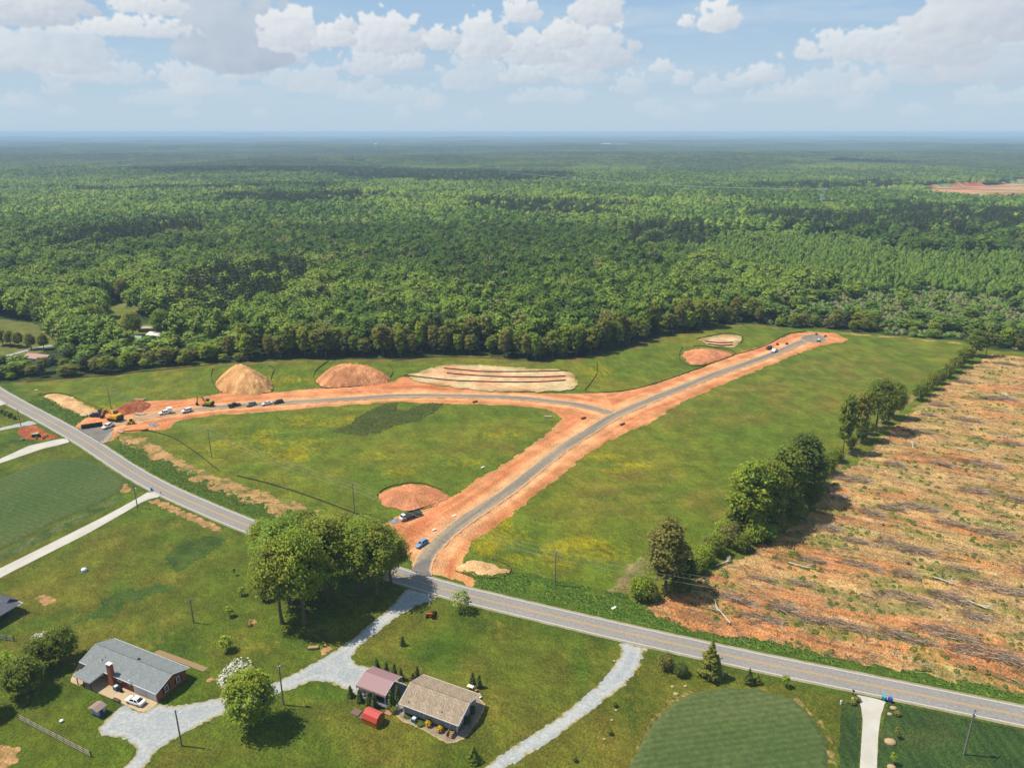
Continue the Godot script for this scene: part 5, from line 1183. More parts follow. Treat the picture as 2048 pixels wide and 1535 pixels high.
func scatter(called: String, label: String, mesh: ArrayMesh, where: Array, tints: PackedColorArray, m: Material) -> void:
	if where.is_empty(): return
	var mm := MultiMesh.new()
	mm.transform_format = MultiMesh.TRANSFORM_3D
	mm.use_colors = true
	mm.mesh = mesh
	mm.instance_count = where.size()
	for i in where.size():
		mm.set_instance_transform(i, where[i])
		mm.set_instance_color(i, tints[i])
	var o := MultiMeshInstance3D.new()
	o.name = numbered(called)
	o.multimesh = mm
	o.material_override = m
	add_child(o)
	o.set_meta("label", label)
	o.set_meta("kind", "stuff")

func leaf_tint(x: float, z: float, kind: String) -> Color:
	var stand := n_a.get_noise_2d(x * 0.0016, z * 0.0012) * 0.9 + n_b.get_noise_2d(x * 0.006, z * 0.004) * 0.45
	var r := rg.randf()
	if kind == "pine": return Color8(68, 82, 46).lerp(Color8(92, 102, 58), r)
	if kind == "young": return Color8(128, 150, 60).lerp(Color8(104, 134, 56), r)
	if kind == "scrub": return [Color8(126, 136, 82), Color8(112, 134, 62), Color8(140, 134, 98), Color8(110, 142, 60)][int(r * 3.99)]
	var k := Color8(88, 118, 44).lerp(Color8(142, 164, 62), clampf(0.45 + stand * 1.3 + (r - 0.5) * 1.0, 0.0, 1.0))
	if rg.randf() < 0.12 - stand * 0.25: k = k.lerp(Color8(70, 90, 46), 0.8)
	k = k.darkened(0.30 * smoothstep(1500.0, 4000.0, -z))  # cloud shade over the far woods, put into the leaf tint
	if rg.randf() < 0.05: k = k.lerp(Color8(154, 148, 90), 0.6)
	return k

func build_forest() -> void:
	make_protos()
	var near_m := []
	for i in 4: near_m.append(crown(300 + i, 19.0, 4.0, 5.5, 13, 520, 1.25, 0.72, 0.44).done())
	var round_m := []
	for i in 2: round_m.append(crown(305 + i, 18.0, 2.0, 8.5, 26, 1300, 1.2, 0.7, 0.34).done())
	var pine_m := []
	for i in 2: pine_m.append(pine_crown(310 + i, 20.0, 8.0, 3.0, 7, 7, 1.4, 0.5, 0.6).done())
	var mid_m := []
	for i in 4: mid_m.append(dome(320 + i, 5.6, 17.0, 5.0, 0.45, 90, 1.9).done())
	var young_m := dome(330, 1.5, 6.0, 0.3, 0.3, 60, 0.9, 5, 7).done()
	var scrub_m := dome(331, 1.5, 2.0, 0.0, 0.5, 50, 0.7, 4, 7).done()
	var clump_m := []
	for i in 4:
		var mb := MB.new()
		rg.seed = 340 + i
		var spots := []
		for a in 9:
			spots.append(Vector3((a % 3 - 1) * 8.5 + rg.randf_range(-2, 2), rg.randf_range(-1.5, 2.0), (a / 3 - 1) * 8.5 + rg.randf_range(-2, 2)))
		for a in 9:
			var d := dome(350 + i * 10 + a, rg.randf_range(4.8, 6.4), 18.0, 6.0, 0.3, 14, 2.6, 4, 7)
			var s := 0.9 + 0.1 * float((a * 7 + i * 3) % 5) / 4.0
			for k in d.v.size():
				mb.v.append(d.v[k] + spots[a]); mb.n.append(d.n[k]); mb.c.append(Color(d.c[k].r * s, d.c[k].g * s, d.c[k].b * s * 0.98))
		clump_m.append(mb.done())
	var W := {}
	var put := func(key: String, t: Transform3D, k: Color):
		if not W.has(key): W[key] = [[], PackedColorArray()]
		W[key][0].append(t)
		W[key][1].append(k)
	rg.seed = 77
	var named := []
	# every tree out to 900 m; front ones become things of their own
	var step := 7.0
	var z := -330.0
	while z > -900.0:
		var hw := -z * 0.80 + 70.0
		var x := -hw
		while x < hw:
			var q := Vector2(x + rg.randf_range(-2.4, 2.4), z + rg.randf_range(-2.4, 2.4))
			x += step
			var behind := edge_z(q.x) - 3.5 - q.y
			if behind < 0.0: continue
			var zn := zone(q + Vector2(n_a.get_noise_2d(q.x * 0.02, q.y * 0.02), n_a.get_noise_2d(q.y * 0.02, q.x * 0.02)) * 26.0)
			if zn != "none" and zone(q) == "none": zn = "none"
			if zn == "none": continue
			if zn == "pine" and rg.randf() < 0.12: zn = ""
			var turn := Basis(Vector3.UP, rg.randf() * TAU)
			var at := Vector3(q.x, hill(q.x, q.y), q.y)
			if zn == "young":
				for e in 4:
					var s := rg.randf_range(0.6, 1.4)
					var o := Vector3(rg.randf_range(-3, 3), 0, rg.randf_range(-3, 3))
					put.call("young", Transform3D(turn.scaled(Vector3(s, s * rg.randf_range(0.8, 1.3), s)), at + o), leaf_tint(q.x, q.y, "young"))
				if rg.randf() < 0.05: put.call("near1", Transform3D(turn.scaled(Vector3(0.7, 0.6, 0.7)), at), leaf_tint(q.x, q.y, ""))
				continue
			if zn == "scrub" or (q.x > 150.0 and behind < 60.0 and q.x < 520.0 and rg.randf() < 0.35):
				for e in 5:
					var s := rg.randf_range(0.5, 1.5)
					var o := Vector3(rg.randf_range(-3.3, 3.3), 0, rg.randf_range(-3.3, 3.3))
					put.call("scrub", Transform3D(turn.scaled(Vector3(s, s, s)), at + o), leaf_tint(q.x, q.y, "scrub"))
				if rg.randf() > 0.06: continue
			var tall := 1.0
			if q.x > 110.0: tall = lerpf(1.0, 0.55, smoothstep(110.0, 190.0, q.x)) * rg.randf_range(0.7, 1.25)
			if behind < 6.0: tall *= rg.randf_range(0.55, 1.0)
			if q.x < -150.0 and behind < 42.0: tall *= rg.randf_range(0.34, 0.62)
			var big := rg.randf_range(0.75, 1.3)
			if behind > 42.0 and zn == "" and rg.randf() < (0.55 if q.x < -60.0 and q.y > -640.0 else 0.22):
				var rs := rg.randf_range(0.7, 1.35)
				put.call("round%d" % (rg.randi() % 2), Transform3D(turn.scaled(Vector3(rs, rs * rg.randf_range(0.8, 1.0), rs)), at), leaf_tint(q.x, q.y, ""))
				continue
			if zn == "pine" or (zn == "" and rg.randf() < 0.09):
				put.call("pine%d" % (rg.randi() % 2), Transform3D(turn.scaled(Vector3(big, tall * rg.randf_range(0.85, 1.15), big)), at), leaf_tint(q.x, q.y, "pine"))
				continue
			var hh := 19.0 * tall * rg.randf_range(0.82, 1.18)
			if behind < 11.0 and named.size() < 170 and absf(q.x) < -q.y * 0.72:
				named.append([q, hh, 4.7 * big * lerpf(0.7, 1.0, tall)])
				continue
			put.call("near%d" % (rg.randi() % 4), Transform3D(turn.scaled(Vector3(big, hh / 19.0, big)), at), leaf_tint(q.x, q.y, "young" if q.x > 130.0 and rg.randf() < 0.6 else ""))
		z -= step
	# 900 m to 2.6 km, tree by tree
	step = 8.6
	z = -900.0
	while z > -2600.0:
		var hw := -z * 0.78 + 60.0
		var x := -hw
		while x < hw:
			var q := Vector2(x + rg.randf_range(-3, 3), z + rg.randf_range(-3, 3))
			x += step
			var zn := zone(q + Vector2(n_a.get_noise_2d(q.x * 0.008, q.y * 0.008), n_a.get_noise_2d(q.y * 0.008, q.x * 0.008)) * 90.0)
			if zn == "none": continue
			if zn == "pine" and rg.randf() < 0.15: zn = ""
			var s := rg.randf_range(0.75, 1.45)
			var at := Vector3(q.x, hill(q.x, q.y) + rg.randf_range(-2.0, 1.0), q.y)
			var turn := Basis(Vector3.UP, rg.randf() * TAU)
			if zn == "young": put.call("mid0", Transform3D(turn.scaled(Vector3(0.9, 0.4, 0.9)), at), leaf_tint(q.x, q.y, "young"))
			elif zn == "pine" or rg.randf() < 0.06: put.call("pine%d" % (rg.randi() % 2), Transform3D(turn.scaled(Vector3(1.25, 1.0, 1.25)), at), leaf_tint(q.x, q.y, "pine"))
			else: put.call("mid%d" % (rg.randi() % 4), Transform3D(turn.scaled(Vector3(s, rg.randf_range(0.85, 1.15), s)), at), leaf_tint(q.x, q.y, ""))
		z -= step
	# farther woods in clumps that grow with distance
	z = -2600.0
	while z > -26000.0:
		step = 23.0 if z > -6500.0 else 23.0 * (-z / 6500.0)
		var hw := -z * 0.76
		var x := -hw
		while x < hw:
			var q := Vector2(x + rg.randf_range(-0.2, 0.2) * step, z + rg.randf_range(-0.2, 0.2) * step)
			x += step
			var open := n_b.get_noise_2d(q.x * 0.0011 + 7.0, q.y * 0.0011)
			if open > 0.62: continue
			var zn := zone(q + Vector2(n_a.get_noise_2d(q.x * 0.002, q.y * 0.002), n_a.get_noise_2d(q.y * 0.002, q.x * 0.002)) * 320.0)
			if zn == "none": continue
			if zn == "pine" and rg.randf() < 0.15: zn = ""
			var s := step / 23.0
			var stand := n_a.get_noise_2d(q.x * 0.0012 + 3.0, q.y * 0.002)
			var k := leaf_tint(q.x, q.y, "pine" if zn == "pine" or stand < -0.33 else "")
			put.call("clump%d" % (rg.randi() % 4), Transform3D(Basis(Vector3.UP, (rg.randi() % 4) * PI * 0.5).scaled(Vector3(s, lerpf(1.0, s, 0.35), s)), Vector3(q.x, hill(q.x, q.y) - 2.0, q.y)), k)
		z -= step
	var rows := {}
	for q in named:
		var best := 0
		for m in marks.size():
			if q[0].distance_to(marks[m][0]) < q[0].distance_to(marks[best][0]): best = m
		var key := "%s of %s" % ["left" if q[0].x < marks[best][0].x else "right", marks[best][1]]
		if not rows.has(key): rows[key] = []
		rows[key].append([absf(q[0].x - marks[best][0].x), q])
	var n := 0
	for key in rows:
		rows[key].sort_custom(func(a, b): return a[0] < b[0])
		for i in rows[key].size():
			var q: Array = rows[key][i][1]
			var tint: int = [0, 1, 4, 5, 9, 11, 3, 8][rg.randi() % 8]
			plant("forest_tree", "%s %s tree of the woods' front, %s %s" % ["low" if q[1] < 12.0 else "tall" if q[1] > 19.5 else "medium-high", {0: "mid-green", 1: "fresh green", 4: "green", 5: "olive green", 9: "deep green", 11: "bright green", 3: "yellow-green", 8: "greyish green"}[tint], nth(i), key], "tree", q[0], q[1], q[2], "edge%d" % (n % 3), tint, "front row of the woods behind the building site")
			n += 1
	for i in 4:
		scatter("broadleaf_forest", "broadleaf woods behind the front row of trees", near_m[i], W["near%d" % i][0], W["near%d" % i][1], M.forest)
		scatter("broadleaf_forest", "broadleaf woods in the middle distance", mid_m[i], W["mid%d" % i][0], W["mid%d" % i][1], M.forest)
		scatter("distant_forest", "far woods fading blue towards the horizon", clump_m[i], W["clump%d" % i][0], W["clump%d" % i][1], M.forest)
	for i in 2: scatter("broadleaf_forest", "big round crowned trees in the woods", round_m[i], W["round%d" % i][0], W["round%d" % i][1], M.forest)
	for i in 2: scatter("pine_and_shade_bands", "dark pine stands among the broadleaf woods, two far bands imitating cloud shade", pine_m[i], W["pine%d" % i][0], W["pine%d" % i][1], M.forest)
	scatter("young_forest", "young regrowth in rows on the right", young_m, W.young[0], W.young[1], M.forest)
	scatter("scrub", "grey-green scrub beyond the turning circle", scrub_m, W.scrub[0], W.scrub[1], M.forest)
	print("forest: ", W.keys().map(func(k): return "%s %d" % [k, W[k][0].size()]), " named ", named.size())

var marks := [[Vector2(-150.88, -393.71), "the tan dirt mound"], [Vector2(-89.71, -401.49), "the wide red mound"], [Vector2(-6.81, -401.49), "the pale basin"], [Vector2(44.29, -401.49), "the grass plot"], [Vector2(125.63, -459.8), "the low red mound"], [Vector2(196.57, -466.22), "the turning circle"], [Vector2(244.39, -449.85), "the right field's far edge"], [Vector2(-204.61, -371.05), "the left field"], [Vector2(-247.11, -358.56), "the road's far left end"], [Vector2(278.9, -413.71), "the clear-cut's far edge"]]

func nth(i: int) -> String:
	var w := ["first", "second", "third", "fourth", "fifth", "sixth", "seventh", "eighth", "ninth", "tenth", "eleventh", "twelfth", "thirteenth", "fourteenth", "fifteenth", "sixteenth", "seventeenth", "eighteenth", "nineteenth"]
	return w[i] if i < 19 else "twentieth" if i == 19 else "twenty-" + w[i - 20] if i < 29 else "thirtieth" if i == 29 else "thirty-" + w[(i - 30) % 9]

# ---------------------------------------------------------------- houses
func hip(mb: MB, x0: float, x1: float, z0: float, z1: float, y: float, ridge: float, k: Color, run: float) -> void:
	var a := Vector3(x0, y, z0); var b := Vector3(x1, y, z0); var c := Vector3(x1, y, z1); var d := Vector3(x0, y, z1)
	var zm := (z0 + z1) * 0.5
	var r0 := Vector3(x0 + run, ridge, zm); var r1 := Vector3(x1 - run, ridge, zm)
	mb.quad(d, c, r1, r0, k); mb.quad(b, a, r0, r1, k); mb.tri(c, b, r1, k); mb.tri(a, d, r0, k); mb.quad(a, b, c, d, k)

func gable_roof(parent: Node, x0: float, x1: float, z0: float, z1: float, y: float, rise: float, th: float, k: Color, m: Material, fascia: Color, back := "") -> Node:
	var zm := (z0 + z1) * 0.5
	var mb := MB.new()
	mb.prism(PackedVector2Array([Vector2(z1, y), Vector2(zm, y + rise), Vector2(zm, y + rise + th), Vector2(z1, y + th)]), -x1, -x0, k, Transform3D(Basis(Vector3(0, 0, 1), Vector3(0, 1, 0), Vector3(-1, 0, 0)), Vector3.ZERO))
	var roof := part(parent, "roof", mb, m)
	var mb2 := MB.new()
	mb2.prism(PackedVector2Array([Vector2(zm, y + rise), Vector2(z0, y), Vector2(z0, y + th), Vector2(zm, y + rise + th)]), -x1, -x0, k, Transform3D(Basis(Vector3(0, 0, 1), Vector3(0, 1, 0), Vector3(-1, 0, 0)), Vector3.ZERO))
	var rb := part(parent, "roof", mb2, m)
	if back: rb.set_meta("label", back)
	var f := MB.new()
	f.box(Vector3((x0 + x1) * 0.5, y + 0.03, z1 + 0.05), Vector3(x1 - x0 + 0.1, 0.2, 0.09), fascia)
	part(roof, "gutter", f, M.satin)
	f = MB.new()
	f.box(Vector3((x0 + x1) * 0.5, y + 0.03, z0 - 0.05), Vector3(x1 - x0 + 0.1, 0.2, 0.09), fascia)
	part(rb, "gutter", f, M.satin)
	for x in [x0 - 0.04, x1 + 0.04]:
		f = MB.new()
		for s in [z0, z1]:
			f.tube(Vector3(x, y + th * 0.5, s), Vector3(x, y + rise + th * 0.5, zm), 0.11, 0.11, fascia, 4)
		part(roof, "bargeboard", f, M.satin)
	f = MB.new()
	f.tube(Vector3(x0, y + rise + th, zm), Vector3(x1, y + rise + th, zm), 0.07, 0.07, Color(k.r * 0.8, k.g * 0.8, k.b * 0.8), 5)
	part(roof, "ridge_cap", f, m)
	return roof

func window(parent: Node, c: Vector3, w: float, h: float, axis: int, out: float, frame: Color, shutters := false, called := "window") -> void:
	# axis 0: wall facing along x, 2: wall facing along z; out = +1 or -1
	var s := func(a: float, b: float, d: float) -> Vector3: return Vector3(d, b, a) if axis == 0 else Vector3(a, b, d)
	var n := Vector3(out, 0, 0) if axis == 0 else Vector3(0, 0, out)
	var side := Vector3(0, 0, 1) if axis == 0 else Vector3(1, 0, 0)
	var mb := MB.new()
	for q in [-1.0, 1.0]:
		mb.box(c + side * q * w * 0.5, s.call(0.1, h + 0.1, 0.1), frame)
		mb.box(c + Vector3.UP * q * h * 0.5, s.call(w - 0.1, 0.1, 0.098), frame)
	mb.box(c, s.call(w - 0.1, 0.05, 0.09), frame)
	var f := part(parent, called, mb, M.satin)
	mb = MB.new()
	mb.box(c, s.call(w - 0.06, h - 0.06, 0.05), Color8(60, 72, 84))
	part(f, "pane", mb, M.glass)
	if shutters:
		for q in [-1.0, 1.0]:
			mb = MB.new()
			mb.box(c + side * q * (w * 0.5 + 0.28), s.call(0.4, h + 0.1, 0.08), Color8(34, 34, 36))
			part(f, "shutter", mb, M.plain)

func post(parent: Node, a: Vector3, h: float, w: float, k: Color, called := "post") -> void:
	var mb := MB.new()
	mb.box(a + Vector3(0, h * 0.5, 0), Vector3(w, h, w), k)
	part(parent, called, mb, M.plain)

func build_houses() -> void:
	var brick := lit(176, 112, 84, 0.72)
	var white := Color8(205, 205, 205)
	# brick ranch house with porch ell, chimney and double garage
	var h := thing("brick_house", "long brick ranch house with grey roof, tall chimney, porch and two garage doors", "house", Vector3(-88.1, 0.1, -141.4), deg_to_rad(-24.7))
	var mb := MB.new()
	mb.prism(PackedVector2Array([Vector2(-4.05, 0), Vector2(4.05, 0), Vector2(4.05, 2.62), Vector2(0, 4.15), Vector2(-4.05, 2.62)]), -12.0, 11.9, brick, Transform3D(Basis(Vector3(0, 0, 1), Vector3(0, 1, 0), Vector3(-1, 0, 0)), Vector3.ZERO))
	part(h, "wall", mb, M.brick)
	var roofk := lit(150, 156, 158, 0.78)
	var roof := gable_roof(h, -12.5, 12.5, -4.75, 4.55, 2.62, 1.72, 0.16, roofk, M.shingle_grey, white, "darker streaked rear roof slope")
	for q in [[-7.0, 1.7], [-7.1, 2.5], [4.2, 1.2]]:
		mb = MB.new()
		mb.tube(Vector3(q[0], 3.4, q[1]), Vector3(q[0], 4.35 - q[1] * 0.2, q[1]), 0.09, 0.09, Color8(50, 52, 54), 6)
		part(roof, "vent_pipe", mb, M.plain)
	mb = MB.new()
	mb.box(Vector3(1.35, 4.42, -0.62), Vector3(0.5, 0.35, 0.5), Color8(48, 48, 52))
	part(roof, "roof_vent", mb, M.plain)
	# porch roof
	mb = MB.new()
	mb.quad(Vector3(-9.85, 2.5, 8.25), Vector3(-4.1, 2.5, 8.25), Vector3(-4.1, 2.8, 4.5), Vector3(-9.85, 2.8, 4.5), roofk)
	mb.quad(Vector3(-9.85, 2.36, 4.5), Vector3(-4.1, 2.36, 4.5), Vector3(-4.1, 2.32, 8.25), Vector3(-9.85, 2.32, 8.25), white)
	mb.quad(Vector3(-9.85, 2.32, 8.25), Vector3(-4.1, 2.32, 8.25), Vector3(-4.1, 2.5, 8.25), Vector3(-9.85, 2.5, 8.25), white)
	mb.quad(Vector3(-4.1, 2.32, 8.25), Vector3(-4.1, 2.36, 4.5), Vector3(-4.1, 2.8, 4.5), Vector3(-4.1, 2.5, 8.25), white)
	mb.quad(Vector3(-9.85, 2.36, 4.5), Vector3(-9.85, 2.32, 8.25), Vector3(-9.85, 2.5, 8.25), Vector3(-9.85, 2.8, 4.5), white)
	part(h, "porch_roof", mb, M.shingle_grey)
	for x in [-9.2, -7.0, -4.7]: post(h, Vector3(x, 0, 7.8), 2.34, 0.16, Color8(70, 54, 44), "porch_post")
	# chimney
	mb = MB.new()
	mb.frustum(Vector3(-1.75, 0, 4.5), Vector2(1.7, 0.95), Vector3(-1.75, 1.9, 4.5), Vector2(1.5, 0.9), brick)
	mb.box(Vector3(-1.75, 3.75, 4.5), Vector3(1.3, 3.7, 0.85), brick)
	var ch := part(h, "chimney", mb, M.brick)
	mb = MB.new()
	mb.box(Vector3(-1.75, 5.7, 4.5), Vector3(1.1, 0.28, 0.7), Color8(150, 168, 180))
	mb.box(Vector3(-1.75, 5.9, 4.5), Vector3(1.4, 0.08, 0.95), Color8(196, 206, 212))
	part(ch, "chimney_cap", mb, M.satin)
	for x in [6.5, 9.95]:
		mb = MB.new()
		mb.box(Vector3(x, 1.08, 4.06), Vector3(2.95, 2.16, 0.08), Color8(208, 206, 208))
		var d := part(h, "garage_door", mb, M.satin)
		for y in [0.55, 1.08, 1.62]:
			mb = MB.new()
			mb.box(Vector3(x, y, 4.105), Vector3(2.9, 0.03, 0.02), Color8(150, 150, 152))
			part(d, "door_seam", mb, M.plain)
	mb = MB.new()
	for x in [4.88, 8.22, 11.6]: mb.box(Vector3(x, 1.2, 4.1), Vector3(0.28, 2.4, 0.14), white)
	mb.box(Vector3(8.2, 2.36, 4.09), Vector3(7.0, 0.36, 0.1), white)
	part(h, "garage_trim", mb, M.satin)
	window(h, Vector3(12.04, 1.65, 1.5), 0.95, 1.35, 0, 1.0, white, true)
	window(h, Vector3(12.04, 1.65, -1.75), 0.95, 1.35, 0, 1.0, white, true)
	window(h, Vector3(0.15, 1.75, 4.09), 0.9, 1.0, 2, 1.0, white)
	window(h, Vector3(3.4, 1.9, 4.09), 0.8, 0.7, 2, 1.0, white)
	window(h, Vector3(-6.2, 1.6, 4.09), 1.6, 1.3, 2, 1.0, white)
	for x in [-9.0, -4.5, 0.5, 5.5]: window(h, Vector3(x, 1.65, -4.09), 1.0, 1.2, 2, -1.0, white)
	window(h, Vector3(-11.94, 1.6, 0.5), 1.0, 1.2, 0, -1.0, white)
	mb = MB.new()
	mb.box(Vector3(2.1, 1.02, 4.09), Vector3(0.95, 2.04, 0.08), Color8(120, 60, 48))
	part(h, "door", mb, M.satin)
	mb = MB.new()
	mb.tube(Vector3(4.5, 2.8, 4.55), Vector3(4.5, 3.5, 4.55), 0.03, 0.03, Color8(120, 120, 120), 5)
	mb.blob(Vector3(4.5, 3.5, 4.75), Vector3(0.4, 0.4, 0.1), Color8(200, 202, 204), 4, 8)
	part(h, "satellite_dish", mb, M.satin)
	# tan-roofed grey house
	h = thing("grey_house", "grey-sided house with tan shingle roof beside the carport", "house", Vector3(-15.75, 0.08, -130.0), deg_to_rad(-25.5))
	var grey := lit(178, 178, 182)
	mb = MB.new()
	mb.prism(PackedVector2Array([Vector2(-4.35, 0.6), Vector2(4.15, 0.6), Vector2(4.15, 3.0), Vector2(-0.1, 4.65), Vector2(-4.35, 3.0)]), -6.6, 6.7, grey, Transform3D(Basis(Vector3(0, 0, 1), Vector3(0, 1, 0), Vector3(-1, 0, 0)), Vector3.ZERO))
	var w := part(h, "wall", mb, M.siding)
	mb = MB.new()
	mb.box(Vector3(-0.05, 0.3, -0.1), Vector3(13.1, 0.6, 8.3), lit(128, 84, 66))
	part(h, "foundation", mb, M.brick)
	for y in 12:
		mb = MB.new()
		mb.box(Vector3(-0.05, 0.7 + y * 0.19, 4.155), Vector3(13.3, 0.015, 0.02), Color8(96, 96, 100))
		part(w, "siding_joint", mb, M.plain)
	roof = gable_roof(h, -7.4, 7.35, -5.1, 4.85, 3.0, 1.85, 0.15, lit(186, 166, 142, 0.70), M.shingle_tan, Color8(206, 200, 190))
	for q in [[-5.3, 4.1], [2.7, 3.6]]:
		mb = MB.new()
		mb.tube(Vector3(q[0], 3.2, q[1]), Vector3(q[0], 4.0, q[1]), 0.08, 0.08, Color8(60, 60, 60), 6)
		part(roof, "vent_pipe", mb, M.plain)
	window(h, Vector3(-2.0, 1.95, 4.2), 0.95, 0.95, 2, 1.0, white)
	window(h, Vector3(4.5, 1.95, 4.2), 0.95, 0.95, 2, 1.0, white)
	window(h, Vector3(6.64, 2.0, -1.75), 1.0, 1.5, 0, 1.0, white)
	window(h, Vector3(6.64, 2.0, 2.1), 0.7, 1.0, 0, 1.0, white)
	for x in [-4.0, 0.0, 4.0]: window(h, Vector3(x, 2.0, -4.4), 1.0, 1.3, 2, -1.0, white)
	window(h, Vector3(-6.74, 2.0, 0.0), 1.2, 1.3, 0, -1.0, white)
	mb = MB.new()
	mb.tube(Vector3(-6.6, 0.0, 4.25), Vector3(-6.6, 3.0, 4.4), 0.08, 0.08, white, 6)
	part(h, "downpipe", mb, M.satin)
	mb = MB.new()
	mb.box(Vector3(6.65, 1.7, 4.19), Vector3(0.14, 2.6, 0.1), Color8(214, 214, 210))
	part(h, "corner_trim", mb, M.satin)
	mb = MB.new()
	for i in 4: mb.box(Vector3(5.6, 0.10 + i * 0.17, 5.6 - i * 0.3), Vector3(1.3, 0.2, 0.3), Color8(150, 130, 96))
	for q in [[4.95, 5.1], [6.2, 5.1]]: mb.box(Vector3(q[0], 0.6, q[1]), Vector3(0.1, 0.9, 1.4), Color8(176, 146, 92))
	part(h, "steps", mb, M.wood)
	# carport
	h = thing("carport", "open metal carport with mauve curved-eave roof on thin posts", "carport", Vector3(-30.0, 0.06, -136.2), deg_to_rad(-25.3))
	mb = MB.new()
	var prof := []
	for p in [[-3.5, 2.35], [-3.42, 2.75], [-3.1, 2.95], [0.0, 3.95], [3.1, 2.95], [3.42, 2.75], [3.5, 2.35]]: prof.append(Vector2(p[0], p[1]))
	var mauve := lit(186, 148, 150)
	for i in prof.size() - 1:
		var a: Vector2 = prof[i]; var b: Vector2 = prof[i + 1]
		mb.quad(Vector3(-3.95, b.y, b.x), Vector3(-3.95, a.y, a.x), Vector3(3.95, a.y, a.x), Vector3(3.95, b.y, b.x), mauve)
		mb.quad(Vector3(-3.95, a.y - 0.05, a.x), Vector3(-3.95, b.y - 0.05, b.x), Vector3(3.95, b.y - 0.05, b.x), Vector3(3.95, a.y - 0.05, a.x), Color8(150, 130, 132))
	roof = part(h, "roof", mb, M.satin)
	for x in range(-8, 9):
		mb = MB.new()
		for i in prof.size() - 1:
			mb.tube(Vector3(x * 0.48, prof[i].y + 0.01, prof[i].x), Vector3(x * 0.48, prof[i + 1].y + 0.01, prof[i + 1].x), 0.03, 0.03, Color(mauve.r * 0.93, mauve.g * 0.93, mauve.b * 0.93), 4, false)
		part(roof, "rib", mb, M.satin)
	for x in [-3.97, 3.97]:
		mb = MB.new()
		for i in prof.size() - 1: mb.tube(Vector3(x, prof[i].y, prof[i].x), Vector3(x, prof[i + 1].y, prof[i + 1].x), 0.05, 0.05, Color8(220, 214, 208), 5, false)
		part(roof, "edge_trim", mb, M.satin)
	for x in [-3.8, -1.27, 1.27, 3.8]:
		for z in [-3.4, 3.4]: post(h, Vector3(x, 0, z), 2.45, 0.07, Color8(196, 200, 204))
	# things under and beside it
	var at := func(x: float, z: float, y := 0.1) -> Vector3: return Vector3(-30.0, y, -136.2) + Basis(Vector3.UP, deg_to_rad(-25.3)) * Vector3(x, 0, z)
	var fl := ground_piece("carport_floor", region(PackedVector2Array([v2(at.call(-4.2, -3.9)), v2(at.call(4.6, -3.9)), v2(at.call(7.2, -2.6)), v2(at.call(5.2, 3.9)), v2(at.call(-4.2, 3.9))]), [], 0.4, 0.0, 1.0, 0.10, func(x, z, i): return lit(128, 132, 140)), M.paint, "smooth grey slab under the carport")
	car("parked_car", "dark car parked under the carport, its tail showing", at.call(-1.0, -1.6, 0.12), deg_to_rad(-25.3) + PI, Color8(52, 54, 60), "sedan")
	car("parked_car", "dark vehicle under the carport's near edge, partly in shade", at.call(-1.6, 1.4, 0.12), deg_to_rad(-25.3) + PI, Color8(74, 78, 84), "suv")
	var b := thing("bench", "dark slatted outdoor bench at the near right corner of the carport", "bench", at.call(1.9, 2.7), deg_to_rad(-25.3))
	for i in 4:
		mb = MB.new()
		mb.box(Vector3(0, 0.45, -0.2 + i * 0.14), Vector3(1.8, 0.04, 0.11), Color8(60, 50, 44))
		part(b, "slat", mb, M.wood)
	for x in [-0.8, 0.8]: post(b, Vector3(x, 0, 0), 0.44, 0.08, Color8(40, 40, 42), "leg")
	mb = MB.new()
	mb.box(Vector3(0, 0.7, -0.3), Vector3(1.8, 0.4, 0.05), Color8(60, 50, 44))
	part(b, "backrest", mb, M.wood)
	# red and yellow barn shed
	h = thing("barn_shed", "small yellow-brown barn-shaped shed with red gambrel roof", "shed", Vector3(-29.8, 0.02, -127.0), deg_to_rad(-28.0))
	var ochre := lit(206, 140, 34)
	mb = MB.new()
	mb.prism(PackedVector2Array([Vector2(-1.5, 0), Vector2(1.5, 0), Vector2(1.5, 1.45), Vector2(1.0, 2.25), Vector2(0, 2.7), Vector2(-1.0, 2.25), Vector2(-1.5, 1.45)]), -1.85, 1.85, ochre, Transform3D(Basis(Vector3(0, 0, 1), Vector3(0, 1, 0), Vector3(-1, 0, 0)), Vector3.ZERO))
	part(h, "wall", mb, M.wood)
	var gp := [Vector2(-1.6, 1.38), Vector2(-1.06, 2.3), Vector2(0, 2.78), Vector2(1.06, 2.3), Vector2(1.6, 1.38)]
	for i in 4:
		mb = MB.new()
		mb.prism(PackedVector2Array([gp[i], gp[i + 1], gp[i + 1] + Vector2(0, 0.07), gp[i] + Vector2(0, 0.07)]), -1.95, 1.95, lit(216, 84, 78) if i in [0, 3] else lit(224, 108, 100), Transform3D(Basis(Vector3(0, 0, 1), Vector3(0, 1, 0), Vector3(-1, 0, 0)), Vector3.ZERO))
		part(h, "roof_panel", mb, M.plain)
	mb = MB.new()
	mb.box(Vector3(1.88, 0.95, 0), Vector3(0.06, 1.8, 1.5), lit(196, 130, 40))
	part(h, "door", mb, M.wood)
	for z in [-0.9, 0.0, 0.9]:
		mb = MB.new()
		mb.box(Vector3(-1.88, 0.7, z), Vector3(0.05, 1.3, 0.06), lit(186, 122, 30))
		part(h, "batten", mb, M.wood)
	# well house
	h = thing("well_house", "tiny white well house with weathered grey roof and blue door", "shed", Vector3(-90.2, 0.02, -129.2), deg_to_rad(-24.0))
	mb = MB.new()
	mb.box(Vector3(0, 1.25, 0), Vector3(2.1, 1.3, 1.8), lit(206, 214, 226))
	part(h, "wall", mb, M.siding)
	mb = MB.new()
	mb.box(Vector3(0, 0.3, 0), Vector3(2.16, 0.6, 1.86), lit(104, 116, 136))
	part(h, "foundation", mb, M.plain)
	mb = MB.new()
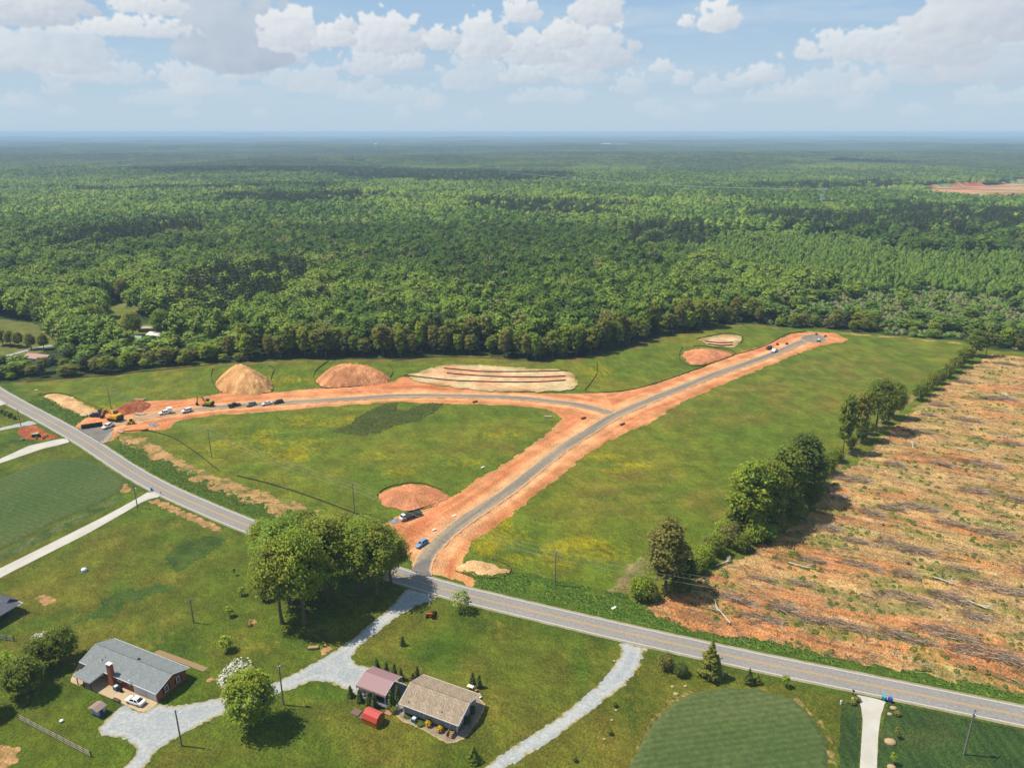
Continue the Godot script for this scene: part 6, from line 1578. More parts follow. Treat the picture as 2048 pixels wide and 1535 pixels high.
	mb.prism(PackedVector2Array([Vector2(-1.45, 1.95), Vector2(0, 2.3), Vector2(1.45, 1.8), Vector2(1.45, 1.9), Vector2(0, 2.4), Vector2(-1.45, 2.05)]), -1.25, 1.25, lit(168, 152, 140, 0.75))
	part(h, "roof", mb, M.wood)
	mb = MB.new()
	mb.box(Vector3(1.08, 1.0, 0.05), Vector3(0.06, 1.6, 0.8), lit(58, 88, 150))
	part(h, "door", mb, M.satin)
	mb = MB.new()
	mb.box(Vector3(1.08, 1.0, 0.56), Vector3(0.07, 1.7, 0.1), lit(150, 190, 220))
	part(h, "door_frame", mb, M.satin)
	# house cut by the left frame edge
	h = thing("grey_roofed_house", "house cut by the left frame edge, charcoal hip roof over a dark porch", "house", v3(Vector2(-136.84, -161.83)), deg_to_rad(-22.0))
	mb = MB.new()
	mb.box(Vector3(-6.0, 1.4, -1.2), Vector3(16.0, 2.8, 9.0), lit(196, 200, 204))
	part(h, "wall", mb, M.siding)
	mb = MB.new()
	hip(mb, -15.0, 5.8, -6.2, 4.8, 2.75, 5.6, lit(122, 126, 136, 0.78), 5.0)
	part(h, "roof", mb, M.shingle_grey)
	mb = MB.new()
	mb.prism(PackedVector2Array([Vector2(-2.2, 2.9), Vector2(2.2, 2.9), Vector2(0, 4.6)]), -2.0, 3.4, lit(112, 112, 122, 0.78), Transform3D(Basis(Vector3(0, 0, -1), Vector3(0, 1, 0), Vector3(1, 0, 0)), Vector3(0.5, 0, -4.5)))
	part(h, "roof", mb, M.shingle_grey)
	mb = MB.new()
	mb.box(Vector3(4.3, 2.62, -5.6), Vector3(3.4, 0.25, 1.6), lit(236, 230, 214))
	part(h, "porch_beam", mb, M.satin)
	for x in [-2.0, 2.0, 5.4]: post(h, Vector3(x, 0, 4.4), 2.7, 0.3, lit(150, 190, 214), "porch_post")
	window(h, Vector3(-1.0, 1.6, 3.35), 1.4, 1.3, 2, 1.0, white)
	window(h, Vector3(2.06, 1.6, 0.0), 1.2, 1.3, 0, 1.0, white)
	# houses in the woods at left
	wood_house("brown_roofed_house", "low house with pinkish brown roof in the woods at far left", Vector2(-262.13, -391.8), 15.0, 8.0, 2.6, 1.6, -0.28, lit(196, 154, 140), lit(190, 184, 176))
	wood_house("white_roofed_building", "small building with bright white metal roof in the woods", Vector2(-218.01, -440.28), 13.0, 8.0, 2.6, 1.2, -0.3, lit(246, 244, 238), lit(170, 170, 168))
	wood_house("teal_roofed_shed", "little shed with pale teal roof left of the white-roofed building", Vector2(-227.35, -433.35), 6.5, 4.0, 2.2, 1.2, -0.3, lit(150, 186, 180), lit(160, 160, 156))
	wood_house("long_tan_shed", "long low tan-roofed shed behind the white-roofed building", Vector2(-228.9, -457.27), 19.0, 4.5, 2.4, 0.9, 0.1, lit(206, 190, 160), lit(150, 146, 138))
	wood_house("grey_roofed_cottage", "grey house roof glimpsed between trees in the middle of the woods", Vector2(-108.22, -542.62), 14.0, 9.0, 3.0, 2.2, 0.5, lit(140, 146, 160), lit(170, 166, 160))
	wood_house("red_roofed_cottage", "distant red roof glimpsed among the trees left of centre", Vector2(-127.46, -689.3), 16.0, 9.0, 4.0, 2.6, 0.0, lit(196, 110, 84), lit(180, 180, 178))
	car("parked_car", "white car beside the pinkish-brown-roofed house in the woods", v3(Vector2(-269.56, -397.57)), -0.3, Color8(210, 210, 210), "sedan")
	car("parked_car", "dark red car beside the pinkish-brown-roofed house in the woods", v3(Vector2(-268.51, -391.8)), -0.3, Color8(110, 26, 24), "sedan")

func v3(q: Vector2, y := 0.05) -> Vector3: return Vector3(q.x, hill(q.x, q.y) + y, q.y)
func v2(q: Vector3) -> Vector2: return Vector2(q.x, q.z)

func wood_house(called: String, label: String, q: Vector2, L: float, D: float, wall_h: float, rise: float, turn: float, rk: Color, wk: Color) -> void:
	var h := thing(called, label, "shed" if called.ends_with("shed") else "house" if called.contains("house") or called.contains("cottage") else "building", v3(q), turn)
	var mb := MB.new()
	mb.prism(PackedVector2Array([Vector2(-D * 0.45, 0), Vector2(D * 0.45, 0), Vector2(D * 0.45, wall_h), Vector2(0, wall_h + rise * 0.95), Vector2(-D * 0.45, wall_h)]), -L * 0.47, L * 0.47, wk, Transform3D(Basis(Vector3(0, 0, 1), Vector3(0, 1, 0), Vector3(-1, 0, 0)), Vector3.ZERO))
	part(h, "wall", mb, M.siding)
	gable_roof(h, -L * 0.5, L * 0.5, -D * 0.5, D * 0.5, wall_h - 0.05, rise, 0.14, rk, M.satin, Color8(190, 190, 186))
	if L > 10.0:
		for x in [-0.25, 0.2]: window(h, Vector3(L * x, wall_h * 0.55, D * 0.45 + 0.05), 1.1, 1.1, 2, 1.0, Color8(200, 200, 200))

# ---------------------------------------------------------------- small things in the yards
func rail_fence(a: Vector2, b: Vector2, bays: int, label: String) -> void:
	var d := (b - a) / bays
	var f := thing("rail_fence", label, "fence", v3(a, 0.0), atan2(-d.y, d.x))
	var w := d.length()
	for i in bays + 1:
		post(f, Vector3(i * w, 0, 0), 1.6, 0.18, Color8(70, 62, 56))
	for i in bays:
		for y in [0.35, 0.88, 1.42]:
			var mb := MB.new()
			mb.box(Vector3((i + 0.5) * w, y, 0.1), Vector3(w - 0.03, 0.16, 0.05), Color8(184, 174, 162))
			part(f, "rail", mb, M.wood)

func build_yard() -> void:
	rail_fence(Vector2(-106.49, -127.6), Vector2(-85.56, -117.48), 11, "weathered three-rail wooden fence in the yard at lower left")
	rail_fence(Vector2(-137.06, -156.17), Vector2(-124.2, -153.46), 6, "wooden rail fence at the left frame edge below the charcoal-roofed house")
	var turn := deg_to_rad(-24.7)
	var at := func(x: float, z: float) -> Vector3: return Vector3(-88.1, 0.1, -141.4) + Basis(Vector3.UP, turn) * Vector3(x, 0, z)
	# heat pumps
	for q in [[at.call(0.3, 5.3), turn, "grey-green heat pump unit against the brick house's front wall"], [Vector3(-15.75, 0.08, -130.0) + Basis(Vector3.UP, deg_to_rad(-25.5)) * Vector3(-3.4, 0, 5.2), deg_to_rad(-25.5), "blue-grey heat pump unit in the mulch bed by the grey wall"]]:
		var o := thing("heat_pump", q[2], "heat pump", q[0], q[1])
		var mb := MB.new()
		mb.box(Vector3(0, 0.06, 0), Vector3(1.2, 0.12, 1.2), Color8(170, 168, 164))
		part(o, "base", mb, M.plain)
		mb = MB.new()
		mb.box(Vector3(0, 0.6, 0), Vector3(0.95, 0.95, 0.95), Color8(104, 122, 126))
		for i in 7: mb.box(Vector3(0, 0.25 + i * 0.12, 0.49), Vector3(0.9, 0.03, 0.03), Color8(70, 84, 88))
		part(o, "casing", mb, M.satin)
		mb = MB.new()
		mb.tube(Vector3(0, 1.08, 0), Vector3(0, 1.14, 0), 0.4, 0.4, Color8(186, 200, 204), 14)
		part(o, "fan_guard", mb, M.satin)
	var g := thing("grill", "black covered grill beside the heat pump at the brick house", "grill", at.call(1.5, 5.3), turn)
	var m := MB.new()
	m.box(Vector3(0, 0.5, 0), Vector3(1.1, 0.7, 0.6), Color8(30, 30, 32))
	part(g, "cabinet", m, M.satin)
	m = MB.new()
	m.prism(PackedVector2Array([Vector2(-0.3, 0.85), Vector2(0.3, 0.85), Vector2(0.2, 1.15), Vector2(-0.2, 1.15)]), -0.5, 0.5, Color8(26, 26, 28), Transform3D(Basis(Vector3(0, 0, 1), Vector3(0, 1, 0), Vector3(-1, 0, 0)), Vector3.ZERO))
	part(g, "lid", m, M.satin)
	for x in [-0.45, 0.45]: post(g, Vector3(x, 0, 0), 0.16, 0.1, Color8(30, 30, 30), "leg")
	g = thing("planter_bench", "long brown wooden planter at the edge of the brick house's apron", "planter", at.call(3.4, 7.7), turn)
	m = MB.new()
	m.box(Vector3(0, 0.3, 0), Vector3(1.9, 0.35, 0.6), Color8(136, 104, 78))
	part(g, "trough", m, M.wood)
	m = MB.new()
	m.box(Vector3(0, 0.5, 0), Vector3(1.7, 0.06, 0.45), Color8(96, 84, 70))
	part(g, "soil", m, M.soil)
	for x in [-0.8, 0.8]: post(g, Vector3(x, 0, 0), 0.16, 0.3, Color8(96, 66, 48), "leg")
	# white septic or well domes
	for q in [[Vector2(-123.79, -184.49), 1.0, "blue-white domed well cover alone on the lawn at left"], [Vector2(-96.99, -126.89), 0.55, "small white-topped well cap on the lawn beside the rail fence"]]:
		var o := thing("well_cover", q[2], "well cover", v3(q[0], 0.0))
		m = MB.new()
		m.tube(Vector3(0, 0, 0), Vector3(0, q[1] * 0.6, 0), q[1] * 0.8, q[1] * 0.75, Color8(120, 110, 104) if q[1] < 0.8 else Color8(170, 186, 200), 12)
		part(o, "ring", m, M.plain)
		m = MB.new()
		m.blob(Vector3(0, q[1] * 0.6, 0), Vector3(0.8, 0.5, 0.8) * q[1], Color8(206, 212, 218), 5, 12)
		part(o, "dome", m, M.satin)
	# lumber stack, stump, pallets, chairs
	g = thing("lumber_stack", "stack of fresh pale lumber beside the gravel drive", "lumber stack", v3(Vector2(-48.91, -150.63), 0.02), 0.12)
	for i in 3:
		for j in 4:
			m = MB.new()
			m.box(Vector3(0.05 * (j % 2), 0.13 + i * 0.19, (j - 1.5) * 0.24), Vector3(2.5, 0.17, 0.22), lit(214, 176, 122) if (i + j) % 2 else lit(228, 194, 142))
			part(g, "board", m, M.wood)
	g = thing("tree_stump", "split tree stump with shattered edge left of the grove", "tree stump", v3(Vector2(-67.4, -159.57), 0.0))
	m = MB.new()
	m.tube(Vector3.ZERO, Vector3(0, 0.5, 0), 0.7, 0.5, Color8(110, 88, 66), 9)
	for i in 6: m.tube(Vector3(cos(i) * 0.5, 0.1, sin(i) * 0.5), Vector3(cos(i) * 1.1, 0.02, sin(i) * 1.1), 0.16, 0.06, Color8(126, 100, 72), 5)
	part(g, "roots", m, M.bark)
	m = MB.new()
	m.tube(Vector3(0, 0.5, 0), Vector3(0.06, 0.54, 0), 0.47, 0.4, Color8(190, 150, 104), 9)
	part(g, "cut_face", m, M.plain)
	var t4 := deg_to_rad(-28.0)
	var b4 := func(x: float, z: float, y := 0.02) -> Vector3: return Vector3(-29.8, y, -127.0) + Basis(Vector3.UP, t4) * Vector3(x, 0, z)
	for q in [[-4.9, -0.25, 2.4, "grey-brown plank deck lying left of the red barn-shaped shed"], [-3.1, 0.0, 0.9, "narrow plank section lying against the red barn-shaped shed"]]:
		g = thing("plank_deck", q[3], "plank deck", b4.call(q[0], q[1]), t4)
		for i in int(q[2] / 0.2):
			m = MB.new()
			m.box(Vector3(-q[2] * 0.5 + 0.1 + i * 0.2, 0.16, 0), Vector3(0.17, 0.06, 1.75), [Color8(124, 106, 94), Color8(112, 94, 84), Color8(134, 116, 100)][i % 3])
			part(g, "plank", m, M.wood)
		for z in [-0.7, 0.7]:
			m = MB.new()
			m.box(Vector3(0, 0.07, z), Vector3(q[2], 0.12, 0.12), Color8(90, 76, 66))
			part(g, "joist", m, M.wood)
	g = thing("ramp", "pinkish plank ramp behind the red barn-shaped shed", "ramp", b4.call(1.4, -3.9), t4)
	for i in 7:
		m = MB.new()
		m.box(Vector3(0, 0.12, -0.9 + i * 0.3), Vector3(1.6, 0.08, 0.27), Color8(176, 126, 112))
		part(g, "plank", m, M.wood)
	g = thing("garden_table", "white garden table behind the tan-roofed house", "table", v3(Vector2(-9.47, -136.85)), deg_to_rad(-25))
	m = MB.new()
	m.box(Vector3(0, 0.72, 0), Vector3(1.5, 0.06, 0.9), Color8(214, 206, 188))
	part(g, "tabletop", m, M.satin)
	for x in [-0.65, 0.65]:
		for z in [-0.35, 0.35]: post(g, Vector3(x, 0, z), 0.7, 0.07, Color8(200, 196, 184), "leg")
	for q in [[Vector2(-8.17, -136.05), "tan-seated garden chair behind the tan-roofed house", Color8(170, 124, 92)], [Vector2(-7.18, -133.86), "white garden chair at the back right corner of the tan-roofed house", Color8(212, 206, 196)], [Vector2(-24.81, -130.23), "white garden chair by the left gable of the tan-roofed house", Color8(214, 214, 214)]]:
		g = thing("garden_chair", q[1], "chair", v3(q[0]), 0.8)
		m = MB.new()
		m.box(Vector3(0, 0.42, 0), Vector3(0.6, 0.06, 0.6), q[2])
		part(g, "seat", m, M.satin)
		m = MB.new()
		m.box(Vector3(0, 0.75, -0.3), Vector3(0.6, 0.66, 0.06), q[2])
		part(g, "backrest", m, M.satin)
		for x in [-0.25, 0.25]:
			for z in [-0.25, 0.25]: post(g, Vector3(x, 0, z), 0.4, 0.06, q[2], "leg")
	g = thing("brick_edging", "low timber wall right of the tan-roofed house", "garden wall", Vector3(-15.75, 0.05, -130.0) + Basis(Vector3.UP, deg_to_rad(-25.5)) * Vector3(8.85, 0, 1.4), deg_to_rad(-25.5))
	for i in 6:
		for j in 2:
			m = MB.new()
			m.box(Vector3(0, 0.1 + j * 0.17, -1.6 + i * 0.62), Vector3(0.16, 0.15, 0.59), Color8(136, 122, 104))
			part(g, "timber", m, M.wood)
	# boulders and trimmed bed stones by the white drive
	for q in [[Vector2(76.51, -133.71), 0.5, "grey boulder left of the white drive's mouth"], [Vector2(84.07, -130.83), 0.8, "pale boulder nearest the road, right of the white drive"], [Vector2(82.43, -129.05), 0.6, "tan flat stone right of the white drive's mouth"], [Vector2(78.75, -121.25), 1.3, "flat tan boulder on the striped lawn beside the white drive"], [Vector2(75.85, -114.86), 0.9, "pale boulder at the bottom of the striped lawn"], [Vector2(-94.77, -120.72), 0.0, ""],
			[Vector2(21.59, -127.32), 0.35, "orange rock beside the lane's middle tiny shrub"], [Vector2(22.84, -130.23), 0.4, "orange rock beside the lane's upper tiny shrub"], [Vector2(19.34, -122.05), 0.35, "pale rock beside the lane's lower tiny shrub"], [Vector2(24.6, -146.1), 0.4, "pale stone at the lane's left edge near the road"], [Vector2(36.74, -137.49), 0.5, "pale stone on bare ground above the grain field, left"], [Vector2(37.04, -135.11), 0.7, "orange-tinted stone at the grain field's upper left rim"], [Vector2(39.75, -137.65), 0.5, "pale stone on bare ground below the bushy pine"]]:
		if q[1] == 0.0: continue
		m = MB.new()
		m.blob(Vector3(0, 0.0, 0), Vector3(q[1], q[1] * 0.5, q[1] * 0.75), lit(206, 178, 136), 5, 8)
		for i in m.v.size():
			m.v[i] *= 1.0 + 0.16 * n_a.get_noise_3dv(m.v[i] * 2.0 + Vector3(q[0].x, 0, q[0].y))
		var o := ground_piece("boulder", m.done(), M.plain, q[2], "")
		o.position = v3(q[0], 0.08)
		o.set_meta("category", "boulder")
	# flagpole with flag
	g = thing("flagpole", "white flagpole flying a small striped flag beside the drive's mouth", "flagpole", v3(Vector2(-22.1, -167.82), 0.0))
	m = MB.new()
	m.tube(Vector3.ZERO, Vector3(0, 3.6, 0), 0.06, 0.045, Color8(214, 214, 216), 8)
	part(g, "pole", m, M.satin)
	m = MB.new()
	m.blob(Vector3(0, 3.65, 0), Vector3.ONE * 0.1, Color8(226, 226, 220), 4, 7)
	part(g, "finial", m, M.satin)
	m = MB.new()
	m.box(Vector3(0.78, 2.95, 0), Vector3(1.4, 0.9, 0.02), Color8(214, 210, 214), Transform3D(Basis(Vector3.UP, -0.25), Vector3.ZERO))
	var fl := part(g, "flag", m, M.fabric)
	for i in 7:
		m = MB.new()
		m.box(Vector3(0.78, 3.35 - i * 0.132, 0), Vector3(1.405, 0.066, 0.03), Color8(170, 34, 50), Transform3D(Basis(Vector3.UP, -0.25), Vector3.ZERO))
		part(fl, "stripe", m, M.fabric)
	m = MB.new()
	m.box(Vector3(0.36, 3.17, 0), Vector3(0.56, 0.48, 0.04), Color8(50, 54, 110), Transform3D(Basis(Vector3.UP, -0.25), Vector3.ZERO))
	part(fl, "canton", m, M.fabric)
	# bins and mailboxes
	for q in [[Vector2(83.13, -133.25), Color8(40, 150, 190), Color8(30, 110, 104), "turquoise wheeled bin at the white drive's mouth"], [Vector2(84.25, -132.79), Color8(40, 74, 160), Color8(34, 62, 140), "blue wheeled bin at the white drive's mouth"], [Vector2(-127.73, -235.19), Color8(24, 110, 180), Color8(20, 92, 160), "blue wheeled bin where the long concrete drive meets the road"]]:
		g = thing("wheeled_bin", q[3], "bin", v3(q[0], 0.06), 0.5, "wheeled bins put out by the road")
		m = MB.new()
		m.frustum(Vector3(0, 0.1, 0), Vector2(0.5, 0.6), Vector3(0, 1.0, 0), Vector2(0.68, 0.8), q[2])
		part(g, "body", m, M.satin)
		m = MB.new()
		m.frustum(Vector3(0, 1.0, 0), Vector2(0.76, 0.9), Vector3(0, 1.12, 0.03), Vector2(0.6, 0.7), q[1])
		part(g, "lid", m, M.satin)
		for x in [-0.3, 0.3]:
			m = MB.new()
			m.tube(Vector3(x - 0.05, 0.14, -0.28), Vector3(x + 0.05, 0.14, -0.28), 0.14, 0.14, Color8(24, 24, 24), 10)
			part(g, "wheel", m, M.rubber)
	for q in [[Vector2(76.95, -134.95), "dark mailbox on a post left of the white drive"], [Vector2(-122.82, -231.76), "mailbox where the long concrete drive meets the road"], [Vector2(-181.58, -278.48), "mailbox at the upper concrete drive's mouth"], [Vector2(-235.13, -321.88), "mailbox at the short drive's mouth at far left"]]:
		g = thing("mailbox", q[1], "mailbox", v3(q[0], 0.0), 0.5, "mailboxes along the county road")
		post(g, Vector3.ZERO, 1.05, 0.12, Color8(52, 46, 42))
		m = MB.new()
		m.box(Vector3(0, 1.15, 0.05), Vector3(0.24, 0.22, 0.55), Color8(36, 36, 38))
		m.tube(Vector3(0, 1.26, -0.22), Vector3(0, 1.26, 0.32), 0.12, 0.12, Color8(36, 36, 38), 8)
		part(g, "box", m, M.satin)
	for q in [[Vector2(73, -132.03), "small white utility pedestal left of the white drive"], [Vector2(49.12, -140.94), "small white utility marker right of the bushy pine"]]:
		g = thing("utility_pedestal", q[1], "utility box", v3(q[0], 0.0))
		m = MB.new()
		m.box(Vector3(0, 0.5, 0), Vector3(0.32, 1.0, 0.3), Color8(206, 214, 210))
		part(g, "cabinet", m, M.satin)
		m = MB.new()
		m.frustum(Vector3(0, 1.0, 0), Vector2(0.38, 0.36), Vector3(0, 1.12, 0), Vector2(0.2, 0.2), Color8(180, 190, 188))
		part(g, "cap", m, M.satin)
	# heap in the red dirt patch at far left, with pale shrubs
	g = thing("debris_heap", "dark heap topped with pale boards on the red earth patch at far left", "heap", v3(Vector2(-198.32, -283.73), 0.1))
	m = MB.new()
	for i in 5: m.blob(Vector3(rg.randf_range(-1.0, 1.0), 0.5, rg.randf_range(-0.9, 0.9)), Vector3(1.2, 1.1, 1.0), Color8(40, 46, 44), 5, 8)
	part(g, "pile", m, M.plain)
	for q in [[-0.8, 1.7, 0.3, 0.5, Color8(210, 190, 120)], [0.7, 1.75, 0.2, -0.5, Color8(206, 206, 204)], [0.0, 1.7, -0.9, 0.2, Color8(212, 178, 110)], [-0.3, 1.65, 0.8, -0.2, Color8(170, 176, 168)]]:
		m = MB.new()
		m.box(Vector3.ZERO, Vector3(1.7, 0.12, 0.5), q[4], Transform3D(Basis(Vector3.UP, q[3]), Vector3(q[0], q[1], q[2])))
		part(g, "board", m, M.wood)
	for q in [[Vector2(-196.81, -281.61), "pale conical shrub in front of the dark heap"], [Vector2(-194.12, -281.61), "pale conical shrub, left of three in the red earth patch"], [Vector2(-193.93, -282.67), "pale conical shrub, middle of three in the red earth patch"], [Vector2(-193.52, -283.73), "pale conical shrub, right of three in the red earth patch"]]:
		plant("pale_shrub", q[1], "shrub", q[0], 1.3, 0.6, "column", 13, "pale shrubs in the red earth patch")
	m = MB.new()
	m.blob(Vector3.ZERO, Vector3(1.1, 0.9, 0.9), Color8(90, 104, 96), 5, 9)
	var rk := ground_piece("boulder", m.done(), M.plain, "dark grey-green boulder left of the red earth patch", "")
	rk.position = v3(Vector2(-202.16, -280.56), 0.1)
	rk.set_meta("category", "boulder")

# ---------------------------------------------------------------- vehicles (front towards +x)
func loft(mb: MB, st: Array, k: Color) -> void:   # stations [x, half width, bottom, shoulder, crown half width, crown height]
	var R := []
	for s in st:
		R.append([Vector3(s[0], s[2], s[1] * 0.92), Vector3(s[0], lerpf(s[2], s[3], 0.55), s[1]), Vector3(s[0], s[3], s[1] * 0.96), Vector3(s[0], s[5], s[4]), Vector3(s[0], s[5], -s[4]), Vector3(s[0], s[3], -s[1] * 0.96), Vector3(s[0], lerpf(s[2], s[3], 0.55), -s[1]), Vector3(s[0], s[2], -s[1] * 0.92)])
	for i in R.size() - 1:
		for j in 8:
			var a = R[i][j]; var b = R[i + 1][j]; var c = R[i + 1][(j + 1) % 8]; var d = R[i][(j + 1) % 8]
			mb.quad(a, b, c, d, k)
	for e in [0, R.size() - 1]:
		for j in range(1, 7):
			if e == 0: mb.tri(R[0][0], R[0][j], R[0][j + 1], k)
			else: mb.tri(R[e][0], R[e][j + 1], R[e][j], k)

func wheels(o: Node3D, xs: Array, half: float, r: float, w := 0.24, rim := Color8(150, 152, 156)) -> void:
	for x in xs:
		for s in [-1.0, 1.0]:
			var n := Node3D.new()
			n.name = "wheel"
			o.add_child(n, true)
			n.position = Vector3(x, r, s * half)
			var mb := MB.new()
			mb.tube(Vector3(0, 0, -w * 0.5), Vector3(0, 0, w * 0.5), r, r, Color8(28, 28, 29), 14)
			part(n, "tyre", mb, M.rubber)
			mb = MB.new()
			mb.tube(Vector3(0, 0, -w * 0.52), Vector3(0, 0, w * 0.52), r * 0.6, r * 0.6, rim, 10)
			part(n, "rim", mb, M.metal)

func cabin(o: Node3D, x0: float, x1: float, t0: float, t1: float, y0: float, y1: float, wb: float, wt: float, k: Color) -> void:
	var mb := MB.new()
	mb.frustum(Vector3((x0 + x1) * 0.5, y0, 0), Vector2(x1 - x0, wb * 2), Vector3((t0 + t1) * 0.5, y1, 0), Vector2(t1 - t0, wt * 2), k)
	mb.box(Vector3((t0 + t1) * 0.5, y1 + 0.015, 0), Vector3(t1 - t0 - 0.1, 0.05, wt * 2 - 0.12), k)
	part(o, "roof", mb, M.car)
	var glass := Color8(26, 32, 38)
	var quad := func(nm: String, a: Vector3, b: Vector3, c: Vector3, d: Vector3):
		var m := (a + b + c + d) * 0.25
		var n := (b - a).cross(c - a).normalized() * 0.015
		if n.dot(m - Vector3((x0 + x1) * 0.5, (y0 + y1) * 0.5, 0)) < 0.0: n = -n
		var g := MB.new()
		var p := []
		for q in [a, b, c, d]: p.append(m + (q - m) * 0.86 + n)
		g.quad(p[0], p[1], p[2], p[3], glass)
		part(o, nm, g, M.glass)
	quad.call("windscreen", Vector3(x1, y0, -wb), Vector3(t1, y1, -wt), Vector3(t1, y1, wt), Vector3(x1, y0, wb))
	quad.call("rear_window", Vector3(x0, y0, wb), Vector3(t0, y1, wt), Vector3(t0, y1, -wt), Vector3(x0, y0, -wb))
	var xm := (x0 + x1) * 0.5
	var tm := (t0 + t1) * 0.5
	for s in [-1.0, 1.0]:
		quad.call("side_window", Vector3(xm, y0, s * wb), Vector3(tm, y1, s * wt), Vector3(t1, y1, s * wt), Vector3(x1, y0, s * wb))
		quad.call("side_window", Vector3(x0, y0, s * wb), Vector3(t0, y1, s * wt), Vector3(tm, y1, s * wt), Vector3(xm, y0, s * wb))

func lamps(o: Node3D, xf: float, xr: float, y: float, half: float) -> void:
	for s in [-1.0, 1.0]:
		var mb := MB.new()
		mb.box(Vector3(xf, y, s * half), Vector3(0.16, 0.16, 0.36), Color8(214, 218, 222))
		part(o, "headlight", mb, M.glass)
		mb = MB.new()
		mb.box(Vector3(xr, y + 0.06, s * half), Vector3(0.12, 0.18, 0.32), Color8(140, 16, 16))
		part(o, "taillight", mb, M.glass)

func car(called: String, label: String, at: Vector3, turn: float, k: Color, kind: String, group := "") -> Node3D:
	var o := thing(called, label, {"pickup": "pickup truck", "suv": "suv"}.get(kind, "car"), at, turn, group)
	var mb := MB.new()
	if kind == "pickup":
		loft(mb, [[-2.75, 0.86, 0.45, 0.95, 0.8, 1.0], [-2.7, 0.95, 0.4, 1.0, 0.86, 1.02], [0.6, 0.98, 0.36, 1.02, 0.9, 1.06], [1.7, 0.97, 0.38, 1.0, 0.86, 1.1], [2.65, 0.93, 0.42, 0.92, 0.78, 1.02], [2.8, 0.84, 0.5, 0.85, 0.7, 0.92]], k)
		part(o, "body", mb, M.car)
		cabin(o, -0.95, 1.45, -0.75, 0.75, 1.04, 1.78, 0.88, 0.74, k)
		mb = MB.new()
		for s in [-1.0, 1.0]: mb.box(Vector3(-1.85, 1.16, s * 0.88), Vector3(1.75, 0.3, 0.1), k)
		mb.box(Vector3(-2.7, 1.16, 0), Vector3(0.08, 0.3, 1.66), k)
		part(o, "bed_side", mb, M.car)
		mb = MB.new()
		mb.box(Vector3(-1.83, 1.06, 0), Vector3(1.64, 0.04, 1.6), Color8(40, 40, 42))
		part(o, "bed_floor", mb, M.rubber)
		wheels(o, [-1.75, 1.75], 0.84, 0.4)
		lamps(o, 2.68, -2.72, 0.8, 0.68)
	elif kind == "suv":
		loft(mb, [[-2.3, 0.78, 0.45, 0.9, 0.72, 1.0], [-2.2, 0.9, 0.36, 1.0, 0.84, 1.06], [0.8, 0.94, 0.32, 1.0, 0.86, 1.05], [1.6, 0.92, 0.34, 0.94, 0.8, 1.02], [2.2, 0.87, 0.38, 0.82, 0.7, 0.9], [2.35, 0.76, 0.48, 0.74, 0.6, 0.8]], k)
		part(o, "body", mb, M.car)
		cabin(o, -2.15, 1.25, -1.85, 0.45, 1.03, 1.68, 0.86, 0.7, k)
		wheels(o, [-1.4, 1.42], 0.8, 0.36)
		lamps(o, 2.2, -2.24, 0.75, 0.62)
	else:
		var hatch := kind == "hatch"
		loft(mb, [[-2.4, 0.72, 0.45, 0.8, 0.64, 0.88], [-2.28, 0.86, 0.34, 0.9, 0.76, 0.98], [-1.5, 0.9, 0.3, 0.92, 0.8, 1.0], [0.7, 0.91, 0.28, 0.9, 0.82, 0.96], [1.6, 0.89, 0.3, 0.82, 0.78, 0.9], [2.2, 0.84, 0.34, 0.7, 0.68, 0.78], [2.4, 0.7, 0.42, 0.62, 0.56, 0.68]], k)
		part(o, "body", mb, M.car)
		cabin(o, -2.1 if hatch else -1.75, 1.2, -1.5 if hatch else -1.0, 0.35, 0.95, 1.46, 0.82, 0.62, k)
		wheels(o, [-1.42, 1.42], 0.78, 0.33)
		lamps(o, 2.22, -2.28, 0.66, 0.6)
	return o

func facing(front: Vector2, rear: Vector2) -> float: return atan2(-(front - rear).y, (front - rear).x)

func drive(called: String, label: String, front: Vector2, rear: Vector2, k: Color, kind: String, y := 0.34, group := "") -> Node3D:
	var mid := (front + rear) * 0.5
	return car(called, label, Vector3(mid.x, y, mid.y), facing(front, rear), k, kind, group)

func tracks(o: Node3D, L: float, half: float, r: float, w: float) -> void:
	for s in [-1.0, 1.0]:
		var mb := MB.new()
		var p := PackedVector2Array()
		for i in 7: p.append(Vector2(L * 0.5 - r + r * sin(PI * i / 6.0), r + r * cos(PI * i / 6.0)))
		for i in 7: p.append(Vector2(-L * 0.5 + r - r * sin(PI * i / 6.0), r - r * cos(PI * i / 6.0)))
		mb.prism(p, s * half - w * 0.5, s * half + w * 0.5, Color8(52, 44, 38))
		part(o, "track", mb, M.rubber)

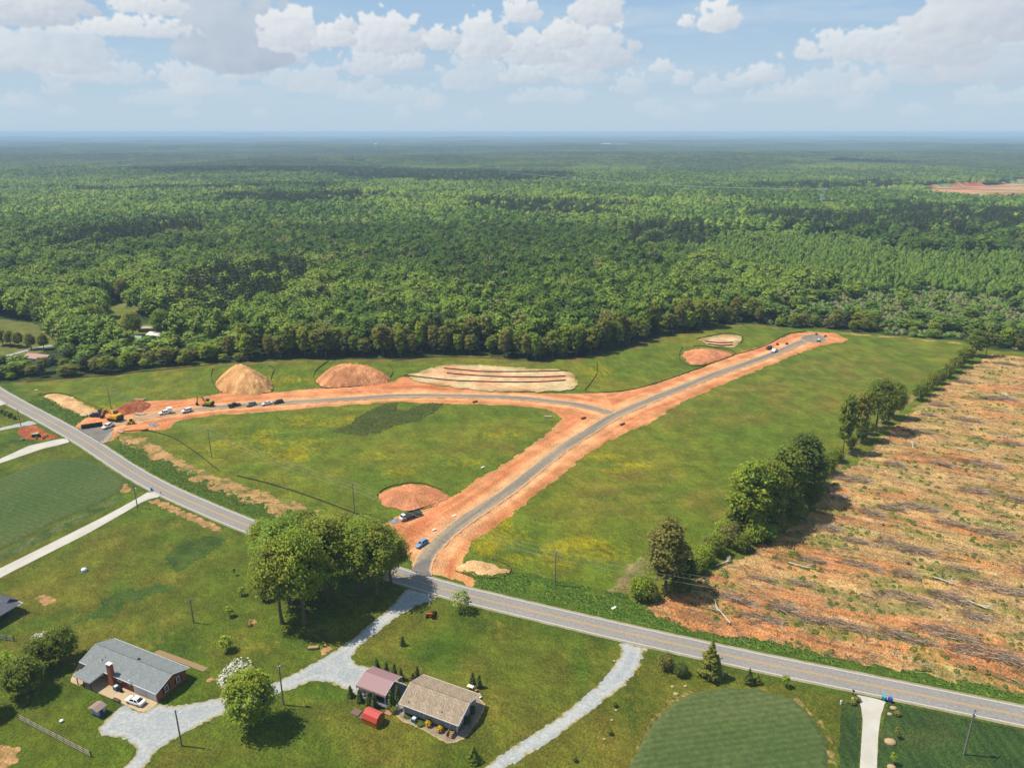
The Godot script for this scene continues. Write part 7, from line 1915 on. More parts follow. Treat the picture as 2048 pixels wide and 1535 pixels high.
func excavator(called: String, label: String, at: Vector3, turn: float, s: float, k: Color, arm: Array) -> void:
	var o := thing(called, label, "excavator", at, turn)
	o.scale = Vector3.ONE * s
	tracks(o, 4.2, 1.15, 0.45, 0.6)
	var mb := MB.new()
	mb.box(Vector3(0, 0.75, 0), Vector3(1.6, 0.5, 1.7), Color8(60, 56, 50))
	part(o, "undercarriage", mb, M.plain)
	mb = MB.new()
	mb.box(Vector3(-0.7, 1.5, 0), Vector3(3.0, 0.9, 2.6), k)
	mb.frustum(Vector3(-1.5, 1.95, 0), Vector2(1.6, 2.5), Vector3(-1.55, 2.35, 0), Vector2(1.3, 2.2), k)
	part(o, "house", mb, M.car)
	mb = MB.new()
	mb.box(Vector3(-2.35, 1.45, 0), Vector3(0.5, 1.0, 2.5), Color8(52, 52, 50))
	part(o, "counterweight", mb, M.satin)
	mb = MB.new()
	mb.frustum(Vector3(0.4, 1.4, 0.75), Vector2(1.5, 1.0), Vector3(0.3, 2.95, 0.75), Vector2(1.15, 0.85), Color8(44, 46, 48))
	var c := part(o, "cab", mb, M.glass)
	mb = MB.new()
	mb.box(Vector3(0.3, 3.0, 0.75), Vector3(1.3, 0.12, 1.0), Color8(70, 70, 70))
	part(c, "cab_roof", mb, M.satin)
	var p := []
	for q in arm: p.append(Vector3(q[0], q[1], -0.25))
	mb = MB.new()
	for i in 2: mb.box(Vector3.ZERO, Vector3((p[i + 1] - p[i]).length() + 0.3, 0.55, 0.45), k, Transform3D(Basis(Vector3.BACK, atan2((p[i + 1] - p[i]).y, (p[i + 1] - p[i]).x)), (p[i] + p[i + 1]) * 0.5))
	part(o, "boom", mb, M.car)
	mb = MB.new()
	mb.box(Vector3.ZERO, Vector3((p[3] - p[2]).length() + 0.4, 0.4, 0.36), k, Transform3D(Basis(Vector3.BACK, atan2((p[3] - p[2]).y, (p[3] - p[2]).x)), (p[2] + p[3]) * 0.5))
	part(o, "stick", mb, M.car)
	mb = MB.new()
	var b: Vector3 = p[3]
	mb.prism(PackedVector2Array([Vector2(b.x + 0.3, b.y + 0.2), Vector2(b.x + 0.5, b.y - 0.6), Vector2(b.x + 0.1, b.y - 1.1), Vector2(b.x - 0.6, b.y - 1.1), Vector2(b.x - 0.5, b.y - 0.9), Vector2(b.x - 0.1, b.y - 0.7), Vector2(b.x - 0.2, b.y)]), -0.8, 0.3, Color8(84, 70, 56))
	part(o, "bucket", mb, M.metal)
	mb = MB.new()
	mb.tube(Vector3(0.8, 1.5, -0.25), (p[0] + p[1]) * 0.5 + Vector3(0.2, -0.2, 0), 0.09, 0.09, Color8(150, 150, 150), 6)
	part(o, "ram", mb, M.metal)

func build_vehicles() -> void:
	drive("white_sedan", "white sedan with dark windows on the apron of the brick house", Vector2(-86.1, -133.3), Vector2(-81.3, -131.5), Color8(214, 214, 212), "sedan", 0.11)
	drive("blue_car", "blue-grey hatchback on the new street near the county road", Vector2(-28.9, -196.5), Vector2(-26.5, -200.2), Color8(104, 132, 172), "hatch")
	drive("white_pickup", "white pickup truck near the west street entrance, load in its bed", Vector2(-174.4, -291.0), Vector2(-172.4, -296.4), Color8(212, 214, 216), "pickup")
	var o := drive("utility_truck", "white crew truck with tall white box body", Vector2(-158.4, -308.2), Vector2(-153.6, -311.6), Color8(214, 216, 218), "pickup")
	var mb := MB.new()
	mb.box(Vector3(-1.85, 1.75, 0), Vector3(2.1, 1.6, 2.0), Color8(214, 218, 220))
	part(o, "box_body", mb, M.satin)
	mb = MB.new()
	mb.box(Vector3(-1.85, 2.58, 0), Vector3(2.0, 0.06, 1.9), Color8(220, 222, 222))
	part(o, "box_roof", mb, M.satin)
	drive("white_suv", "white suv parked behind the box-bodied crew truck", Vector2(-149, -310.9), Vector2(-145.78, -314.06), Color8(210, 212, 216), "suv")
	drive("black_pickup", "black pickup truck, first of the row parked on the new street", Vector2(-126.2, -321.0), Vector2(-130.6, -317.8), Color8(34, 36, 40), "pickup")
	drive("grey_suv", "dark silver suv between the black pickup and the pale sedan", Vector2(-122.95, -319.24), Vector2(-118.96, -321.88), Color8(116, 122, 130), "suv")
	drive("silver_car", "pale silver sedan, third of the row parked on the new street", Vector2(-115.97, -320.55), Vector2(-112.16, -323.22), Color8(196, 200, 206), "sedan")
	drive("black_suv", "black suv, last of the row parked on the new street", Vector2(-110.78, -322.55), Vector2(-107.65, -324.57), Color8(36, 40, 46), "suv")
	drive("dark_car", "dark blue car on the earth shoulder near the far street end", Vector2(147.57, -412.67), Vector2(153.41, -417.93), Color8(42, 40, 60), "suv")
	drive("silver_car", "silver pickup on the asphalt near the far street end", Vector2(148.1, -405.49), Vector2(154.85, -412.67), Color8(176, 184, 190), "pickup")
	excavator("excavator", "big yellow excavator reaching over the trench box at the west entrance", v3(Vector2(-174.67, -302.34), 0.2), PI - 0.42, 1.35, Color8(206, 156, 28), [[0.9, 1.7], [2.6, 3.6], [4.8, 3.0], [6.0, 0.9]])
	excavator("excavator", "small yellow-green excavator with folded arm beside the tan mound", v3(Vector2(-141.02, -320.55), 0.2), PI - 0.22, 1.05, Color8(150, 140, 30), [[0.9, 1.7], [2.4, 4.0], [4.4, 4.4], [5.2, 1.1]])
	# blue dumper beside the excavator: stacked trench boxes
	for q in [[v3(Vector2(-184.84, -306.57), 0.1), -0.14, 6.2, Color8(46, 52, 100), "navy blue steel trench box behind the excavator's arm, lower one"], [v3(Vector2(-184.77, -311.53), 0.1), -0.5, 5.2, Color8(38, 44, 88), "navy blue steel trench box leaning behind the excavator's arm, upper one"], [v3(Vector2(-180.62, -294.19), 0.2), 0.46, 8.0, Color8(44, 42, 42), "long black steel trench box at the roadside by the excavator"]]:
		var t := thing("trench_box", q[4], "trench box", q[0], q[1])
		for z in [-0.75, 0.75]:
			mb = MB.new()
			mb.box(Vector3(0, 0.8, z), Vector3(q[2], 1.6, 0.16), q[3])
			part(t, "side_panel", mb, M.satin)
		for x in [-0.4, 0.4]:
			for y in [0.4, 1.25]:
				mb = MB.new()
				mb.tube(Vector3(x * q[2], y, -0.67), Vector3(x * q[2], y, 0.67), 0.1, 0.1, Color8(130, 116, 90), 8)
				part(t, "spreader", mb, M.metal)
	# skid loader
	o = thing("skid_loader", "yellow skid loader standing alone on the red earth", "loader", v3(Vector2(-165.82, -298.22), 0.25), PI + 0.5)
	mb = MB.new()
	mb.box(Vector3(-0.3, 0.95, 0), Vector3(2.4, 0.9, 1.3), Color8(196, 154, 40))
	part(o, "body", mb, M.car)
	mb = MB.new()
	mb.frustum(Vector3(-0.1, 1.4, 0), Vector2(1.4, 1.1), Vector3(-0.2, 2.3, 0), Vector2(1.2, 1.0), Color8(44, 42, 40))
	part(o, "cab", mb, M.satin)
	mb = MB.new()
	mb.box(Vector3(-0.2, 2.35, 0), Vector3(1.3, 0.1, 1.1), Color8(176, 140, 44))
	part(o, "cab_roof", mb, M.satin)
	for s in [-0.75, 0.75]:
		mb = MB.new()
		mb.tube(Vector3(-1.4, 1.6, s), Vector3(1.3, 0.9, s), 0.12, 0.12, Color8(196, 154, 40), 6)
		part(o, "lift_arm", mb, M.car)
	mb = MB.new()
	mb.prism(PackedVector2Array([Vector2(1.3, 0.1), Vector2(2.1, 0.05), Vector2(2.0, 0.2), Vector2(1.45, 0.3), Vector2(1.4, 0.85), Vector2(1.3, 0.85)]), -0.95, 0.95, Color8(150, 122, 60))
	part(o, "bucket", mb, M.metal)
	wheels(o, [-0.85, 0.75], 0.85, 0.45, 0.35, Color8(170, 140, 50))
	# flatbed truck
	o = thing("flatbed_truck", "flatbed truck with white cab and long black deck beside the low round mound", "truck", v3(Vector2(-33.56, -215.49), 0.25), facing(Vector2(-36.1, -213.8), Vector2(-30.6, -218.2)))
	mb = MB.new()
	mb.box(Vector3(-1.2, 0.95, 0), Vector3(6.0, 0.18, 2.3), Color8(44, 46, 50))
	part(o, "deck", mb, M.satin)
	mb = MB.new()
	mb.box(Vector3(-0.6, 0.72, 0), Vector3(7.6, 0.24, 0.8), Color8(34, 34, 34))
	part(o, "chassis", mb, M.satin)
	mb = MB.new()
	loft(mb, [[1.9, 0.95, 0.5, 1.2, 0.9, 1.25], [2.9, 0.95, 0.5, 1.15, 0.88, 1.22], [3.6, 0.9, 0.5, 1.05, 0.8, 1.12]], Color8(212, 214, 216))
	part(o, "body", mb, M.car)
	cabin(o, 1.9, 3.3, 2.0, 2.9, 1.2, 2.0, 0.9, 0.78, Color8(212, 214, 216))
	wheels(o, [-2.6, -1.6, 2.6], 0.9, 0.42)
	# old red tractor
	o = thing("old_tractor", "old rusty red tractor standing in the lawn below the flagpole", "tractor", v3(Vector2(-21.07, -163.09), 0.0), PI - 0.05)
	mb = MB.new()
	mb.box(Vector3(0.5, 0.85, 0), Vector3(1.7, 0.55, 0.55), Color8(150, 58, 34))
	mb.box(Vector3(0.7, 1.16, 0), Vector3(1.3, 0.12, 0.45), Color8(170, 78, 44))
	part(o, "bonnet", mb, M.plain)
	mb = MB.new()
	mb.box(Vector3(-0.6, 0.8, 0), Vector3(0.8, 0.6, 0.5), Color8(110, 50, 40))
	part(o, "gearbox", mb, M.plain)
	mb = MB.new()
	mb.box(Vector3(-0.75, 1.3, 0), Vector3(0.45, 0.1, 0.5), Color8(60, 44, 38))
	part(o, "seat", mb, M.plain)
	mb = MB.new()
	mb.tube(Vector3(-0.2, 1.1, 0), Vector3(-0.35, 1.5, 0), 0.03, 0.03, Color8(40, 40, 40), 5)
	mb.tube(Vector3(-0.37, 1.48, 0), Vector3(-0.33, 1.52, 0), 0.2, 0.2, Color8(40, 40, 40), 10)
	part(o, "steering_wheel", mb, M.plain)
	wheels(o, [-0.75], 0.75, 0.68, 0.34, Color8(140, 70, 44))
	wheels(o, [1.15], 0.5, 0.36, 0.22, Color8(140, 70, 44))
	# slabs, plates and site clutter
	for q in [[Vector2(-176.92, -328.67), 5.6, 2.6, -0.2, [206, 168, 120], "tan plywood sheet lying on the grass behind the spoil heap"], [Vector2(-167.59, -309.65), 5.4, 2.4, -0.28, [222, 196, 176], "pale plank stack on the red earth between spoil heap and trucks"], [Vector2(-191.54, -307.79), 2.2, 2.0, 0.3, [226, 226, 206], "small white board standing by the left excavator's bucket"], [Vector2(-165.56, -288.6), 3.0, 1.2, -0.4, [230, 220, 206], "pale pipe bundle at the meadow's left corner"], [Vector2(16.05, -306.57), 3.4, 1.6, -0.1, [222, 206, 180], "pale concrete block in the meadow's upper right corner"]]:
		o = thing("site_slab", q[5], "slab", v3(q[0], 0.28), q[3])
		for i in 3:
			mb = MB.new()
			mb.box(Vector3(0, 0.12 + 0.05 * (i % 2), (i - 1) * q[2] / 3.0), Vector3(q[1], 0.22, q[2] / 3.0 - 0.05), lit(q[4][0], q[4][1], q[4][2]))
			part(o, "plank", mb, M.wood)
	for q in [[Vector2(47.93, -297.06), "dark culvert mouth in the dirt shoulder below the junction"], [Vector2(-17.39, -325.24), "dark storm drain mouth beside the curving street"], [Vector2(31.66, -304.14), "rusty pipe heap in the dirt wedge left of the junction"]]:
		o = thing("culvert", q[1], "culvert", v3(q[0], 0.1), 0.7)
		mb = MB.new()
		mb.tube(Vector3(-1.2, 0.4, 0), Vector3(1.2, 0.4, 0), 0.5, 0.5, Color8(96, 62, 44), 10)
		part(o, "pipe", mb, M.plain)
		mb = MB.new()
		mb.tube(Vector3(1.21, 0.4, 0), Vector3(1.25, 0.4, 0), 0.42, 0.42, Color8(18, 16, 15), 10)
		part(o, "mouth", mb, M.plain)
	for q in [[Vector2(158.56, -424.42), "dark manhole riser beside the far street, lower one"], [Vector2(164.62, -425.52), "dark manhole riser beside the far street, upper one"], [Vector2(190.84, -447.42), "small dark riser at the back of the turning circle"], [Vector2(194.56, -442.64), "small dark riser at the right of the turning circle"]]:
		o = thing("manhole_riser", q[1], "manhole", v3(q[0], 0.1))
		mb = MB.new()
		mb.tube(Vector3(0, 0, 0), Vector3(0, 1.1, 0), 0.9, 0.7, Color8(84, 62, 50), 10)
		part(o, "riser", mb, M.plain)
		mb = MB.new()
		mb.tube(Vector3(0, 1.1, 0), Vector3(0, 1.16, 0), 0.5, 0.5, Color8(40, 38, 36), 10)
		part(o, "cover", mb, M.satin)
	o = thing("surveyors_cart", "small blue and white machine at the front of the turning circle", "machine", v3(Vector2(185.67, -431.09), 0.3))
	mb = MB.new()
	mb.box(Vector3(0, 0.7, 0), Vector3(2.4, 0.9, 1.3), Color8(96, 116, 150))
	part(o, "body", mb, M.car)
	mb = MB.new()
	mb.frustum(Vector3(0.3, 1.15, 0), Vector2(1.2, 1.1), Vector3(0.3, 1.8, 0), Vector2(0.9, 0.9), Color8(206, 210, 214))
	part(o, "canopy", mb, M.satin)
	wheels(o, [-0.8, 0.8], 0.6, 0.35)
	# white pipe markers and scraps
	for q in [[Vector2(-24.86, -207.43), "white scrap lying on the red earth left of the blue car's street"], [Vector2(-19.16, -216.49), "white scrap on the earth shoulder near the low round mound"], [Vector2(-11.15, -253.72), "white box at the meadow's right edge"], [Vector2(-234.09, -342.29), "white box in the grass beside the county road at upper left"], [Vector2(27.02, -166.51), "white scrap beside the farm track's mouth"]]:
		o = thing("white_scrap", q[1], "scrap", v3(q[0], 0.25), 0.6)
		mb = MB.new()
		mb.box(Vector3(0, 0.12, 0), Vector3(1.2, 0.24, 0.6), Color8(214, 206, 200))
		mb.box(Vector3(0.4, 0.2, 0.3), Vector3(0.7, 0.2, 0.5), Color8(206, 200, 196), Transform3D(Basis(Vector3.UP, 0.6), Vector3.ZERO))
		part(o, "sheet", mb, M.satin)

# ---------------------------------------------------------------- poles and wires
func pole(q: Vector2, h: float, label: String, turn: float, kind: String) -> Node3D:
	var o := thing("utility_pole", label, "utility pole", v3(q, 0.0), turn, "utility poles along the county road")
	var mb := MB.new()
	mb.tube(Vector3.ZERO, Vector3(0, h, 0), 0.19, 0.13, Color8(150, 142, 132), 9)
	part(o, "pole", mb, M.bark)
	if kind.contains("x"):
		mb = MB.new()
		mb.box(Vector3(0, h - 0.5, 0.16), Vector3(2.4, 0.12, 0.1), Color8(140, 130, 118))
		var a := part(o, "crossarm", mb, M.wood)
		for x in [-1.05, -0.45, 1.05]:
			mb = MB.new()
			mb.tube(Vector3(x, h - 0.44, 0.16), Vector3(x, h - 0.2, 0.16), 0.07, 0.05, Color8(176, 182, 184), 6)
			part(a, "insulator", mb, M.satin)
	if kind.contains("t"):
		mb = MB.new()
		mb.tube(Vector3(0.36, h - 2.3, 0), Vector3(0.36, h - 1.4, 0), 0.26, 0.26, Color8(186, 192, 196), 10)
		part(o, "transformer", mb, M.satin)
	if kind.contains("l"):
		mb = MB.new()
		mb.tube(Vector3(0, h - 0.4, 0), Vector3(1.1, h - 0.15, 0), 0.04, 0.04, Color8(150, 152, 154), 6)
		var a := part(o, "lamp_arm", mb, M.metal)
		mb = MB.new()
		mb.blob(Vector3(1.25, h - 0.18, 0), Vector3(0.28, 0.12, 0.16), Color8(200, 202, 204), 4, 8)
		part(a, "lamp_head", mb, M.satin)
	return o

func wire(a: Vector2, ha: float, b: Vector2, hb: float, off: float, label: String, sag := 1.2, r := 0.035) -> void:
	var d := (b - a).normalized()
	var n := Vector2(-d.y, d.x) * off
	var p := Vector3(a.x + n.x, ha, a.y + n.y)
	var q := Vector3(b.x + n.x, hb, b.y + n.y)
	var mb := MB.new()
	var k := 10
	for i in k:
		var t := float(i) / k
		var u := float(i + 1) / k
		mb.tube(p.lerp(q, t) - Vector3(0, 4.0 * sag * t * (1.0 - t), 0), p.lerp(q, u) - Vector3(0, 4.0 * sag * u * (1.0 - u), 0), r, r, Color8(120, 122, 120), 4, false)
	var o := ground_piece("power_line", mb.done(), M.satin, label, "")
	o.set_meta("category", "power line")

func build_utilities() -> void:
	var P := {"a": [Vector2(-184, -316.63), 10.6], "b": [Vector2(-117.29, -263.24), 12.0], "c": [Vector2(-52.5, -218.86), 11.0], "d": [Vector2(12.03, -177.03), 11.0], "e": [Vector2(82.04, -148.25), 11.0]}
	pole(P.a[0], P.a[1], "tall pole with crossarm behind the spoil heap at the west entrance", 0.4, "x")
	pole(P.b[0], P.b[1], "tall pole with crossarm standing in the meadow's left part", 0.45, "x")
	pole(P.c[0], P.c[1], "tall pole with crossarm left of the low round mound", 0.4, "x")
	pole(P.d[0], P.d[1], "tall pole with crossarm in the grass right of the street corner", 0.35, "x")
	pole(Vector2(-68.37, -120.32), 9.2, "slim pole with lamp arm between the gravel yard and the lane at lower left", -0.3, "l")
	pole(Vector2(-50.66, -131.88), 11.6, "tall pole with a grey transformer beside the gravel drive", 1.9, "t")
	pole(Vector2(-82.44, -160.79), 7.4, "short pole with small crosspiece in the lawn above the brick house", 0.6, "x")
	pole(Vector2(-126.51, -222.32), 8.8, "pole beside the long concrete drive", 0.5, "t")
	pole(Vector2(-212.82, -296.48), 7.6, "thin dark pole behind the red earth patch", 0.4, "l")
	pole(Vector2(92.23, -118.11), 11.4, "pale pole with transformer on the striped lawn at lower right", 0.6, "xt")
	for q in [["a", "b", "between the west entrance and the meadow pole"], ["b", "c", "across the meadow"], ["c", "d", "past the grove to the street corner"]]:
		var a: Array = P[q[0]]
		var b: Array = P[q[1]]
		wire(a[0], a[1] - 0.2, b[0], b[1] - 0.2, -1.0, "upper overhead wire " + q[2], 1.4)
		wire(a[0], a[1] - 0.2, b[0], b[1] - 0.2, 1.0, "near overhead wire " + q[2], 1.4)
		wire(a[0], a[1] - 2.2, b[0], b[1] - 2.2, 0.1, "lower overhead cable " + q[2], 1.6, 0.045)
	var far := Vector2(150.0, -140.0)
	wire(P.d[0], 10.8, far, 10.8, -1.0, "upper overhead wire running right over the clear-cut's edge", 2.0)
	wire(P.d[0], 10.8, far, 10.8, 1.0, "near overhead wire running right over the clear-cut's edge", 2.0)
	wire(P.d[0], 8.8, far, 8.8, 0.1, "lower overhead cable running right over the clear-cut's edge", 2.2, 0.045)
	pole(far, 11.0, "pole just beyond the right frame edge beside the clear-cut", 0.4, "x")

# ---------------------------------------------------------------- clear-cut
func sticks(sd: int, L: float, W: float, Hh: float, n: int, dark: Color, pale: Color) -> MB:
	rg.seed = sd
	var mb := MB.new()
	for i in n:
		var p := Vector3(rg.randf_range(-0.5, 0.5) * L, 0, rg.randf_range(-0.5, 0.5) * W)
		var e := 1.0 - pow(absf(p.x) / (L * 0.5), 2.0)
		p.y = rg.randf() * Hh * maxf(0.1, e)
		var a := rg.randf_range(-0.5, 0.5) + (PI if rg.randf() < 0.5 else 0.0) + (rg.randf_range(-1.0, 1.0) if rg.randf() < 0.3 else 0.0)
		var l := rg.randf_range(0.8, 3.2)
		var d := Vector3(cos(a), rg.randf_range(-0.12, 0.32), sin(a)) * l
		var r := rg.randf_range(0.02, 0.065)
		mb.tube(p, p + d, r, r * 0.4, dark.lerp(pale, rg.randf()), 3, false)
	return mb

func build_clearcut() -> void:
	var out := PackedVector2Array([Vector2(36.16, -167.82), Vector2(37.62, -162.66), Vector2(43.14, -160.38), Vector2(48.32, -156.76), Vector2(54.89, -154.42), Vector2(59.33, -154.61), Vector2(71.49, -149.89), Vector2(82.95, -145.39), Vector2(96.32, -141.95), Vector2(115.64, -135.11), Vector2(131.73, -129.35), Vector2(158.78, -136.37), Vector2(387.64, -391.8), Vector2(333.86, -401.49), Vector2(289.41, -399.52), Vector2(276.72, -405.49), Vector2(260.46, -391.8), Vector2(244.4, -377.15), Vector2(196.36, -328.67), Vector2(166.12, -297.06), Vector2(146.25, -273.9), Vector2(126.66, -253.72), Vector2(108.65, -231.76), Vector2(92.69, -212.53), Vector2(74, -196.4), Vector2(58.11, -185.52), Vector2(46.55, -173.72)])
	var colf := func(x, z, i):
		var u = x * 0.90 + z * 0.42      # along the windrows
		var w = z * 0.90 - x * 0.42
		var row = n_b.get_noise_2d(u * 0.014, w * 0.36) + 0.35 * n_b.get_noise_2d(u * 0.09, w * 0.8)
		var m = n_a.get_noise_2d(u * 0.018 + 11.0, w * 0.05)
		var f = n_b.get_noise_2d(x * 0.6 + 4.0, z * 0.6)
		var k = lit(255, 212, 143, 0.54).lerp(lit(222, 167, 109, 0.54), clampf(0.5 + row * 0.9, 0.0, 1.0))
		k = k.lerp(lit(255, 164, 103, 0.54), smoothstep(-0.05, 0.4, m + 0.35 * f + (0.35 if i < 22.0 and z > -190.0 else 0.0)) * 0.85)
		k = k.lerp(lit(154, 153, 81, 0.54), smoothstep(0.0, 0.4, n_a.get_noise_2d(u * 0.04 + 70.0, w * 0.10) + 0.4 * f) * 0.75)
		k = k.lerp(lit(141, 109, 83, 0.54), smoothstep(0.15, 0.55, -row + 0.4 * f) * 0.55)
		return k.lerp(lit(255, 239, 187, 0.54), smoothstep(0.45, 0.7, row + 0.3 * f) * 0.6)
	var hf := func(x, z, i): return minf(i * 0.15, 0.45) * (0.5 + n_b.get_noise_2d((x * 0.90 + z * 0.42) * 0.06, (z * 0.90 - x * 0.42) * 0.5) + 0.5 * n_b.get_noise_2d(x * 0.7, z * 0.7))
	ground_piece("clear_cut", region(out, [], 0.85, 2.6, 0.1, 0.03, colf, hf), M.slash, "logged tan and red clear-cut ground on the right")
	var inside := func(q: Vector2) -> bool: return Geometry2D.is_point_in_polygon(q, out)
	# brush piles in windrows
	var dark := Color8(98, 80, 66)
	var pale := Color8(184, 164, 142)
	var pm := []
	for i in 3: pm.append(sticks(400 + i, [9.0, 12.0, 7.0][i], [3.0, 3.4, 3.4][i], [1.3, 1.5, 1.7][i], [330, 420, 300][i], dark, pale).done())
	var gp := "brush piles in windrows on the clear-cut"
	var spots := [Vector2(106.42, -200.16), Vector2(118.27, -197.54), Vector2(123.67, -193.86), Vector2(89.58, -189.48), Vector2(101.52, -187.09), Vector2(112.95, -182.2), Vector2(134.31, -175.13), Vector2(81, -177.51), Vector2(70.71, -179.96), Vector2(72.43, -165.86), Vector2(78.2, -161.21), Vector2(85.7, -158.76), Vector2(96.69, -155.58), Vector2(100.93, -153.07), Vector2(114.67, -148.43), Vector2(119.76, -145.57), Vector2(107.25, -170.96), Vector2(121.21, -162.66), Vector2(229.46, -353.77), Vector2(198.78, -320.55), Vector2(186.61, -307.79), Vector2(173.09, -288.06), Vector2(200.88, -302.34), Vector2(269.65, -385.27), Vector2(231.7, -328.67), Vector2(163.73, -256.83), Vector2(179.92, -255.49), Vector2(137.12, -221.62), Vector2(128.36, -221.62), Vector2(119.55, -217.5), Vector2(142.35, -210.91), Vector2(152.21, -204.66), Vector2(129.88, -185), Vector2(101.47, -207.75), Vector2(60.5, -170.5), Vector2(118.82, -170.5), Vector2(123.38, -243.54), Vector2(146.12, -256.38), Vector2(163.14, -233.66), Vector2(204.2, -275.42), Vector2(174.48, -228.05), Vector2(109.28, -155.78), Vector2(64.52, -161.83)]
	var rows := {}
	for p in spots:
		var r := int((road_z(p.x) - p.y) / 13.0)
		if not rows.has(r): rows[r] = []
		rows[r].append(p)
	var keys := rows.keys()
	keys.sort()
	var n := 0
	for i in keys.size():
		rows[keys[i]].sort_custom(func(c, d): return c.x < d.x)
		for j in rows[keys[i]].size():
			var p: Vector2 = rows[keys[i]][j]
			var o := thing("brush_pile", "%s brush pile, %s from the hedgerow in the %s windrow beyond the road" % [["long", "very long", "short bulky"][n % 3], nth(j), nth(i)], "brush pile", v3(p, 0.2), -0.42 + 0.25 * n_b.get_noise_2d(p.x, p.y), gp)
			part(o, "branches", pm[n % 3], M.stick)
			o.scale = Vector3.ONE * (0.8 + 0.4 * rg.randf())
			n += 1
	# pale dead trees lying about
	for q in [[Vector2(54.67, -163.93), 1.9, 1.4, "bleached uprooted tree with splayed branches at the clear-cut's near left"], [Vector2(62.61, -188.15), 0.5, 1.1, "pale fallen tree in the hedgerow's shade"], [Vector2(161.61, -273.9), 1.2, 1.2, "pale forked snag lying at the clear-cut's left edge below the three tall trees"], [Vector2(180.74, -268.97), -0.6, 1.1, "pair of pale logs in the upper middle of the clear-cut"], [Vector2(114.35, -229.52), -0.5, 1.2, "pale log lying in the shade of the hedgerow clump"], [Vector2(202.44, -282.67), -0.3, 1.2, "long pale log in the clear-cut's upper right"], [Vector2(236.52, -332.16), 0.9, 1.2, "pale root plate with branches in the far right of the clear-cut"], [Vector2(124.96, -167.17), -0.9, 1.0, "pale crossed poles in the clear-cut's lower right"], [Vector2(122.04, -178.73), -0.7, 1.0, "thin pale log across the middle windrows"], [Vector2(83.97, -186.3), -0.6, 1.0, "thin pale log at the clear-cut's middle left"], [Vector2(182.77, -255.49), 0.05, 1.3, "long grey log in the clear-cut's right middle"]]:
		rg.seed = int(absf(q[0].x) * 7.0)
		var o := thing("fallen_tree", q[3], "fallen tree", v3(q[0], 0.4), q[1])
		var mb := MB.new()
		var k := Color8(176, 166, 152)
		mb.tube(Vector3(-3.2, 0.3, 0) * q[2], Vector3(1.5, 0.45, 0.2) * q[2], 0.2, 0.13, k, 6)
		part(o, "trunk", mb, M.stick)
		for i in 7:
			mb = MB.new()
			var s: Vector3 = Vector3(rg.randf_range(-0.5, 1.5), 0.42, 0.1) * q[2]
			var e: Vector3 = s + Vector3(rg.randf_range(0.6, 2.6), rg.randf_range(0.0, 1.0), rg.randf_range(-1.7, 1.7)) * q[2]
			mb.tube(s, e, 0.09, 0.04, k, 4, false)
			mb.tube(s.lerp(e, 0.5), e + Vector3(rg.randf_range(-0.5, 0.9), 0.2, rg.randf_range(-0.8, 0.8)), 0.05, 0.02, k, 4, false)
			part(o, "branch", mb, M.stick)
	# litter of sticks, stumps and regrowth
	var sm := sticks(420, 1.8, 1.4, 0.3, 7, dark, Color8(226, 206, 176)).done()
	var tm := MB.new()
	rg.seed = 5
	for i in 16:
		var d := dir_rand()
		d.y = absf(d.y)
		tm.kite(d * Vector3(0.5, 0.35, 0.5), (d + Vector3.UP).normalized(), d.cross(dir_rand()).normalized(), 0.55, (d + Vector3.UP).normalized(), grey(0.7))
	var tuft := tm.done()
	tm = MB.new()
	tm.tube(Vector3.ZERO, Vector3(0, 0.35, 0), 0.34, 0.26, Color8(150, 116, 84), 7)
	for i in 4: tm.tube(Vector3(0, 0.1, 0), Vector3(cos(i * 1.7) * 0.8, 0.0, sin(i * 1.7) * 0.8), 0.1, 0.05, Color8(150, 96, 64), 4, false)
	var stump := tm.done()
	var A := [[], [], [], []]
	var B := [PackedColorArray(), PackedColorArray(), PackedColorArray(), PackedColorArray()]
	rg.seed = 51
	for i in 36000:
		var q := Vector2(rg.randf_range(30.0, 430.0), -rg.randf_range(115.0, 430.0))
		if rg.randf() > 160.0 / -q.y or not inside.call(q): continue
		var u := q.x * 0.90 + q.y * 0.42
		var w := q.y * 0.90 - q.x * 0.42
		var t := Transform3D(Basis(Vector3.UP, rg.randf() * TAU if rg.randf() < 0.4 else -0.42 + rg.randf_range(-0.5, 0.5)).scaled(Vector3.ONE * rg.randf_range(0.5, 1.5)), v3(q, 0.25))
		var green := n_a.get_noise_2d(u * 0.04 + 70.0, w * 0.10)
		if rg.randf() < 0.02:
			A[2].append(t); B[2].append(Color(1, 1, 1).darkened(rg.randf() * 0.4))
		elif green > 0.02 and rg.randf() < 0.75:
			A[1].append(t); B[1].append(Color8(84, 108, 42).lerp(Color8(128, 122, 66), rg.randf()))
		else:
			A[0].append(t); B[0].append(Color(1, 1, 1).darkened(rg.randf() * 0.45))
	scatter("slash_litter", "broken sticks littering the clear-cut", sm, A[0], B[0], M.stick)
	scatter("regrowth", "small green regrowth tufts on the clear-cut", tuft, A[1], B[1], M.weed)
	scatter("stumps", "low stumps scattered over the clear-cut", stump, A[2], B[2], M.stick)
	# rank weeds along the verges and meadow edges
	var V := []
	var C := PackedColorArray()
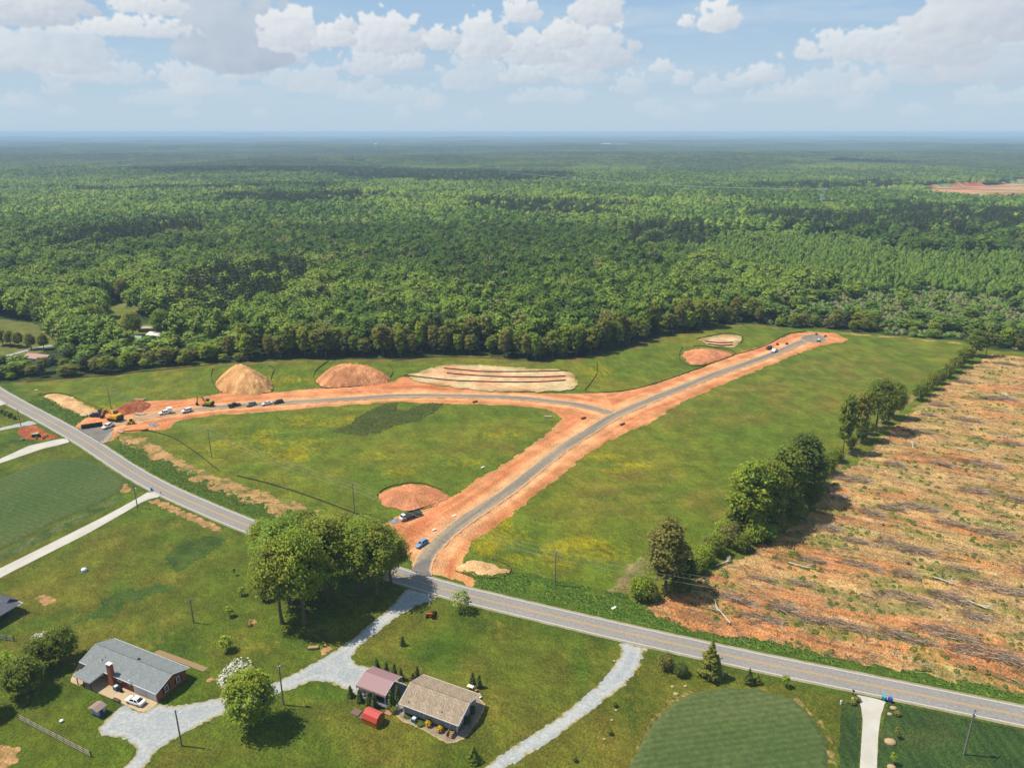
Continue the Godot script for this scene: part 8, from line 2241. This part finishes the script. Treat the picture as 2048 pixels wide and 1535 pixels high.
	for i in 30000:
		var x := rg.randf_range(-230.0, 160.0)
		var side := rg.randf()
		var off := -rg.randf_range(4.6, 15.0) if side < 2.0 else 0.0
		var q := Vector2(x, road_z(x) + off * 1.12)
		if n_a.get_noise_2d(q.x * 0.07, q.y * 0.07) + rg.randf_range(-0.3, 0.3) < 0.0: continue
		if Geometry2D.is_point_in_polygon(q, CORRIDOR) or inside.call(q) or (off > 0.0 and q.x > -60.0): continue
		if absf(near(q, ST_A).x) < 14.0 or absf(near(q, ST_B).x) < 12.0: continue
		V.append(Transform3D(Basis(Vector3.UP, rg.randf() * TAU).scaled(Vector3.ONE * rg.randf_range(0.5, 1.25)), v3(q, 0.0)))
		C.append(Color8(76, 108, 36).lerp(Color8(108, 128, 52), rg.randf()))
	for i in 26000:   # taller weeds in the dark patch and sparse tufts over the meadows
		var q := Vector2(rg.randf_range(-170.0, 150.0), -rg.randf_range(150.0, 340.0))
		var in_patch := i % 3 == 0
		if in_patch: q = Vector2(rg.randf_range(-80.0, -20.0), -rg.randf_range(285.0, 330.0))
		if in_patch and not Geometry2D.is_point_in_polygon(q, WEEDS): continue
		if q.y > road_z(q.x) - 6.0 or (not in_patch and n_a.get_noise_2d(q.x * 0.05, q.y * 0.05) + rg.randf_range(-0.4, 0.2) < 0.0): continue
		if Geometry2D.is_point_in_polygon(q, CORRIDOR) or inside.call(q): continue
		V.append(Transform3D(Basis(Vector3.UP, rg.randf() * TAU).scaled(Vector3.ONE * rg.randf_range(0.5, 1.2) * (1.0 if in_patch else 0.6)), v3(q, 0.0)))
		C.append(Color8(84, 96, 44).lerp(Color8(110, 116, 56), rg.randf()) if in_patch else Color8(108, 126, 48).lerp(Color8(136, 140, 62), rg.randf()))
	scatter("verge_weeds", "rank green weeds along the county road's verge", tuft, V, C, M.weed)

# ---------------------------------------------------------------- far things
func build_far() -> void:
	var soilc := func(a: Color, b: Color): return func(x, z, i): return a.lerp(b, clampf(0.5 + n_a.get_noise_2d(x * 0.006, z * 0.02) * 1.4, 0.0, 1.0))
	var on_hill := func(x, z, i): return hill(x, z)
	ground_piece("bare_soil", region(PackedVector2Array([Vector2(388.03, -738.26), Vector2(417.98, -747.59), Vector2(432.33, -735.2), Vector2(408.63, -689.3), Vector2(375.45, -676.05), Vector2(370.05, -700.26)]), [], 2.5, 4.0, 0.04, 0.5, soilc.call(lit(222, 136, 84, 0.62), lit(190, 110, 70, 0.62)), on_hill), M.soil, "orange bare clearing in the regrowth on the right")
	ground_piece("bare_soil", region(PackedVector2Array([Vector2(414.55, -827.3), Vector2(427.71, -823.5), Vector2(416.61, -797.81), Vector2(403.25, -801.39)]), [], 2.5, 3.0, 0.04, 0.5, soilc.call(lit(222, 180, 130, 0.62), lit(190, 130, 90, 0.62)), on_hill), M.soil, "small pale clearing in the regrowth above the orange one")
	ground_piece("far_field", region(PackedVector2Array([Vector2(865.73, -1684.07), Vector2(1036.12, -1867.39), Vector2(1309.18, -2049.13), Vector2(1723.34, -2242.42), Vector2(1092.08, -1406.06), Vector2(919.83, -1427.58), Vector2(838.05, -1449.74)]), [], 14.0, 10.0, 0.01, 1.0, func(x, z, i):
		var t = n_a.get_noise_2d(x * 0.0035 + 2.0, z * 0.012)
		return lit(226, 176, 132, 0.6).lerp(lit(200, 124, 92, 0.6), smoothstep(-0.1, 0.15, t)).lerp(lit(146, 172, 120, 0.6), smoothstep(0.15, 0.3, n_a.get_noise_2d(x * 0.003 + 60.0, z * 0.012))), on_hill), M.soil, "tan, red and pale green farm field in the far right woods")
	ground_piece("far_field", region(PackedVector2Array([Vector2(-294.35, -1438.58), Vector2(-246.77, -1461.08), Vector2(-232.47, -1385.17), Vector2(-278.05, -1374.94)]), [], 8.0, 5.0, 0.02, 1.0, soilc.call(lit(128, 150, 72, 0.6), lit(150, 156, 90, 0.6)), on_hill), M.grass, "small pale green field in the far woods, left of centre")
	ground_piece("gravel_drive", region(strip(PackedVector2Array([Vector2(-292.67, -391.8), Vector2(-288.13, -397.57), Vector2(-284.45, -409.56), Vector2(-279.26, -420.07), Vector2(-273.53, -424.42)]), 3.6), [], 1.0, 0.4, 0.3, 0.1, func(x, z, i): return lit(190, 192, 196, 0.84)), M.gravel, "pale drive past the pinkish-brown-roofed house in the woods")
	# small trees in rows on the far-left lawn, and big ones round the clearings
	var n := 0
	for q in [Vector2(-303.98, -424.42), Vector2(-297.8, -422.24), Vector2(-291.68, -420.07), Vector2(-281.95, -415.81), Vector2(-274.33, -415.81)]:
		plant("orchard_tree", "%s small round tree of the row on the far-left lawn" % ["first", "second", "third", "fourth", "fifth"][n], "tree", q, 9.5, 3.6, "tall%d" % (n % 3), 4, "row of small trees on the far-left lawn")
		n += 1
	for q in [[Vector2(-236.37, -445.02), 16.0, 7.0, 1, "broad tree alone in front of the pale green clearing"], [Vector2(-262.65, -449.85), 19.0, 9.0, 9, "big dark spreading tree left of the pale green clearing"], [Vector2(-260.98, -424.42), 17.0, 8.0, 0, "big round tree between the far-left lawn and the clearing"], [Vector2(-217.97, -445.02), 17.0, 7.0, 14, "big tree behind the white-roofed building"], [Vector2(-302.34, -466.22), 20.0, 9.0, 12, "big dark tree at the back of the far-left lawn"], [Vector2(-293.45, -546.09), 17.0, 6.0, 5, "grey-green tree at the back of the pale green clearing"], [Vector2(-165.28, -629.79), 21.0, 11.0, 13, "huge pale domed tree rising from the woods left of centre"]]:
		plant("spreading_tree", q[4], "tree", q[0], q[1], q[2], "full%d" % (n % 3), q[3], "")
		n += 1
	# lattice pylon and its line
	var pq := Vector2(496.58, -1213.14)
	var o := thing("lattice_pylon", "pale steel lattice pylon standing above the woods on the right", "pylon", v3(pq, -1.0), 0.35)
	var steel := Color8(200, 204, 204)
	var H := 40.0
	for sx in [-1.0, 1.0]:
		for sz in [-1.0, 1.0]:
			var mb := MB.new()
			mb.tube(Vector3(sx * 4.4, 0, sz * 4.4), Vector3(sx * 1.5, H * 0.72, sz * 1.5), 0.34, 0.26, steel, 4)
			mb.tube(Vector3(sx * 1.5, H * 0.72, sz * 1.5), Vector3(sx * 3.4, H * 0.88, sz * 0.8), 0.26, 0.22, steel, 4)
			part(o, "leg", mb, M.satin)
	for i in 5:
		var a := 4.4 - 0.55 * i
		var b := 4.4 - 0.55 * (i + 1)
		var y0 := H * 0.72 * i / 5.0
		var y1 := H * 0.72 * (i + 1) / 5.0
		var mb := MB.new()
		for s in [-1.0, 1.0]:
			mb.tube(Vector3(-a, y0, s * a), Vector3(b, y1, s * b), 0.16, 0.16, steel, 4); mb.tube(Vector3(a, y0, s * a), Vector3(-b, y1, s * b), 0.16, 0.16, steel, 4)
			mb.tube(Vector3(s * a, y0, -a), Vector3(s * b, y1, b), 0.16, 0.16, steel, 4); mb.tube(Vector3(s * a, y0, a), Vector3(s * b, y1, -b), 0.16, 0.16, steel, 4)
		part(o, "brace", mb, M.satin)
	var mb := MB.new()
	mb.box(Vector3(0, H * 0.89, 0), Vector3(19.0, 0.9, 1.8), steel)
	part(o, "crossarm", mb, M.satin)
	for x in [-6.0, 6.0]:
		mb = MB.new()
		mb.tube(Vector3(x, H * 0.89, 0), Vector3(x, H, 0), 0.3, 0.12, steel, 4)
		part(o, "peak", mb, M.satin)
	for q in [[-8.5, "left"], [0.0, "middle"], [8.5, "right"]]:
		wire(pq + Vector2(q[0], 0), H * 0.87, Vector2(1308.68, -1520.44), 42.0, 0.0, q[1] + " conductor of the pylon line running right", 9.0, 0.14)
		wire(pq + Vector2(q[0], 0), H * 0.87, Vector2(-27.04, -1714.73), 40.0, 0.0, q[1] + " conductor of the pylon line running left", 9.0, 0.14)
	# water tower
	o = thing("water_tower", "white water tower far off above the woods left of centre", "water tower", v3(Vector2(-944.62, -5370.17), 4.0))
	mb = MB.new()
	mb.blob(Vector3(0, 33, 0), Vector3(8.5, 6, 8.5), Color8(214, 216, 216), 6, 12)
	part(o, "tank", mb, M.satin)
	mb = MB.new()
	mb.tube(Vector3.ZERO, Vector3(0, 30, 0), 2.2, 1.6, Color8(206, 208, 208), 8)
	part(o, "stem", mb, M.satin)
	# far sheds and works
	for q in [[Vector2(-6771.41, -12701.23), 90.0, "white far warehouse near the horizon at left"], [Vector2(-6688.07, -18768.88), 120.0, "white far warehouse near the horizon, left of centre"], [Vector2(1103.55, -7704.34), 80.0, "white far warehouse right of centre, larger of two"], [Vector2(934.54, -7704.34), 50.0, "white far warehouse right of centre, smaller of two"], [Vector2(5633.75, -8737.03), 110.0, "pale far warehouse near the right frame edge"]]:
		o = thing("warehouse", q[2], "warehouse", v3(q[0], 0.0))
		mb = MB.new()
		mb.box(Vector3(0, 12, 0), Vector3(q[1] * 2.0, 24.0, q[1]), Color8(200, 200, 200))
		part(o, "wall", mb, M.satin)
		mb = MB.new()
		mb.frustum(Vector3(0, 24, 0), Vector2(q[1] * 2.04, q[1] * 1.04), Vector3(0, 27, 0), Vector2(q[1] * 1.9, q[1] * 0.2), Color8(220, 220, 220))
		part(o, "roof", mb, M.satin)
	# hazy city on the horizon
	rg.seed = 12
	var i := 0
	for u in [[1690, 90], [1716, 110], [1738, 130], [1748, 190], [1756, 150], [1766, 230], [1772, 180], [1783, 160], [1789, 240], [1797, 200], [1806, 120], [1830, 90]]:
		var d := 27000.0
		var x: float = (u[0] - 1024.0) / 1475.0 * d * 0.97
		o = thing("skyscraper", "faint far tower on the hazy horizon at right, %s from the left of twelve" % ["first", "second", "third", "fourth", "fifth", "sixth", "seventh", "eighth", "ninth", "tenth", "eleventh", "twelfth"][i], "skyscraper", Vector3(x, 0, -d), 0.3, "far city towers on the horizon")
		var w := rg.randf_range(45.0, 80.0)
		mb = MB.new()
		mb.box(Vector3(0, u[1] * 0.35, 0), Vector3(w, u[1] * 0.7, w), Color8(226, 232, 238))
		part(o, "shaft", mb, M.satin)
		mb = MB.new()
		mb.box(Vector3(0, u[1] * 0.745, 0), Vector3(w * 0.6, u[1] * 0.09, w * 0.6), Color8(226, 232, 238))
		part(o, "crown", mb, M.satin)
		i += 1
	# low blue hill on the horizon
	var hm := MB.new()
	hm.blob(Vector3.ZERO, Vector3(900, 130, 500), Color8(60, 90, 60), 6, 16)
	var ho := ground_piece("far_hill", hm.done(), M.plain, "low blue hill on the horizon left of centre")
	ho.position = Vector3((505.0 - 1024.0) / 1475.0 * 24500.0, 0, -25000.0)
